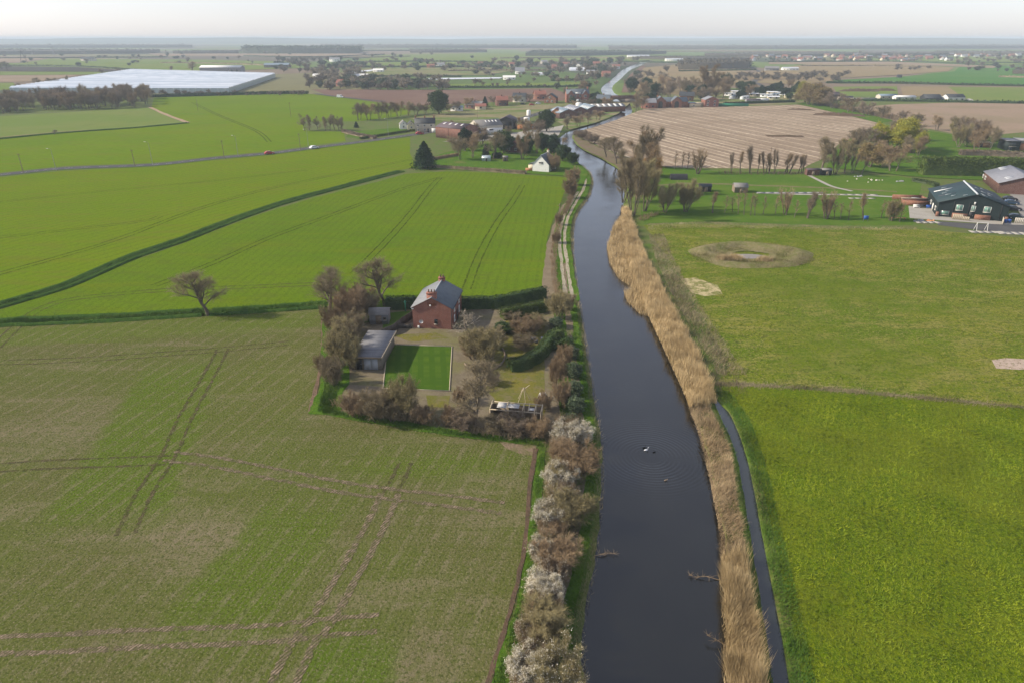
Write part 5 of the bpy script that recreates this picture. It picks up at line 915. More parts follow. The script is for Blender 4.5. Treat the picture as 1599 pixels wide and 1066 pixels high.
for k, (px, h) in enumerate([([(-40, 92), (120, 91), (260, 90)], 3), ([(250, 99), (330, 100), (420, 103)], 2.5), ([(560, 98), (660, 97), (760, 98)], 3), ([(700, 112), (780, 111), (880, 111)], 2.5), ([(560, 121), (640, 120), (720, 121)], 2.5), ([(780, 92), (900, 91), (1000, 93)], 3), ([(1010, 89), (1150, 90)], 3), ([(1250, 104), (1360, 104), (1450, 106)], 2.2), ([(1500, 98), (1560, 99), (1640, 100)], 2.5), ([(480, 92), (560, 91), (640, 89)], 3), ([(860, 127), (910, 126)], 2.5), ([(1560, 121), (1640, 123)], 2.2), ([(300, 81), (700, 80)], 5), ([(900, 81), (1300, 82)], 5)]):
    hedge(px, 4, h, M_TWIG if k % 2 else M_IVY, 'thin dark hedgerow between far fields', 1.1, 3, group='thin far hedgerows')
for k, (px, h, lb) in enumerate([([(1290, 130.5), (1400, 131), (1500, 133.5), (1640, 136)], 2.2, 'dark hedge below the emerald field'), ([(1310, 158), (1420, 159), (1520, 161), (1640, 163)], 2.0, 'dark hedge along the bare tan field'), ([(0, 103.5), (120, 105), (230, 112)], 2.5, 'hedge along the dark peat field'), ([(690, 138), (850, 137), (915, 135)], 2.2, 'hedge behind the brown field'),
        ([(560, 105), (680, 105.5), (800, 104)], 2.5, 'dark hedge below the far pastures'), ([(1200, 97.5), (1400, 97), (1560, 103)], 2.5, 'hedge below the village'), ([(490, 107), (560, 106), (640, 105)], 2.5, 'hedge by the far barns'), ([(380, 88), (480, 90), (600, 86)], 3, 'hedge below the long dark wood'), ([(1060, 112), (1180, 110)], 2, 'hedge below the plantation'), ([(960, 97), (1060, 99), (1160, 100)], 3, 'hedge right of the far canal')]):
    hedge(px, 3.5, h, M_IVY, lb, 1.0, 3, group='far field hedges')
# ================================================================ BUILDINGS
def brickm(name, c, c2, mort=(.30, .27, .23)):
    m, t, b = _new(name, .9, .2); tc = t.nodes.new('ShaderNodeTexCoord'); mp = t.nodes.new('ShaderNodeMapping'); mp.inputs['Rotation'].default_value = (math.pi/2, 0, .6); t.links.new(tc.outputs['Object'], mp.inputs[0])
    br = t.nodes.new('ShaderNodeTexBrick'); br.inputs['Scale'].default_value = 4.4; br.inputs['Color1'].default_value = rgb(c); br.inputs['Color2'].default_value = rgb(c2); br.inputs['Mortar'].default_value = rgb(mort); br.inputs['Mortar Size'].default_value = .012
    t.links.new(mp.outputs[0], br.inputs['Vector'])
    q = _mix(t, _ramp(t, _noise(t, _coord(t), .7, 5), .42, .7, 0, .55), br.outputs['Color'], tuple(x*.55 for x in c)); q = _mix(t, _ramp(t, _noise(t, _coord(t), 3.5, 4), .5, .7, 0, .4), q, tuple(min(1, x*1.5) for x in c2))
    t.links.new(q, b.inputs['Base Color']); return m
M_BRICK = brickm('red_brick', (.29, .11, .08), (.23, .092, .065)); M_BRICKO = brickm('orange_brick', (.28, .12, .075), (.23, .10, .06)); M_BRICKD = brickm('dark_brick', (.15, .065, .05), (.12, .055, .045))
def slate(name, c, per=.28):
    return surf(name, c, [('n', 1.1, .42, .68, .5, tuple(x*.62 for x in c)), ('n', 6, .5, .7, .5, tuple(min(1, x*1.35) for x in c)), ('r', 0, per, .5, .98, .35, tuple(x*.55 for x in c), 0)], .65, .35, bump=(7, .5, .03))
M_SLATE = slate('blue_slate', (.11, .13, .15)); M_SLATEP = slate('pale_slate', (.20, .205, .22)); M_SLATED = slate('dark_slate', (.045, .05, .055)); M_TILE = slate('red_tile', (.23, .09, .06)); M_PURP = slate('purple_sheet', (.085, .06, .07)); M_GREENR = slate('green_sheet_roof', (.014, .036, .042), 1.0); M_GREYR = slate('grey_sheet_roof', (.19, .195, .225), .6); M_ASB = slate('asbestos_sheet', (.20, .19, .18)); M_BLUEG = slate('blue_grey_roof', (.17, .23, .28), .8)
M_WHITE = paint((.74, .73, .69), .7); M_CREAM = paint((.62, .54, .38), .75); M_RENDER = paint((.55, .50, .42), .8); M_DKGREEN = paint((.014, .026, .026), .7); M_DARK = paint((.03, .03, .032), .6); M_WOOD = paint((.22, .17, .12), .85); M_PALEW = paint((.48, .40, .29), .85); M_GREYW = paint((.26, .26, .27), .8); M_METAL = paint((.50, .52, .54), .4, .5); M_TERRA = paint((.36, .17, .09), .85); M_GREENP = paint((.03, .22, .13), .6); M_BLUE = paint((.04, .12, .42), .5); M_RED = paint((.42, .03, .035), .3, .5); M_TYRE = paint((.02, .02, .02), .9); M_ORNG = paint((.50, .22, .10), .8)
def glassm(name, c=(.03, .04, .045)):
    m, t, b = _new(name, .08, .6); b.inputs['Base Color'].default_value = rgb(c); return m
M_GLASS = glassm('window_glass'); M_GLASSG = glassm('green_glass', (.16, .30, .24))
class Bld:
    """a building: Empty at its front left corner, x along the front wall, y going back"""
    def __init__(s, name, label, px, rz, w, d, world=None, cat='house', group=None, parts=True):
        X, Y = G(*px) if world is None else world; s.e = empty(name, (X, Y, 0), R(rz)); tag(s.e, label, cat, group); s.w, s.d = w, d
    def P(s, mb, name, m, parent=None): return mb.build(name, m, parent or s.e)
    def gable(s, he, hr, axis, wm, rm, over=.3, x0=0, y0=0, w=None, d=None, z0=0, ridge=None, roof='roof_slope', wall='wall'):
        w, d = w or s.w, d or s.d; A, B = (d, w) if axis == 'y' else (w, d)                 # A along the ridge, B across it
        f = (lambda a, b, z: (x0+b, y0+a, z)) if axis == 'y' else (lambda a, b, z: (x0+a, y0+b, z))
        mb = MB(); pr = [(0, z0), (B, z0), (B, he), (B/2, hr), (0, he)]; V = [f(0, *q) for q in pr]+[f(A, *q) for q in pr]
        mb.add(V, [(0, 1, 6, 5), (1, 2, 7, 6), (4, 0, 5, 9)]); mb.add(V, [(0, 4, 2, 1), (5, 6, 7, 9)]); mb.add(V, [(4, 3, 2), (9, 7, 8)]); s.wall = s.P(mb, wall, wm)
        k = (hr-he)/(B/2); t = .14; s.slopes = []
        for sgn in (0, 1):
            b0, b1 = (-over, B/2) if sgn == 0 else (B+over, B/2); z_0 = he-over*k+.03; z_1 = hr+.03; mb = MB(); a0, a1 = -over, A+over
            V = [f(a0, b0, z_0), f(a1, b0, z_0), f(a1, b1, z_1), f(a0, b1, z_1), f(a0, b0, z_0+t), f(a1, b0, z_0+t), f(a1, b1, z_1+t), f(a0, b1, z_1+t)]
            mb.add(V, [(0, 1, 2, 3), (4, 5, 6, 7), (0, 1, 5, 4), (1, 2, 6, 5), (3, 0, 4, 7)]); s.slopes.append(s.P(mb, roof, rm))
        if ridge:
            mb = MB(); q = [f(-over-.01, B/2, 0), f(A+over+.01, B/2, 0)]; mb.tube([(q[0][0], q[0][1], hr+t+.02), (q[1][0], q[1][1], hr+t+.02)], .14 if ridge[1] is None else ridge[1], 6); s.P(mb, 'ridge_cap', ridge[0])
        s.roof = (f, A, B, he, hr, k, t); return s
    def skylight(s, side, a, u, la, lu, m):
        """on slope side 0/1: a along the ridge, u share of the way up"""
        f, A, B, he, hr, k, t = s.roof; mb = MB(); V = []
        for aa, uu in ((a, u), (a+la, u), (a+la, u+lu), (a, u+lu)):
            b = uu*B/2; z = he+b*k+.03+t; b = b if side == 0 else B-b; V.append((aa, b, z))
        V = [f(aa, b, z+.01) for aa, b, z in V]+[f(aa, b, z+.07) for aa, b, z in V]
        mb.add(V, [(4, 5, 6, 7), (0, 1, 5, 4), (1, 2, 6, 5), (2, 3, 7, 6), (3, 0, 4, 7)]); s.P(mb, 'skylight', m, s.slopes[side])
    def side(s, sd, u0, u1, z0, z1, o0, o1, ox=0, oy=0):
        """box on a wall: sd f/b/l/r, u along it, o outwards"""
        w, d = s.w, s.d; mb = MB()
        if sd == 'f': mb.box(u0, u1, oy-o1, oy-o0, z0, z1)
        elif sd == 'b': mb.box(u0, u1, d+o0, d+o1, z0, z1)
        elif sd == 'l': mb.box(ox-o1, ox-o0, u0, u1, z0, z1)
        else: mb.box((ox or w)+o0, (ox or w)+o1, u0, u1, z0, z1)
        return mb
    def win(s, sd, u, z, w=1., h=1.2, fm=None, gm=None, name='window', bars=1, ox=0, oy=0):
        fm = fm or M_WHITE; gm = gm or M_GLASS; mb = MB()
        for a in ((u, u+w, z, z+.09), (u, u+w, z+h-.09, z+h), (u, u+.09, z+.09, z+h-.09), (u+w-.09, u+w, z+.09, z+h-.09))+tuple((u+w*(i+1)/(bars+1)-.035, u+w*(i+1)/(bars+1)+.035, z+.09, z+h-.09) for i in range(bars)):
            q = s.side(sd, *a, .003, .09, ox, oy); mb.add(np.concatenate(q.v), q.f4[0])
        fr = s.P(mb, name, fm); s.P(s.side(sd, u+.03, u+w-.03, z+.03, z+h-.03, .002, .035, ox, oy), 'pane', gm, fr)
        s.P(s.side(sd, u-.06, u+w+.06, z-.09, z-.003, .003, .14, ox, oy), 'sill', M_RENDER, fr)
    def door(s, sd, u, w=1., h=2.1, m=None, z=.02, ox=0, oy=0):
        dr_ = s.P(s.side(sd, u, u+w, z, z+h, .003, .07, ox, oy), 'door', m or M_DARK)
        if w < 2.5: s.P(s.side(sd, u+w-.16, u+w-.10, z+h*.45, z+h*.52, .072, .12, ox, oy), 'handle', M_METAL, dr_)
        return dr_
    def chimney(s, x, y, z, w=.9, d=.6, h=1.2, pots=2, m=None, along='x', pm=None, z0=None):
        mb = MB().box(x-w/2, x+w/2, y-d/2, y+d/2, z-.6 if z0 is None else z0, z+h-.2); mb.box(x-w/2-.06, x+w/2+.06, y-d/2-.06, y+d/2+.06, z+h-.2, z+h); c = s.P(mb, 'chimney', m or M_BRICK)
        for i in range(pots):
            o = (i+.5)/pots-.5; px_, py_ = (x+o*w*.9, y) if along == 'x' else (x, y+o*d*.9); s.P(MB().tube([(px_, py_, z+h), (px_, py_, z+h+.55)], [.15, .12], 8), 'chimney_pot', pm or M_TERRA, c)
    def box(s, name, m, *b, parent=None): return s.P(MB().box(*b), name, m, parent)

M_POT = paint((.15, .095, .065), .85)
# ---- the brick house
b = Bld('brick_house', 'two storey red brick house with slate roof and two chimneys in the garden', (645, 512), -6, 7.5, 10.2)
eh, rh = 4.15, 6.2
b.gable(eh, rh, 'y', M_BRICK, M_SLATE, .22, ridge=(M_METAL, .10)); b.slopes[0].data.materials[0] = M_SLATEP  # left slope in paler slate: its glancing sheen is put into the colour
b.chimney(3.75, .36, 6.0, 1.8, .74, 1.1, 3, M_BRICK, z0=4.6, pm=M_POT); b.chimney(3.75, 9.8, 5.9, 1.2, .7, 1.0, 2, M_BRICK, pm=M_POT)
b.win('f', 4.1, 1.0, .62, .95, M_DARK, bars=0); b.win('r', 1.6, .9, 1.0, 1.2); b.win('r', 6.6, .9, 1.0, 1.2); b.win('r', 1.8, 2.8, .9, 1.05); b.win('r', 6.6, 2.8, .9, 1.05); b.door('r', 4.4, 1.0)
for zz in (1.9, 1.1): b.win('l', 3 if zz > 1.5 else 6.5, zz, 1., 1.1)
b.box('alarm_box', M_WHITE, 3.35, 3.62, -.12, -.003, 4.5, 4.8); b.box('drainpipe', M_DARK, 7.33, 7.43, -.11, -.003, .05, 4.1); b.box('gas_meter', M_WHITE, .9, 1.25, -.25, -.003, .05, .55); b.box('floodlight', M_WHITE, -.05, .3, -.16, -.004, 3.8, 4.0)
mb = MB(); 
for i in range(4): a0, a1 = i*.11, (i+1)*.11; mb.tube([(1.65, -.14-a0*a0*.9-.03*i, 1.55), (1.65, -.16-a1*a1*.9-.03*i, 1.55)], [.1*(i)+.02, .1*(i+1)], 10, cap=False)
b.P(mb, 'satellite_dish', M_METAL)
b.box('gutter', M_DARK, 7.72, 7.82, 0, 10.2, 3.98, 4.08)
# ---- the flat-roofed garage
c0, c1, c2, c3 = [np.array(G(x, y, 2.75)) for x, y in ((548, 556), (586, 557), (595, 512), (561, 512))]
rz = math.degrees(math.atan2(*(c1-c0)[::-1])); b = Bld('garage', 'long flat-roofed garage with white double doors', None, rz, 4.7, 10.6, world=tuple(c0+(.25, .25)), cat='garage')
b.box('wall', paint((.24, .21, .175), .9), 0, 4.4, .6, 10.3, 0, 2.5); rf = b.box('roof', slate('felt_roof', (.165, .165, .175), 1.2), -.25, 4.75, -.35, 10.7, 2.52, 2.68)
b.box('fascia', M_WOOD, -.27, 4.77, -.41, -.355, 2.44, 2.75); b.box('fascia', M_PALEW, 4.755, 4.82, -.35, 10.7, 2.44, 2.75)
for i in (0, 1): b.P(b.side('f', 1.5+i*1.15, 2.62+i*1.15, .03, 2.1, .004, .08, oy=.6), 'door', paint((.42, .45, .50), .6))
for i in range(7): b.box('roof_seam', M_GREYW, -.2, 4.7, .6+i*1.4, .66+i*1.4, 2.683, 2.70, parent=rf)
b.door('f', .25, .9, 2.0, M_DARK, oy=.6)
# ---- small shed behind it
b = Bld('garden_shed', 'small weathered grey shed in the shadow of the bare trees', (577, 507), 3, 3.6, 3.2, cat='shed'); b.gable(2.0, 2.7, 'x', M_GREYW, M_ASB, .2); b.door('f', 1.2, 1.1, 1.8, M_WOOD); b.win('f', 2.6, .9, .6, .6, M_WOOD, bars=0)
# ---- the striped lawn and its kerb
L4 = [G(604, 538), G(706, 541.5), G(702, 611), G(597, 607)]
M_STRIPE = surf('striped_lawn', (.045, .092, .010), [('r', rot((604, 538), (597, 607)), 1.9, -.3, .3, .55, (.085, .135, .016), 0), ('n', .3, .4, .65, .4, (.06, .11, .012)), ('n', 4, .5, .7, .4, (.035, .085, .01))], bump=(4, .5, .04))
sheet('garden_ground', [(505, 484), (600, 481), (720, 486), (850, 468), (872, 480), (888, 540), (898, 600), (905, 660), (880, 690), (846, 690), (770, 682), (680, 670), (560, 650), (500, 640), (502, 560)], M_GRAVEL, .035, 'gravel and trodden earth of the house garden', .2)
for i, (px, m, lb) in enumerate([([(790, 500), (850, 500), (850, 660), (800, 665), (770, 620), (745, 600), (770, 575), (775, 530)], M_MOSS, 'mossy grass around the garden shrubs'), ([(612, 523), (680, 520), (700, 528), (640, 534)], M_MOSS, 'mossy patch in front of the brick house'), ([(665, 617), (702, 618), (700, 636), (668, 636)], M_MOSS, 'bright mossy patch below the lawn'), ([(600, 490), (640, 486), (636, 494), (606, 520), (594, 522), (598, 505)], M_LAWN, 'small shaded lawn beside the fence'), ([(540, 600), (596, 604), (596, 640), (550, 642)], M_DIRT, 'bare earth below the garage'), ([(505, 484), (560, 482), (590, 500), (545, 510), (545, 600), (505, 640), (500, 560)], M_VERGE, 'rough grass under the garden shrubs')]):
    sheet('garden_patch', px, m, .045+.005*i, lb, .15, step=2)
sheet('striped_lawn', None, M_STRIPE, .085, 'striped square lawn below the brick house', 0, world=L4)
ke = empty('lawn_kerb', (*L4[0], 0)); tag(ke, 'pale stone kerb framing the striped lawn', 'kerb')
for i in range(4):
    a, c = np.array(L4[i]), np.array(L4[(i+1) % 4]); Ld = np.linalg.norm(c-a); o = MB().box(.02 if i % 2 else -.16, Ld-(.02 if i % 2 else -.16), -.14, .0, .03, .16).build('kerb_stone', M_PALEW, ke); o.location = (*(a-np.array(L4[0])), 0); o.rotation_euler = (0, 0, math.atan2(*(c-a)[::-1]))
# ---- fences, ruined shed and garden ornaments
def fence(px, h, label, m=None, gap=1.8, boards=True, cat='fence', world=None):
    w = np.array([G(*p) for p in px]) if world is None else np.array(world); e = empty('fence', (*w[0], 0)); tag(e, label, cat)
    for i in range(len(w)-1):
        d = w[i+1]-w[i]; L = np.linalg.norm(d); n = max(1, round(L/gap)); rz = math.atan2(d[1], d[0])
        for k in range(n+(i == len(w)-2)):
            p = w[i]+d*k/n-w[0]; o = MB().box(-.06, .06, -.06, .06, -.1, h+.08).build('post', m or M_WOOD, e); o.location = (*p, 0); o.rotation_euler = (0, 0, rz)
        for k in range(n):
            p = w[i]+d*k/n-w[0]
            if boards: mb = MB().box(.07, L/n-.07, -.025, .025, .05, h)
            else: mb = MB().box(.0, L/n, -.02, .02, h*.45, h*.53).box(.0, L/n, -.02, .02, h*.85, h*.93)
            o = mb.build('panel' if boards else 'rail', m or M_WOOD, e); o.location = (*p, 0); o.rotation_euler = (0, 0, rz)
    return e
fence([(645, 497), (628, 508), (613, 520), (596, 526)], 1.6, 'dark boarded fence running from the house to the garage', paint((.10, .085, .07), .9)); fence([(618, 513), (643, 513)], .9, 'low dark fence at the foot of the house', paint((.10, .085, .07), .9))
o = MB().box(-.1, .1, -.1, .1, 0, 2.4).box(-.3, .3, -.03, .03, 2.0, 2.15).build('clothes_post', M_GREENP, loc=(*G(633, 487), 0)); tag(o, 'bright green clothes post behind the house', 'post')
e = empty('ruined_shed', (*G(765, 660), 0), R(-9)); tag(e, 'ruined garden shed with open timber roof and white scraps', 'shed')
for x in (0, 2.3, 4.6, 6.3, 7.2):
    for y in (0, 2.0): MB().box(x-.06, x+.06, y-.06, y+.06, 0, 2.2+.15*(y > 0)).build('post', M_PALEW, e)
for y, z in ((0, 2.2), (2.0, 2.36)): MB().box(-.1, 7.3, y-.05, y+.05, z, z+.12).build('beam', M_PALEW, e)
for x in (0, 2.3, 4.6, 5.4, 6.3, 7.2):
    o = MB().box(-.05, .05, 0, 2.05, 0, .10).build('rafter', M_PALEW, e); o.location = (x, 0, 2.33); o.rotation_euler = (R(4.5), 0, 0)
for x0, x1, y0, y1 in ((.9, 2.2, .3, 1.9), (2.4, 4.0, .5, 1.7), (5.5, 6.2, .2, .9)): o = MB().box(x0, x1, y0, y1, 2.44, 2.48).build('roof_panel', paint((.44, .43, .42), .85, .2, .25, 2.5), e)
MB().box(-.02, 7.2, 2.07, 2.1, .1, 2.1).build('back_boards', M_WOOD, e); MB().box(-.1, -.07, 0, 2., .1, 2.1).build('side_boards', M_WOOD, e)
e = empty('bean_frame', (*G(817, 625), 0)); tag(e, 'pyramid of pale garden canes behind the ruined shed', 'canes')
for i in range(5): a = i*1.256; MB().tube([(1.0*math.cos(a), 1.0*math.sin(a), 0), (0, 0, 2.2)], .04, 5).build('cane', M_PALEW, e)
MB().tube([(-.4, 0, 1.6), (.9, .1, 2.6)], .05, 5).build('cane', M_PALEW, e)
o = MB(); rg = np.random.default_rng(2)
for i in range(9): x, y = rg.normal(size=2)*.25; o.tube([(x, y, 0), (x*1.2, y*1.2, rg.uniform(.3, .9)), (x, y, rg.uniform(.9, 1.1))], [.25, .22, .05], 6)
tag(o.build('garden_ornament', M_WHITE, loc=(*G(846, 622), 0)), 'white garden ornament beside the path by the shed', 'ornament')
ring = [(754+34*math.cos(a), 556+24*math.sin(a)) for a in np.linspace(-.5, 2.6, 14)]
e = empty('flower_bed_kerb', (*G(*ring[0]), 0)); tag(e, 'curved brick kerb of the round flower bed', 'kerb'); w0 = np.array(G(*ring[0]))
for i in range(13):
    a, c = np.array(G(*ring[i])), np.array(G(*ring[i+1])); Ld = np.linalg.norm(c-a); o = MB().box(0, Ld*.97, -.12, .12, 0, .28).build('kerb_stone', M_WOOD, e); o.location = (*(a-w0), 0); o.rotation_euler = (0, 0, math.atan2(*(c-a)[::-1]))
o = MB(); 
for i in range(14): x, y = rg.normal(size=2)*[1.0, .6]; o.box(x-.4, x+.4, y-.2, y+.2, .02+.03*i, .25+.05*i)
tag(o.build('scrap_heap', surf('mixed_scrap', (.18, .17, .18), [('n', 1.5, .4, .6, .9, (.10, .11, .13)), ('n', 2.2, .55, .65, .9, (.06, .12, .30))]), loc=(*G(827, 533), 0)), 'heap of grey and blue garden scrap behind the laurel', 'scrap heap')
# ---- white cottage and its garden
b = Bld('white_cottage', 'white gabled cottage with slate roof beside the canal', (831, 268), -22, 7.0, 9.5); b.gable(3.0, 6.5, 'y', M_WHITE, M_SLATE, .25, ridge=(M_METAL, .1)); b.win('f', 2.6, 3.2, 2.0, .9, M_WHITE, bars=2); b.win('r', 2, 1, 1.2, 1.2); b.door('r', 5, 1.0); b.chimney(3.5, 9.0, 6.3, .9, .6, 1.1, 2, M_RENDER)
b.box('lean_to', M_CREAM, -2.6, -.01, 2.0, 6.5, 0, 2.4); mb = MB().add([(-2.8, 1.8, 2.42), (.0, 1.8, 3.3), (.0, 6.7, 3.3), (-2.8, 6.7, 2.42)], [(0, 1, 2, 3)]); b.P(mb, 'lean_to_roof', M_SLATE); b.box('porch_wall', M_TERRA, -3.2, -.4, .3, .6, 0, 1.1)
b = Bld('glasshouse', 'small glass greenhouse in the cottage garden', (752, 253), 0, 3.8, 2.6, cat='greenhouse'); b.gable(1.6, 2.4, 'x', paint((.35, .42, .42), .3, .5), paint((.55, .62, .62), .25, .5), .05); b.door('f', 1.6, .8, 1.5, M_DARK)
b = Bld('garden_hut', 'small dark hut in the cottage garden', (785, 253), 4, 2.2, 2., cat='shed'); b.gable(1.9, 2.3, 'x', M_WOOD, M_ASB, .15); b.door('f', .6, .8, 1.6, M_DARK)
b = Bld('brick_bungalow', 'dark red brick bungalow hidden among the cottage trees', (788, 238), -25, 9, 8); b.gable(2.8, 5.2, 'y', M_BRICKD, M_TILE, .3); b.win('f', 1.5, 1, 1.2, 1.1); b.win('f', 5, 1, 1.2, 1.1); b.win('f', 3.6, 3.2, .9, .7)
b = Bld('white_house', 'pale rendered semi-detached house with dark slate roof by the road', (648, 207.5), 6, 11.5, 7.5); b.gable(5.0, 7.6, 'x', M_RENDER, M_SLATED, .25)
for u in (1.2, 5.0, 8.8): b.win('f', u, 3.3, 1.0, 1.1); b.win('f', u, .9, 1.0, 1.2)
b.chimney(.5, 3.75, 7.4, .7, .9, 1.3, 2, M_BRICKD); b.chimney(11, 3.75, 7.4, .7, .9, 1.3, 2, M_BRICKD); b.chimney(5.7, 3.75, 7.4, .7, .9, 1.1, 2, M_BRICKD); b.door('f', 7.0, 1.0); b.box('porch', M_WHITE, 9.4, 12.6, -1.6, -.01, 0, 2.3)
for i, (x, y, m, lb) in enumerate([(624, 202.5, M_WHITE, 'small white cottage left of the semi-detached house'), (636, 203.5, M_CREAM, 'small cream cottage left of the semi-detached house')]):
    b = Bld('cottage', lb, (x, y), 12, 4.6, 6); b.gable(2.8, 4.8, 'y', m, M_SLATED if i else M_ASB, .2); b.win('f', 1.8, 1, 1., 1.1); b.win('f', 2.0, 3., .7, .8)
b = Bld('brick_barn', 'long red brick barn with purple roof and four roof lights', (680, 214.8), -38, 19, 14, cat='barn'); b.gable(5.6, 7.6, 'x', brickm('barn_brick', (.30, .145, .115), (.26, .12, .095)), M_PURP, .2)
for i in range(4): b.skylight(0, 2.2+i*4.2, .55, 1.0, .32, M_WHITE)
b.box('pilaster', M_BRICKD, 9.2, 9.6, -.08, -.003, 0, 5.5); b.door('r', 5, 3.5, 3.8, M_WOOD)
b = Bld('workshop', 'grey-roofed workshop with a white painted front', (747, 212), 26, 15, 13, cat='workshop'); b.gable(5.0, 7.6, 'x', M_RENDER, M_ASB, .2); b.box('white_front', M_WHITE, 2.5, 14.6, -.12, -.003, .1, 3.6); b.door('f', .4, 1.6, 2.6, M_BLUE); b.box('gable_boards', M_PALEW, -.1, -.01, 1, 12, 2.6, 4.9)
for i in range(4): b.skylight(0, 6+i*2.1, .5, .7, .3, M_WHITE)
b.box('sign_board', M_DARK, 6.5, 9.0, -.17, -.125, 2.4, 3.1)
b = Bld('open_barn', 'dark open-fronted barn beside the workshop', (778, 202), -10, 9, 12, cat='barn'); b.gable(5.2, 7.2, 'y', M_DARK, M_PURP, .3); b.door('f', 1.2, 6.6, 4.4, paint((.012, .012, .014), .9))  # no real door: a near-black panel painted as the shaded open front
b = Bld('low_shed', 'low orange brick shed with a mossy flat roof', (808, 203), 10, 12, 11, cat='shed'); b.box('wall', M_ORNG, 0, 12, 0, 11, 0, 3.0); b.box('roof', surf('mossy_roof', (.22, .23, .10), [('n', .4, .4, .6, .6, (.16, .17, .09))]), -.3, 12.3, -.3, 11.3, 3.02, 3.25); b.door('f', 4, 2.6, 2.4, M_WOOD); b.win('f', 8.5, 1.1, 1.4, 1.0)
for x, y, r_, h_, lb in [(825, 181, 1.5, 3.8, 'white storage tank at the edge of the overgrown plot'), (822, 190, 2.0, 2.6, 'squat white tank beside the low shed'), (903, 170, 2.4, 4.5, 'white tank behind the boatyard roofs')]:
    o = MB().tube([(0, 0, 0), (0, 0, h_*.9), (0, 0, h_)], [r_, r_, r_*.55], 14).build('storage_tank', M_WHITE, loc=(*G(x, y), 0)); tag(o, lb, 'tank')
# ---- boatyard, pub and barns up the canal
b = Bld('boatyard_cottage', 'red-roofed cottage at the boatyard', (858, 184), -12, 8, 9); b.gable(3.0, 6.0, 'y', M_ORNG, M_TILE, .3); b.win('f', 3, 1, 1.4, 1.2)
for k, (x, y, rz, w, d, m, lb) in enumerate([(873, 186, 18, 13, 20, M_BLUEG, 'blue-grey roofed boatyard shed nearest the red cottage'), (893, 182, 18, 12, 20, M_GREYR, 'pale grey roofed boatyard shed in the middle'), (915, 180, 14, 12, 22, M_BLUEG, 'boatyard shed beside the canal bank')]):
    b = Bld('boat_shed', lb, (x, y), rz, w, d, cat='shed', group='boatyard sheds'); b.gable(3.6, 6.0, 'y', M_BRICKD, m, .3)
    for i in range(5): b.skylight(0, 1+i*3.6, .2, 1.6, .6, M_METAL if k < 2 else M_WHITE); b.skylight(1, 1+i*3.6, .2, 1.6, .6, M_METAL if k < 2 else M_WHITE)
    b.door('f', 4, 3.2, 3, M_WOOD)
b = Bld('brick_works', 'low brick works with a striped white and dark roof', (922, 176), 14, 27, 12, cat='workshop'); b.gable(3.6, 5.2, 'x', M_BRICK, M_ASB, .3)
for i in range(6): b.skylight(0, 1.5+i*4.4, .08, 1.9, .84, M_WHITE)
b = Bld('pub', 'large red brick pub with slate roof and twin gables', (884, 161), 3, 19, 11, cat='pub'); b.gable(7.0, 10.5, 'x', M_BRICK, M_SLATE, .3)
for x0 in (1.0, 13.2): b.gable(7.0, 9.8, 'y', M_BRICK, M_SLATE, .2, x0=x0, y0=-1.4, w=4.8, d=5, roof='gable_roof', wall='bay_wall')
for u in (2.2, 14.4):
    for z in (1.2, 4.6): b.win('f', u, z, 2.2, 1.6, oy=-1.4)
for u in (6.6, 10.6): b.win('f', u, 4.6, 1.6, 1.6); b.win('f', u, 1.2, 1.6, 1.6)
b.box('name_board', M_WHITE, 7.2, 11.6, -.15, -.003, 7.0, 8.2); b.box('porch', M_WHITE, 8.2, 10.2, -1.6, -.01, 0, 3.0); b.chimney(.8, 5.5, 10, 1, 1.4, 2, 3); b.chimney(18.2, 5.5, 10, 1, 1.4, 2, 3)
b = Bld('red_house', 'red brick house with dark green roof left of the pub', (849, 161.5), -14, 10, 9); b.gable(4.2, 7.4, 'y', M_BRICKO, M_GREENR, .3); b.win('f', 2, 1, 1.6, 1.4); b.win('f', 6, 1, 1.6, 1.4); b.win('f', 4, 4.0, 1.6, 1.3); b.door('r', 4, 1.1)
b = Bld('road_bridge', 'stone road bridge over the canal', (944, 161), 8, 20, 7, cat='bridge')
mb = MB(); N = 13; arch = [(4+12*i/(N-1), 3.2*math.sin(math.pi*i/(N-1))-.4) for i in range(N)]; top = lambda x: 4.4-.012*(x-10)**2
for i in range(N-1):
    (x0, z0_), (x1, z1_) = arch[i], arch[i+1]; mb.add([(x0, 0, z0_), (x1, 0, z1_), (x1, 0, top(x1)), (x0, 0, top(x0)), (x0, 7, z0_), (x1, 7, z1_), (x1, 7, top(x1)), (x0, 7, top(x0))], [(0, 1, 2, 3), (4, 7, 6, 5), (0, 4, 5, 1), (3, 2, 6, 7)])
for x0, x1 in ((-8, 4), (16, 28)): mb.box(x0, x1, .05, 6.95, -.4, 3.2)
b.P(mb, 'arch', paint((.24, .20, .17), .9)); b.box('parapet', M_BRICKD, -8, 28, -.25, -.01, 3.0, 5.2); b.box('parapet', M_BRICKD, -8, 28, 7.01, 7.25, 3.0, 5.2); b.box('deck', M_ROAD, -8, 28, .02, 6.98, 4.41, 4.5)
b = Bld('brick_barns', 'red brick barn conversion with arched openings and slate roofs', (1022, 168.5), 4, 26, 10, cat='barn'); b.gable(4.4, 7.2, 'x', M_BRICKO, M_SLATE, .3)
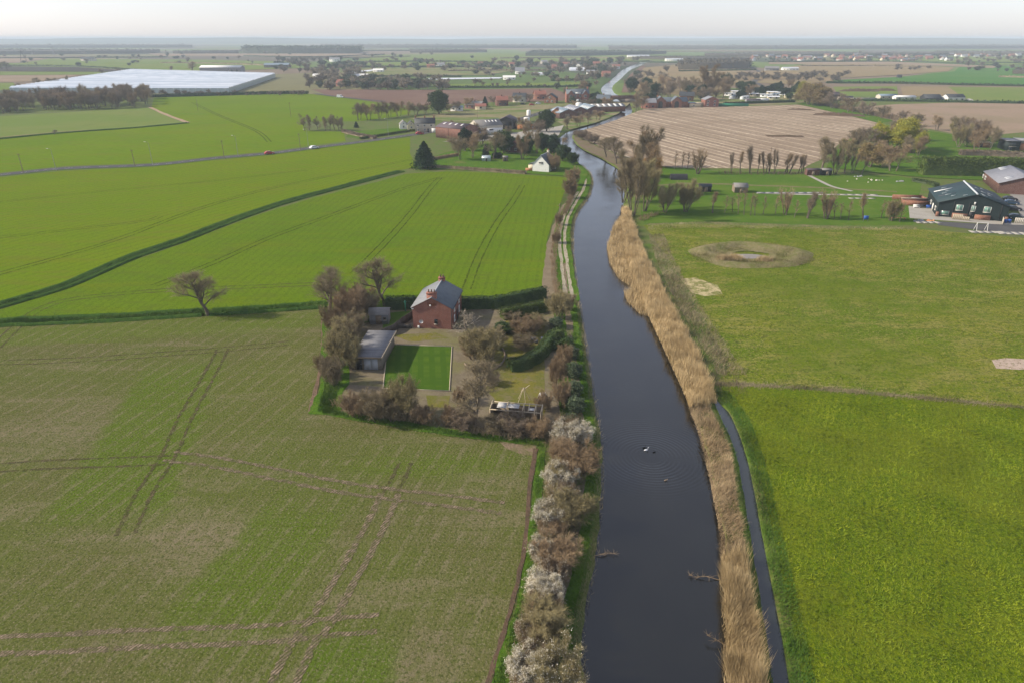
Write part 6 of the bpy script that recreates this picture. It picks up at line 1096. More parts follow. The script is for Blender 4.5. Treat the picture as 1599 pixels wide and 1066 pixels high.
for x0, w_ in ((-.5, 8.5), (12.5, 8.0)):
    b.gable(5.0, 8.2, 'y', M_BRICKO, M_SLATE, .3, x0=x0, y0=-2.2, w=w_, d=7, roof='gable_roof', wall='gable_wall')
    N = 9; cx = x0+w_/2; pts = [(cx-1.7, .02), (cx+1.7, .02)]+[(cx+1.7*math.cos(math.pi*i/N), 3.2+1.7*math.sin(math.pi*i/N)) for i in range(N+1)]
    mb = MB(); mb.add([(x, -2.28, z) for x, z in pts]+[(x, -2.21, z) for x, z in pts], [tuple(range(0, 0))]) if False else None
    t = geometry.tessellate_polygon([[Vector((x, z, 0)) for x, z in pts]]); mb.add([(x, -2.24, z) for x, z in pts], t); b.P(mb, 'arched_opening', M_GLASS)
b.box('low_wing', M_BRICKO, 26.01, 33, 1, 9, 0, 3.0); b.box('low_wing_roof', M_BLUEG, 25.8, 33.3, .7, 9.3, 3.01, 3.3); b.chimney(3, 5, 7, 1.2, .8, 1.6, 2, M_BRICKO)
b = Bld('brick_villa', 'square red brick house with hipped grey roof beside the ploughed field', (1100, 167.5), 6, 11, 9); b.gable(5.4, 7.6, 'y', M_BRICK, M_SLATEP, .3)
for u in (1.5, 7): b.win('f', u, 1, 1.6, 1.5); b.win('f', u, 3.5, 1.6, 1.3)
o = MB().box(0, 24, 0, .2, 0, 2.2).build('netting_fence', M_GREENP, loc=(*G(1121, 166.5), 0)); tag(o, 'green netting fence at the field edge by the caravans', 'fence')
for i, (x, y, w_, lb) in enumerate([(1165, 161, 12, 'grey mobile home behind the dark hedge'), (1182, 160.5, 10, 'white mobile home behind the dark hedge'), (1076, 168, 9, 'cream lean-to shed beside the barn conversion'), (1086, 167, 7, 'pale gabled shed beside the barn conversion')]):
    b = Bld('outbuilding', lb, (x, y), 3+i, w_, 4.2, cat='shed'); b.gable(2.4, 3.0, 'x', [M_GREYW, M_WHITE, M_CREAM, M_PALEW][i], [M_PURP, M_WHITE, M_PALEW, M_PALEW][i], .15); b.win('f', w_*.3, .9, 1.4, .9)
# ---- the hall with the green roof
b = Bld('green_roofed_hall', 'dark timber hall with broad green sheet roof and pale ridge', (1461, 338), -22, 18.2, 21, cat='hall'); b.gable(4.4, 7.4, 'y', M_DKGREEN, M_GREENR, .45, ridge=(M_METAL, .26))
rg = np.random.default_rng(12); M_SKYL = paint((.32, .35, .36), .4, .5)
for sd in (0, 1):
    for i in range(7): b.skylight(sd, 1.5+i*2.7+rg.uniform(-.4, .4), rg.uniform(.2, .68), .28, rg.uniform(.11, .17), M_SKYL)
b.skylight(0, 14.4, .04, .9, .5, M_WHITE); b.skylight(0, 7.2, .06, .2, .5, paint((.12, .09, .11), .6))
for u, w_, h_, z in ((4.6, 1.9, 1.7, 2.3), (8.6, 1.1, 1.7, 2.3), (11.8, 1.9, 1.7, 2.3)): b.win('f', u, z, w_, h_, M_WHITE, M_GLASSG)
b.win('f', 1.0, .7, 2.2, 1.2, M_GREYW, M_GLASSG); b.door('f', 8.4, 1.2, 2.1, M_DARK)
for x0, x1 in ((-.3, .5), (4.0, 8.0), (9.9, 14.0), (17.6, 18.4)): b.box('brick_plinth', M_BRICKO, x0, x1, -.55, -.25, 0, 1.5)
for x in (3.9, 16.2, 7.9): b.box('drainpipe', M_DARK, x, x+.12, -.13, -.004, .1, 4.9)
b.box('wall_lamp', M_WHITE, 9.0, 9.4, -.22, -.004, 4.4, 5.1); b.door('l', 8, 1.6, 2.2, M_WHITE); b.win('l', 12, 1.2, 2, 1.2); b.win('l', 3, 1.2, 2, 1.2)
b = Bld('grey_roofed_hall', 'brick building with grey sheet roof behind the green-roofed hall', (1556, 302), -22, 15, 24, cat='hall'); b.gable(3.6, 6.2, 'y', M_BRICKD, M_GREYR, .5)
for a, u in ((3, .3), (5, .3), (20, .5), (22, .5), (23.5, .5)): b.skylight(0, a, u, .8, .3, M_METAL)
b.win('l', 20, 1.2, 2, 1.2); b.win('l', 24, 1.2, 1.6, 1.2); b.win('f', 7.8, 3.6, 1.2, 1.0, M_GREYW)
# brick enclosure, furniture and boards in front of it
e = empty('brick_enclosure', (*G(1412, 321), 0), R(-8)); tag(e, 'low red brick walled enclosure left of the hall', 'wall')
for nm, q in (('wall', (0, 8.4, 0, .3, 0, 1.5)), ('wall', (0, 8.6, 3.4, 3.7, 0, 1.6)), ('wall', (-.8, 8.6, 9.0, 9.3, 0, 1.6)), ('wall', (0, .3, .31, 3.39, 0, 1.4)), ('wall', (8.3, 8.6, 3.71, 8.99, 0, 1.5))): MB().box(*q).build(nm, M_BRICKO, e)
MB().box(-.15, 8.75, 3.3, 3.8, 1.61, 1.72).build('coping', M_PALEW, e); MB().box(4.4, 6.6, 5, 7, 0, 1.3).build('planter', M_GREYW, e)
e = empty('garden_sculpture', (*G(1455, 325), 0)); tag(e, 'white garden sculpture by the hall corner', 'sculpture'); MB().tube([(0, 0, 0), (.1, 0, 1.2), (-.1, 0, 2.2), (0, 0, 3.0)], [.35, .3, .4, .15], 8).build('body', M_WHITE, e); MB().tube([(-.1, 0, 2.2), (-1.1, .1, 2.4)], [.2, .08], 6).build('arm', M_WHITE, e)
for x, y, m, lb in [(1426, 325, M_WHITE, 'white garden bench on the patio'), (1437, 325.5, M_DARK, 'dark covered furniture on the patio'), (1446, 326, M_BLUE, 'blue covered furniture on the patio')]:
    e = empty('patio_seat', (*G(x, y), 0), R(-8)); tag(e, lb, 'seat'); MB().box(0, 2, 0, .7, .35, .5).build('seat', m, e); MB().box(0, 2, .6, .72, .5, 1.0).build('backrest', m, e)
    for a in (.1, 1.8): MB().box(a, a+.1, .05, .65, 0, .35).build('leg', m, e)
def paling(px, rz, w, h, label, m=M_PALEW):
    e = empty('fence_screen', (*G(*px), 0), R(rz)); tag(e, label, 'fence'); n = int(w/.45)
    for i in range(n): MB().box(i*.45, i*.45+.38, 0, .05, .05, h).build('board', m, e)
    for z in (.3, h-.3): MB().box(-.05, w, .051, .11, z, z+.12).build('rail', m, e)
paling((1486, 343), -22, 3.1, 1.7, 'pale slatted screen against the hall front'); paling((1502, 344.5), -22, 1.8, 1.2, 'lower slatted screen beside the hall door'); paling((1565, 351.5), 60, 3.2, 1.8, 'pale board fence left of the blue bins', M_RENDER); paling((1583, 349), -18, 3.0, 1.7, 'pale board fence right of the blue bins', M_RENDER)
for x, lb in ((1569, 'left blue wheelie bin behind the board fence'), (1575, 'right blue wheelie bin behind the board fence')):
    e = empty('wheelie_bin', (*G(x, 348.5), 0)); tag(e, lb, 'bin'); MB().add([(-.25, -.3, .08), (.25, -.3, .08), (.25, .3, .08), (-.25, .3, .08), (-.32, -.38, 1.0), (.32, -.38, 1.0), (.32, .38, 1.0), (-.32, .38, 1.0)], [(0, 1, 5, 4), (1, 2, 6, 5), (2, 3, 7, 6), (3, 0, 4, 7), (3, 2, 1, 0)]).build('body', M_BLUE, e); MB().box(-.34, .34, -.4, .42, 1.0, 1.07).build('lid', M_BLUE, e)
    for s_ in (-.28, .24): o = MB().tube([(s_, .3, .12), (s_+.05, .3, .12)], .12, 8).build('wheel', M_TYRE, e)
e = empty('swing_frame', (*G(1522, 360), 0), R(-5)); tag(e, 'white A-shaped swing frame beside the drive', 'swing')
for x in (0, 2.9):
    for s_ in (-.8, .8): MB().tube([(x, s_, 0), (x+.1, 0, 2.2)], .06, 6).build('leg', M_WHITE, e)
MB().tube([(.1, 0, 2.2), (3.0, 0, 2.2)], .06, 6).build('crossbar', M_WHITE, e)
def slabs(px, rz, nx, ny, sx, sy, label, m=M_CONC):
    e = empty('slab_paving', (*G(*px), 0), R(rz)); tag(e, label, 'paving'); me = MB().box(.04, sx-.04, .04, sy-.04, .03, .15).mesh('slab', m)
    for i in range(nx):
        for j in range(ny): o = link(bpy.data.objects.new('slab', me), e); o.location = (i*sx, j*sy, random.uniform(0, .012))
slabs((1517, 364), -5, 5, 1, 2.0, 2.2, 'row of pale concrete slabs under the swing frame'); slabs((1560, 366), -9, 5, 2, 2.0, 1.4, 'raised pale slabs right of the swing frame'); slabs((1432, 349), -4, 4, 2, 1.8, 1.2, 'small slab base holding stone piles'); slabs((1326, 311), -2, 4, 1, 2.2, 1.4, 'pale slabs stacked beside the lawn path'); slabs((1300, 305), -2, 6, 1, 2.6, 1.3, 'pale grey slabs along the lawn path')
for x, y, m, lb in [(1436, 346, M_GREYW, 'heap of grey stones on the slab base'), (1447, 345, M_ORNG, 'heap of orange bricks on the slab base'), (1367, 282, M_RENDER, 'pale rockery in the lawn'), (1341, 276, M_GREYW, 'grey stones at the end of the lawn'), (1405, 284, M_GREYW, 'grey boulder pile beside the flower hedge')]:
    o = MB()
    for i in range(12): a, c = rg.normal(size=2)*[.9, .5]; s_ = rg.uniform(.15, .45); o.tube([(a, c, 0), (a, c, s_*.6), (a, c, s_*1.2)], [s_, s_*.9, s_*.3], 5)
    tag(o.build('stone_heap', m, loc=(*G(x, y), 0)), lb, None, None, 'stuff')
e = empty('notice_board', (*G(1351, 346), 0)); tag(e, 'small blue board on two legs on the lawn', 'board'); MB().box(-.7, .7, -.03, .03, .6, 1.7).build('panel', M_BLUE, e)
for s_ in (-.7, .6): MB().box(s_, s_+.1, .035, .1, 0, 1.8).build('leg', M_GREYW, e)
e = empty('picnic_table', (*G(1402, 343), 0)); tag(e, 'low wooden bench at the edge of the patio', 'bench'); MB().box(-2.2, 2.2, -.3, .3, .45, .55).build('seat', M_ORNG, e)
for s_ in (-1.9, 1.8): MB().box(s_, s_+.12, -.25, .25, 0, .45).build('leg', M_ORNG, e)
# ---- huts along the lawn
e = empty('nissen_hut', (*G(1047, 281.5), 0), R(-2)); tag(e, 'black curved nissen hut beside the osier', 'hut'); mb = MB(); N = 10
for i in range(N):
    a, c = math.pi*i/N, math.pi*(i+1)/N; mb.add([(0, 1.6-1.6*math.cos(a), 2.1*math.sin(a)), (6.4, 1.6-1.6*math.cos(a), 2.1*math.sin(a)), (6.4, 1.6-1.6*math.cos(c), 2.1*math.sin(c)), (0, 1.6-1.6*math.cos(c), 2.1*math.sin(c))], [(0, 1, 2, 3)])
mb.build('shell', M_DARK, e)
for x in (0.02, 6.38):
    pts = [(1.6-1.6*math.cos(math.pi*i/N), 2.1*math.sin(math.pi*i/N)) for i in range(N+1)]; MB().add([(x, y, z) for y, z in pts], geometry.tessellate_polygon([[Vector((y, z, 0)) for y, z in pts]])).build('end_wall', M_DARK, e)
for px, w_, d_, he, hr, wm, rm, lb in [((1092, 300), 4.0, 3, 1.9, 2.5, M_DARK, M_SLATED, 'small dark shed on the lawn strip'), ((1146, 301.5), 4.6, 4, 2.0, 3.0, M_WOOD, M_ASB, 'wooden shed with a grey pitched roof on the lawn strip'), ((1259, 274.5), 4.8, 3, 2.2, 2.5, M_BRICKD, M_PURP, 'long red shed under the large bare tree'), ((1283, 274.5), 3.6, 3, 2.1, 2.5, M_DARK, M_ASB, 'dark open shed beside the red shed')]:
    b = Bld('lawn_shed', lb, px, -4, w_, d_, cat='shed', group='sheds along the lawn'); b.gable(he, hr, 'x', wm, rm, .2); b.door('f', w_*.4, 1.1, 1.7, M_WOOD)
e = empty('cold_frame', (*G(1183, 303), 0)); tag(e, 'row of pale glass cold frames along the lawn', 'cold frame')
for i in range(8): MB().box(i*2.9, i*2.9+2.6, 0, 1.0, .02, .4).build('frame_box', M_GREYW, e)
b = Bld('modern_house', 'modern grey house with flat roofs at the right edge', (1568, 236), -15, 14, 12); b.box('wall', M_DKGREEN, 0, 6, 0, 10, 0, 4.6); b.box('roof', M_GREYR, -.3, 6.4, -.3, 10.4, 4.62, 4.85); b.box('wing', M_ORNG, 6.01, 14, 1, 10, 0, 3.4); b.box('wing_roof', M_SLATEP, 5.9, 14.4, .7, 10.4, 4.87, 5.1); b.box('wing_upper', M_RENDER, 6.4, 13.6, 2, 9.6, 3.41, 4.86); b.win('f', 1.4, 2.2, 3, 1.6, M_DARK); b.win('f', 1.2, .4, 1.6, 1.6, M_DARK)
b = Bld('garden_room', 'small brick garden room in front of the modern house', (1527, 231), -10, 5, 4, cat='shed'); b.box('wall', M_ORNG, 0, 5, 0, 4, 0, 2.4); b.box('roof', M_PALEW, -.3, 6, -.3, 4.3, 2.41, 2.6); b.door('f', .4, 1.4, 2.1, M_DARK)
# ---- stables and bungalow beyond the tan field
for px, rz, w_, d_, he, hr, ax, wm, rm, lb, ct in [((1479, 159), 3, 15, 9, 3.4, 5.6, 'x', M_WHITE, M_SLATED, 'white bungalow with dark roof beyond the tan field', 'house'), ((1444, 158.5), -8, 13, 12, 2.6, 5.2, 'x', M_DARK, M_SLATED, 'black stable barn left of the white bungalow', 'stable'), ((1398, 157), 3, 18, 6, 2.8, 3.6, 'x', M_WHITE, M_WHITE, 'long white stable block', 'stable'), ((1374, 155), 3, 16, 8, 2.6, 3.8, 'x', M_RENDER, M_BLUEG, 'teal-roofed stable beside the paddock', 'stable'), ((1294, 154), -6, 9, 8, 3.2, 5.2, 'x', M_DARK, M_PURP, 'dark stable at the end of the scrub line', 'stable'), ((1310, 157), 2, 12, 5, 2.4, 3.2, 'x', M_RENDER, M_PURP, 'low purple-roofed stable beside the paddock', 'stable'), ((1330, 157.5), 2, 22, 4, 1.4, 1.9, 'x', M_RENDER, M_ASB, 'long low row of pens beside the stables', 'stable')]:
    b = Bld('bungalow' if ct == 'house' else 'stable', lb, px, rz, w_, d_, cat=ct); b.gable(he, hr, ax, wm, rm, .3); n = max(2, int(w_/5))
    for i in range(n): b.win('f', (i+.5)*w_/n-.7, .5+he*.2, 1.4, he*.35, M_DARK, bars=0)
for x, y, lb in [(1512, 158, 'pale covered heap right of the white bungalow')]:
    tag(MB().tube([(0, 0, 0), (0, 0, 1.2), (0, 0, 1.8)], [4, 3, .8], 10).build('covered_heap', M_RENDER, loc=(*G(x, y), 0)), lb, 'heap')
# ---- the big glasshouse nursery: one bay after another
q0, q1, q2, q3 = [np.array(G(*p)) for p in ((16, 145.5), (358, 146.5), (430, 121.5), (206, 114.5))]
e = empty('nursery_glasshouse', (*q0, 0)); tag(e, 'vast white multi-bay glasshouse nursery on the left', 'greenhouse'); NB = 36; HG = 5.0
def glasshouse_mat():
    m, t, b = _new('whitewashed_glass', .22, .5); c = _mix(t, _ramp(t, _noise(t, _coord(t, 0, (.02, .12, 1)), 1, 4), .45, .62), (.66, .70, .74), (.42, .48, .54)); c = _mix(t, _ramp(t, _noise(t, _coord(t), .008, 3), .5, .6, 0, .35), c, (.8, .82, .84)); oi = t.nodes.new('ShaderNodeObjectInfo'); c = _mix(t, _ramp(t, oi.outputs['Random'], .35, .95, 0, .8), c, (.40, .46, .53)); t.links.new(c, b.inputs['Base Color']); return m
M_GH = glasshouse_mat(); M_GHW = paint((.33, .40, .42), .3, .5)
for i in range(NB):
    a0, a1 = q0+(q3-q0)*i/NB-q0, q0+(q3-q0)*(i+1)/NB-q0; b0, b1 = q1+(q2-q1)*i/NB-q0, q1+(q2-q1)*(i+1)/NB-q0; am, bm = (a0+a1)/2, (b0+b1)/2
    MB().add([(*a0, HG), (*b0, HG), (*bm, HG+1.3), (*am, HG+1.3), (*a1, HG), (*b1, HG)], [(0, 1, 2, 3), (3, 2, 5, 4)]).add([(*a0, HG), (*am, HG+1.3), (*a1, HG), (*b0, HG), (*bm, HG+1.3), (*b1, HG)], [(0, 1, 2), (3, 5, 4)]).build('roof_bay', M_GH, e)
for nm, a, c in (('front_wall', q0, q1), ('side_wall', q1, q2), ('back_wall', q2, q3), ('side_wall', q3, q0)): a, c = a-q0, c-q0; MB().add([(*a, 0), (*c, 0), (*c, HG), (*a, HG)], [(0, 1, 2, 3)]).build(nm, M_GHW, e)
d = (q1-q0)/np.linalg.norm(q1-q0); nv = np.array([d[1], -d[0]])*.06
for i in range(30): p = (q1-q0)*(i+.5)/30+nv; MB().box(p[0]-.12, p[0]+.12, p[1]-.05, p[1]+.05, 0, HG).build('wall_post', M_METAL, e)
b = Bld('packing_shed', 'long white-roofed packing shed behind the glasshouse', (312, 114.5), 4, 62, 22, cat='shed'); b.gable(8, 10.5, 'x', M_GREYW, M_WHITE, .3); b.door('f', 44, 5, 5, M_DARK); b.door('f', 52, 5, 5, M_DARK)
# ================================================================ VEHICLES, POLES, BIRDS, FAR HOUSES
def car(px, rz, m, label, kind='car', world=None):
    X, Y = G(*px) if world is None else world; e = empty('parked_car' if kind == 'car' else 'van', (X, Y, .1), R(rz)); tag(e, label, 'car' if kind == 'car' else 'van')
    if kind == 'car': L, Wd, prof, gl = 4.3, 1.75, [(0, .25), (4.3, .25), (4.28, .75), (3.3, .92), (2.65, 1.42), (1.05, 1.45), (.25, .95), (.02, .8)], [(3.22, .93), (2.63, 1.38), (1.07, 1.40), (.42, .97)]
    else: L, Wd, prof, gl = 5.6, 2.0, [(0, .3), (5.6, .3), (5.55, 1.0), (4.8, 1.25), (4.2, 2.2), (3.9, 2.45), (.1, 2.45), (0, 2.3)], [(4.72, 1.28), (4.2, 2.1), (3.5, 2.1), (3.5, 1.28)]
    n = len(prof); mb = MB()
    for s_ in (0,):
        V = [(x, -Wd/2+(.12 if z > 1.0 and kind == 'car' else 0), z) for x, z in prof]+[(x, Wd/2-(.12 if z > 1.0 and kind == 'car' else 0), z) for x, z in prof]
        mb.add(V, [(i, (i+1) % n, n+(i+1) % n, n+i) for i in range(n)]); t = geometry.tessellate_polygon([[Vector((x, z, 0)) for x, z in prof]]); mb.add(V, t); mb.add(V, [tuple(q+n for q in f) for f in t])
    bo = mb.build('body', m, e)
    for s_ in (-1, 1):
        y = s_*(Wd/2-(.05 if kind == 'car' else -.004)); MB().add([(x, s_*(Wd/2+.006-(.12 if z > 1.2 and kind == 'car' else 0)), z) for x, z in gl], [(0, 1, 2, 3)]).build('side_window', M_GLASS, e)
    w0, w1 = prof[3], prof[4]; ins = .15
    MB().add([(w0[0]+.006, -Wd/2+ins, w0[1]+.02), (w0[0]+.006, Wd/2-ins, w0[1]+.02), (w1[0]+.02, Wd/2-ins-.1, w1[1]-.03), (w1[0]+.02, -Wd/2+ins+.1, w1[1]-.03)], [(0, 1, 2, 3)]).build('windscreen', M_GLASS, e)
    for x in (L*.17, L*.81):
        for s_ in (-1, 1): w = MB().tube([(x, s_*(Wd/2-.16), .32), (x, s_*(Wd/2+.02), .32)], .32, 12).build('wheel', M_TYRE, e); MB().tube([(x, s_*(Wd/2+.021), .32), (x, s_*(Wd/2+.035), .32)], .18, 10).build('rim', M_METAL, w)
    for s_ in (-1, 1): MB().box(L-.06, L+.012, s_*Wd*.36-.17, s_*Wd*.36+.17, .58, .72).build('headlight', M_WHITE, e)
    return e
P_BLK = paint((.015, .018, .025), .25, .6, .02); P_WHT = paint((.75, .75, .75), .3, .5, .02); P_NAVY = paint((.02, .05, .10), .25, .6, .02); P_TEAL = paint((.02, .06, .07), .25, .6, .02)
car((413, 242), yaw((330, 248), (420, 240))*57.3, M_RED, 'dark red car driving on the road'); car((484, 233.4), yaw((420, 240), (490, 231))*57.3, P_WHT, 'white car driving on the road'); car((649, 210.6), 20, M_RED, 'red car parked beside the pale semi-detached house')
for x, y, m, lb in [(1564, 313, P_BLK, 'black car parked farthest from the drive beside the hall'), (1566, 318.5, P_NAVY, 'dark blue car parked second behind the hall corner'), (1569, 328, P_BLK, 'black car parked third beside the hall'), (1572, 341, P_TEAL, 'dark teal car parked nearest the blue bins')]: car((x, y), -22, m, lb)
car((1581, 288.5), -18, P_WHT, 'white van parked behind the grey-roofed hall', 'van'); car((1597, 284), -18, P_WHT, 'second white van at the right edge of the picture', 'van')
for x, y, m, lb in [(812, 164, P_BLK, 'dark car on the lane left of the red house'), (826, 165, M_RED, 'red car on the lane left of the red house'), (836, 163, P_WHT, 'white car beside the red house')]: car((x, y), 5, m, lb)
car((526, 153), -8, P_WHT, 'white van on the far lane by the brown field', 'van')
# ---- lamp posts and telegraph poles
for x, yb, yt, s_, lb in [(87.5, 267.5, 233, -1, 'leftmost curved street lamp beside the road'), (238, 258.3, 222.5, -1, 'street lamp beside the road, second from the left'), (371.5, 245, 212.5, -1, 'street lamp left of the white car'), (481.5, 233, 203, -1, 'street lamp just left of the white car'), (606, 214, 186, -1, 'street lamp by the white semi-detached house')]:
    h = HT(x, yb, yt); e = empty('street_lamp', (*G(x, yb-.6), 0)); tag(e, lb, 'street lamp', 'street lamps along the road'); MB().tube([(0, 0, 0), (0, 0, h*.5), (0, 0, h-.4), (s_*.4, 0, h-.05), (s_*1.3, 0, h)], [.09, .075, .06, .05, .04], 6).build('pole', M_GREYW, e); MB().box(s_*1.3-.45, s_*1.3+.25, -.14, .14, h-.02, h+.12).build('lamp_head', M_WHITE, e)
for x, yb, yt, lb in [(36, 270, 240, 'telegraph pole at the left end of the road'), (210, 259.5, 233.5, 'telegraph pole between two street lamps'), (350, 248.6, 219, 'telegraph pole left of the third street lamp'), (469, 236, 208.5, 'telegraph pole near the white car'), (309, 173.6, 155, 'telegraph pole in the middle of the far green field'), (454, 183.6, 160, 'telegraph pole right of the one in the green field'), (877, 252, 222, 'telegraph pole beside the white cottage'), (902, 258, 240, 'short pole at the canal edge by the cottage'), (1199, 268, 230, 'thin pole among the pollard row'), (873, 345, 318, 'thin pole beside the canal track'), (862, 160, 140, 'pole in front of the pub'), (886, 170, 146, 'pole behind the boatyard'), (745, 186, 167, 'pole by the overgrown plot')]:
    h = HT(x, yb, yt); e = empty('telegraph_pole', (*G(x, yb), 0), R(20)); tag(e, lb, 'pole', 'wooden poles'); MB().tube([(0, 0, -.1), (0, 0, h)], [.15, .10], 6).build('pole', M_WOOD, e); MB().box(-.8, .8, -.05, .05, h-.6, h-.48).build('crossarm', M_WOOD, e)
e = empty('power_pylon', (*G(38, 99), 0)); h = HT(38, 99, 79); tag(e, 'leaning A-shaped power pole on the far left', 'pylon')
for s_ in (-8, 7): MB().tube([(s_, 0, 0), (-2, 0, h)], .45, 5).build('leg', M_DARK, e)
MB().tube([(-7, 0, h*.93), (5, 0, h*.93)], .35, 5).build('crossarm', M_DARK, e)
for x, yb, yt in [(84, 88, 74), (261, 94, 78), (150, 80, 69), (205, 80, 70)]:
    e = empty('power_pylon', (*G(x, yb), 0)); h = HT(x, yb, yt); tag(e, 'thin hazy lattice pylon on the left plain', 'pylon', 'hazy pylons')
    for a in range(4): MB().tube([(3*math.cos(a*1.57+.78), 3*math.sin(a*1.57+.78), 0), (.4*math.cos(a*1.57+.78), .4*math.sin(a*1.57+.78), h)], .25, 4).build('leg', M_GREYW, e)
    for f in (.65, .8, .93): MB().tube([(-5, 0, h*f), (5, 0, h*f)], .2, 4).build('crossarm', M_GREYW, e)
# ---- birds
def bird(px, s, m, label, z, neck=True):
    e = empty('swan' if neck else 'duck', (*G(*px, z), z), R(20)); tag(e, label, 'swan' if neck else 'duck')
    MB().tube([(-.5*s, 0, .12*s), (-.35*s, 0, .16*s), (0, 0, .14*s), (.3*s, 0, .13*s), (.45*s, 0, .14*s)], [.02*s, .14*s, .22*s, .17*s, .04*s], 8).build('body', m, e, smooth=True)
    if neck: MB().tube([(.35*s, 0, .15*s), (.5*s, 0, .4*s), (.42*s, 0, .65*s), (.55*s, 0, .75*s), (.72*s, 0, .70*s)], [.09*s, .06*s, .05*s, .06*s, .02*s], 6).build('neck', m, e, smooth=True)
    else: MB().tube([(.35*s, 0, .2*s), (.45*s, 0, .38*s), (.65*s, 0, .36*s)], [.1*s, .1*s, .02*s], 6).build('head', m, e, smooth=True)
bird((1008, 703), .62, P_WHT, 'white swan swimming on the canal with rings around it', WATER+.01); bird((1021, 705), .5, P_BLK, 'dark duck just right of the swan', WATER+.01, False); bird((1005, 698), .5, P_BLK, 'dark duck just behind the swan', WATER+.01, False)
bird((1039, 750), .5, M_WOOD, 'brown duck below the swan in mid canal', WATER+.01, False); bird((1181, 800), .5, P_BLK, 'dark duck in the drain, the right one', -.7, False); bird((1176, 796), .5, P_BLK, 'dark duck in the drain, the left one', -.7, False)
for px, pts, lb in [((925, 868), [(0, 0, 0), (1.0, .1, .2), (1.8, .3, .1), (2.4, .2, .15)], 'fallen twiggy branch at the left water edge'), ((1122, 905), [(0, 0, 0), (-1.2, .2, .3), (-2.2, .3, .1), (-3., .5, .2)], 'fallen branch reaching from the reeds over the water'), ((1138, 1012), [(0, 0, 0), (-.9, .4, .5), (-1.9, .9, .7)], 'bare stick leaning out of the near reeds')]:
    o = MB(); rg = np.random.default_rng(4); P_ = np.array(pts); o.tube(P_, np.linspace(.05, .015, len(P_)), 4)
    for i in range(26): f = rg.uniform(.2, 1)*(len(P_)-1); j = min(len(P_)-2, int(f)); q = P_[j]+(P_[j+1]-P_[j])*(f-j); o.tube([q, q+rg.normal(size=3)*[.4, .3, .25]+[0, 0, .1]], [.018, .006], 3, cap=False)
    tag(o.build('fallen_branch', M_TWIGR, loc=(*G(*px, WATER), WATER+.02)), lb, 'branch')
# ---- soil heaps on the ploughed field
for px, L, w_, h_, lb in [((1310, 181), 34, 7, 2.2, 'long dark spoil heap along the field margin'), ((1250, 172), 20, 4, 1.0, 'flat reddish spoil heap further up the field'), ((1225, 213), 20, 7, .5, 'low dark mound in the ploughed field'), ((1340, 143), 40, 8, 3, 'dark heaps beyond the caravan park'), ((1378, 142), 26, 8, 2.5, 'smaller dark heap by the paddock hedge')]:
    N, K = 26, 7; V = []; rg = np.random.default_rng(int(px[0]))
    for i in range(N):
        for j in range(K): f = i/(N-1)*2-1; g_ = j/(K-1)*2-1; V.append((f*L/2, g_*w_/2, max(.02, h_*(1-f*f)**.6*(1-g_*g_)*rg.uniform(.6, 1.15))))
    o = MB().add(V, [(i*K+j, (i+1)*K+j, (i+1)*K+j+1, i*K+j+1) for i in range(N-1) for j in range(K-1)]).build('spoil_heap', M_SPOIL, loc=(*G(*px), .03), rz=R(-25 if px[1] < 200 and px[1] > 160 else -5)); tag(o, lb, 'soil heap')
# ---- far houses: one small mesh each
def far_house(px, w, d, he, hr, rz, wm, rm, label, group=None, axis='x', cat='house', name='far_house', world=None):
    X, Y = G(*px) if world is None else world; A, B = (w, d); f = (lambda a, b, z: (a, b, z)) if axis == 'x' else (lambda a, b, z: (b, a, z)); mb = MB()
    pr = [(0, 0), (B, 0), (B, he), (B/2, hr), (0, he)]; V = [f(0, *q) for q in pr]+[f(A, *q) for q in pr]; mb.add(V, [(1, 2, 7, 6), (4, 0, 5, 9), (0, 4, 2, 1), (5, 6, 7, 9)]); mb.add(V, [(4, 3, 2), (9, 7, 8)])
    o = .4; k = (hr-he)/(B/2); V = [f(-o, -o, he-o*k+.05), f(A+o, -o, he-o*k+.05), f(A+o, B/2, hr+.15), f(-o, B/2, hr+.15), f(-o, B+o, he-o*k+.05), f(A+o, B+o, he-o*k+.05)]; mb.add(V, [(0, 1, 2, 3), (3, 2, 5, 4)], 1)
    mb.box(A*.45 if axis == 'x' else B*.45, A*.45+.8 if axis == 'x' else B*.45+.8, (B if axis == 'x' else A)/2-.4, (B if axis == 'x' else A)/2+.4, hr-.6, hr+1.1, 2) if cat == 'house' else None
    nw = max(1, int(w/4.5))
    if axis == 'x':
        for i in range(nw):
            u = (i+.5)*w/nw
            for z in ([1.0, 3.6] if he > 4.5 else [1.0]): mb.box(u-.7, u+.7, -.08, -.01, z, z+1.2, 3)
    ob = mb.build(name, [wm, rm, M_BRICKD, M_GLASS], loc=(X, Y, 0), rz=R(rz)); return tag(ob, label, cat, group)
rg = np.random.default_rng(99)
for i in range(58):
    x = rg.uniform(1172, 1475); y = rg.uniform(88.5, 96.5); k = i % 6
    far_house((x, y), rg.uniform(9, 16), rg.uniform(7, 10), rg.uniform(3, 5.2), rg.uniform(6.5, 8.5), rg.uniform(-40, 40), [M_WHITE, M_BRICK, M_BRICKO, M_RENDER, M_BRICK, M_CREAM][k], [M_TILE, M_TILE, M_SLATEP, M_TILE, M_SLATE, M_TILE][k],
              ['white house', 'dark red brick house', 'orange brick house', 'grey rendered house', 'slate-roofed brick house', 'cream house'][k]+' in the distant village', 'houses of the distant village', 'x' if i % 3 else 'y')
for i in range(12):
    x = 1478+i*11+rg.uniform(-4, 4); far_house((x, rg.uniform(86.5, 90)), rg.uniform(12, 22), 9, 4, 7, rg.uniform(-15, 15), M_WHITE if i % 3 else M_BRICKO, M_TILE if i % 2 else M_SLATEP, 'pale house in the far right settlement', 'far right settlement')
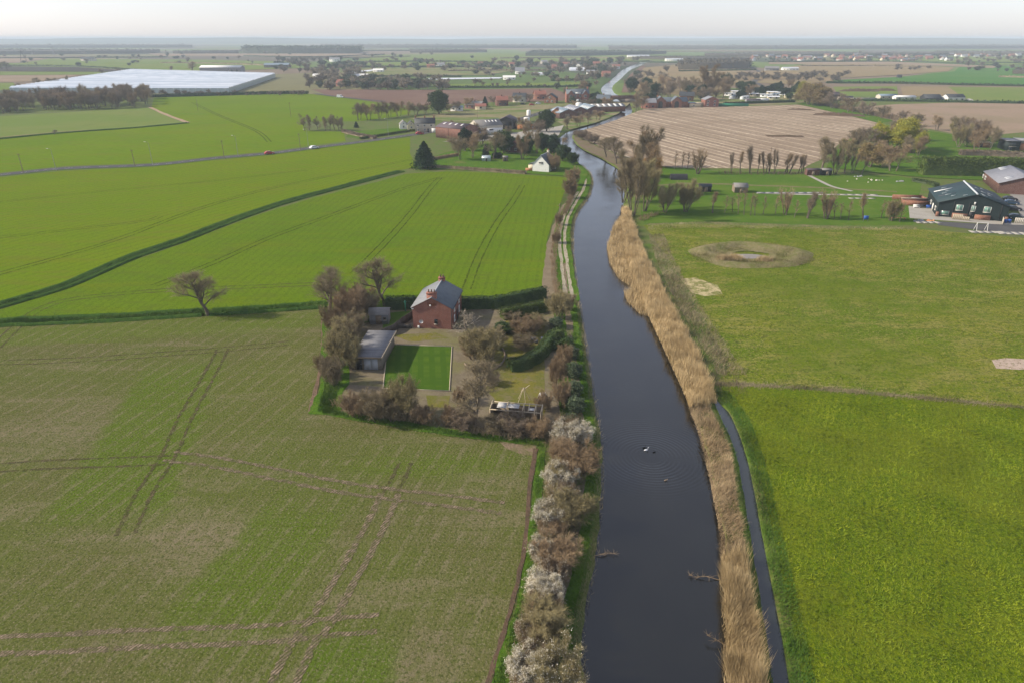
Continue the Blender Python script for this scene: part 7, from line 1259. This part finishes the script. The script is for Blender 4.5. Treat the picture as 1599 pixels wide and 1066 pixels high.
for px, w, d, he, hr, rz, wm, rm, lb, ct in [((1478, 95.5), 16, 10, 5, 8, 5, M_WHITE, M_SLATED, 'bright white farmhouse standing alone on the far right', 'house'), ((1194, 111), 22, 10, 4, 7, -10, M_ASB, M_ASB, 'grey barns beside the winding lane', 'barn'), ((1222, 110.5), 26, 10, 3.5, 5, 0, M_WHITE, M_METAL, 'long pale shed beside the stubble field', 'shed'), ((1402, 122), 5, 5, 3, 4, 0, M_DARK, M_DARK, 'small dark hut in the stubble field', 'hut'),
        ((804, 116), 14, 16, 4, 9, 0, M_WHITE, M_SLATEP, 'white gabled barn by the vegetable plots', 'barn'), ((900, 104), 20, 10, 4.5, 8, 4, M_WHITE, M_SLATED, 'white house in the far hamlet', 'house'), ((925, 103.5), 14, 10, 4.5, 8, -8, M_BRICK, M_TILE, 'brick house in the far hamlet', 'house'), ((878, 104.5), 14, 9, 4.5, 8, 10, M_RENDER, M_TILE, 'rendered house in the far hamlet', 'house'), ((795, 105), 14, 9, 4.5, 8, 10, M_CREAM, M_TILE, 'cream house left of the far hamlet', 'house'),
        ((680, 104.5), 16, 9, 4, 7, 0, M_WHITE, M_SLATEP, 'white farmhouse in the far pasture', 'house'), ((666, 106), 14, 8, 4, 6, 0, M_BRICKO, M_TILE, 'brick farmhouse in the far pasture', 'house'), ((412, 106.5), 44, 14, 5, 8, 2, M_DARK, M_BLUEG, 'long dark far barn right of the pasture', 'barn'), ((514, 97), 22, 10, 6, 9, 0, M_WHITE, M_SLATEP, 'white farmhouse beyond the greenhouse trees', 'house'), ((126, 96), 30, 12, 5, 8, 0, M_RENDER, M_SLATED, 'farm building in the far left pasture', 'barn'),
        ((524, 135), 14, 9, 3.5, 7, -20, M_BRICK, M_TILE, 'red gabled house at the edge of the brown field', 'house'), ((568, 136), 14, 9, 4, 7, 15, M_BRICKO, M_TILE, 'orange house behind the tree belt', 'house'), ((546, 122), 26, 9, 3, 5, 0, M_WHITE, M_WHITE, 'long white shed behind the tree belt', 'shed'), ((488, 122), 20, 9, 3, 5, 0, M_WHITE, M_WHITE, 'white shed right of the glasshouse', 'shed'),
        ((725, 170), 14, 9, 3, 5.5, -30, M_BRICKD, M_ASB, 'low house among bare trees by the plot', 'house'), ((742, 172), 8, 6, 2.6, 4.2, 5, M_CREAM, M_TILE, 'small cream outhouse by the plot', 'shed'), ((703, 174), 9, 6, 2.6, 3.6, 0, M_WHITE, M_BLUEG, 'white shed beside the big round evergreen', 'shed'), ((980, 90), 60, 16, 4, 6, 3, M_WHITE, M_METAL, 'long pale far shed above the canal', 'shed'), ((1040, 96), 40, 16, 4, 6, 3, M_WHITE, M_METAL, 'pale far shed near the plantation', 'shed'), ((785, 125), 16, 8, 3, 5, 0, M_WHITE, M_WHITE, 'small white barn by the film strips', 'barn'), ((582, 113), 16, 8, 3, 5, 0, M_WHITE, M_WHITE, 'white hut beside the left film strip', 'shed')]:
    far_house(px, w, d, he, hr, rz, wm, rm, lb, None, 'x', ct, 'far_house' if ct == 'house' else 'far_barn')
for px, w, rz, wm, rm, lb in [((930, 163), 11, -20, M_BRICK, M_SLATE, 'brick house between pub and road bridge'), ((835, 156), 10, 10, M_BRICKO, M_TILE, 'orange brick house left of the red house'), ((800, 160), 11, -8, M_RENDER, M_SLATED, 'rendered house along the lane before the brown field'), ((776, 166), 9, 14, M_BRICKD, M_TILE, 'dark brick house among trees before the brown field'), ((1004, 170), 10, 5, M_BRICK, M_SLATEP, 'small brick house left of the barn conversion'), ((1060, 158), 12, -12, M_BRICKO, M_SLATED, 'brick house behind the barn conversion'), ((940, 120), 12, 6, M_BRICKO, M_TILE, 'red-roofed house beside the straight canal'), ((915, 118), 12, -10, M_WHITE, M_SLATEP, 'white house beside the straight canal'), ((862, 108), 12, 8, M_BRICK, M_TILE, 'brick house in the far hedgerows'), ((956, 108), 13, 0, M_WHITE, M_TILE, 'white house near the far canal reach'), ((845, 100), 13, 12, M_RENDER, M_SLATEP, 'grey house at the back of the far hamlet'), ((745, 103), 13, -8, M_BRICK, M_TILE, 'brick house in the middle distance pasture')]:
    far_house(px, w, 8, 4.4, 7.2, rz, wm, rm, lb)
for i, (x, y) in enumerate([(1130, 150), (1141, 147), (1150, 152), (1158, 146), (1168, 151), (1176, 147), (1186, 152), (1196, 148), (1205, 152), (1214, 149), (1224, 153), (1143, 155), (1160, 156), (1198, 156)]):
    far_house((x, y), 10, 3.4, 2.4, 2.9, rg.uniform(-30, 50), [P_WHT, M_CREAM, P_WHT][i % 3], [M_METAL, P_WHT, M_BLUEG][i % 3], 'static caravan among the park trees', 'static caravans', 'x', 'caravan', 'static_caravan')
M_FILM = paint((.66, .68, .72), .35, .5)
def tunnel(px, L, w_, h_, rz, label):
    mb = MB(); N = 8
    for i in range(N): a, c = math.pi*i/N, math.pi*(i+1)/N; mb.add([(0, w_/2-w_/2*math.cos(a), h_*math.sin(a)), (L, w_/2-w_/2*math.cos(a), h_*math.sin(a)), (L, w_/2-w_/2*math.cos(c), h_*math.sin(c)), (0, w_/2-w_/2*math.cos(c), h_*math.sin(c))], [(0, 1, 2, 3)])
    for x in (0, L): mb.add([(x, w_/2-w_/2*math.cos(math.pi*i/N), h_*math.sin(math.pi*i/N)) for i in range(N+1)], [(0, i, i+1) for i in range(1, N)])
    tag(mb.build('polytunnel', M_FILM, loc=(*G(*px), 0), rz=R(rz)), label, 'polytunnel')
tunnel((832, 118), 22, 8, 4, 2, 'white polytunnel by the vegetable plots'); tunnel((890, 111), 44, 20, 5, 2, 'wide pale polytunnel below the far hamlet')
sheet('plastic_film', [(668, 125.5), (780, 123.5), (785, 121.5), (668, 123)], M_FILM, .5, 'white plastic film covering a vegetable strip'); sheet('plastic_film', [(536, 114.5), (590, 108.5), (598, 109), (560, 114.5)], M_FILM, .55, 'white plastic film strip on the left plots')
for i in range(5):
    x, y = rg.uniform(1322, 1356), rg.uniform(279, 286); s_ = rg.uniform(.2, .35)
    tag(MB().tube([(0, 0, 0), (.02, 0, s_*.6), (0, .03, s_*1.1)], [s_*1.2, s_, s_*.3], 6).build('white_rock', M_RENDER, loc=(*G(x, y), 0)), 'small white rock lying on the lawn', 'rock', 'white rocks on the lawn')
# ================================================================ THE AIR
hz, t_, b_ = _new('haze')
t_.nodes.remove(b_); pv = t_.nodes.new('ShaderNodeVolumePrincipled')
pv.inputs['Color'].default_value = (.78, .90, 1.0, 1); pv.inputs['Density'].default_value = HAZE_D; pv.inputs['Anisotropy'].default_value = 0.0
t_.links.new(pv.outputs[0], [n for n in t_.nodes if n.type == 'OUTPUT_MATERIAL'][0].inputs['Volume'])
hb = MB().box(-17000, 17000, -400, 13500, -3.0, 57).build('haze', hz); tag(hb, 'thin pale haze lying over the whole plain', None, None, 'stuff')
# ================================================================ SAY WHICH ONE in the rows that can be counted
ORD = 'leftmost second third fourth fifth sixth seventh eighth ninth tenth eleventh twelfth thirteenth fourteenth fifteenth sixteenth'.split()
rows = {}
for o in bpy.data.objects:
    if o.parent is None and 'label' in o and 'group' in o: rows.setdefault((o['group'], o['label']), []).append(o)
for (gr, lb), os_ in rows.items():
    if 1 < len(os_) <= 16:
        os_.sort(key=lambda o: o.location.x/(o.location.y*CP+CAM_H*SP))
        for i, o in enumerate(os_): o['label'] = ('leftmost ' if i == 0 else 'rightmost ' if i == len(os_)-1 else ORD[i]+' from left, ')+lb
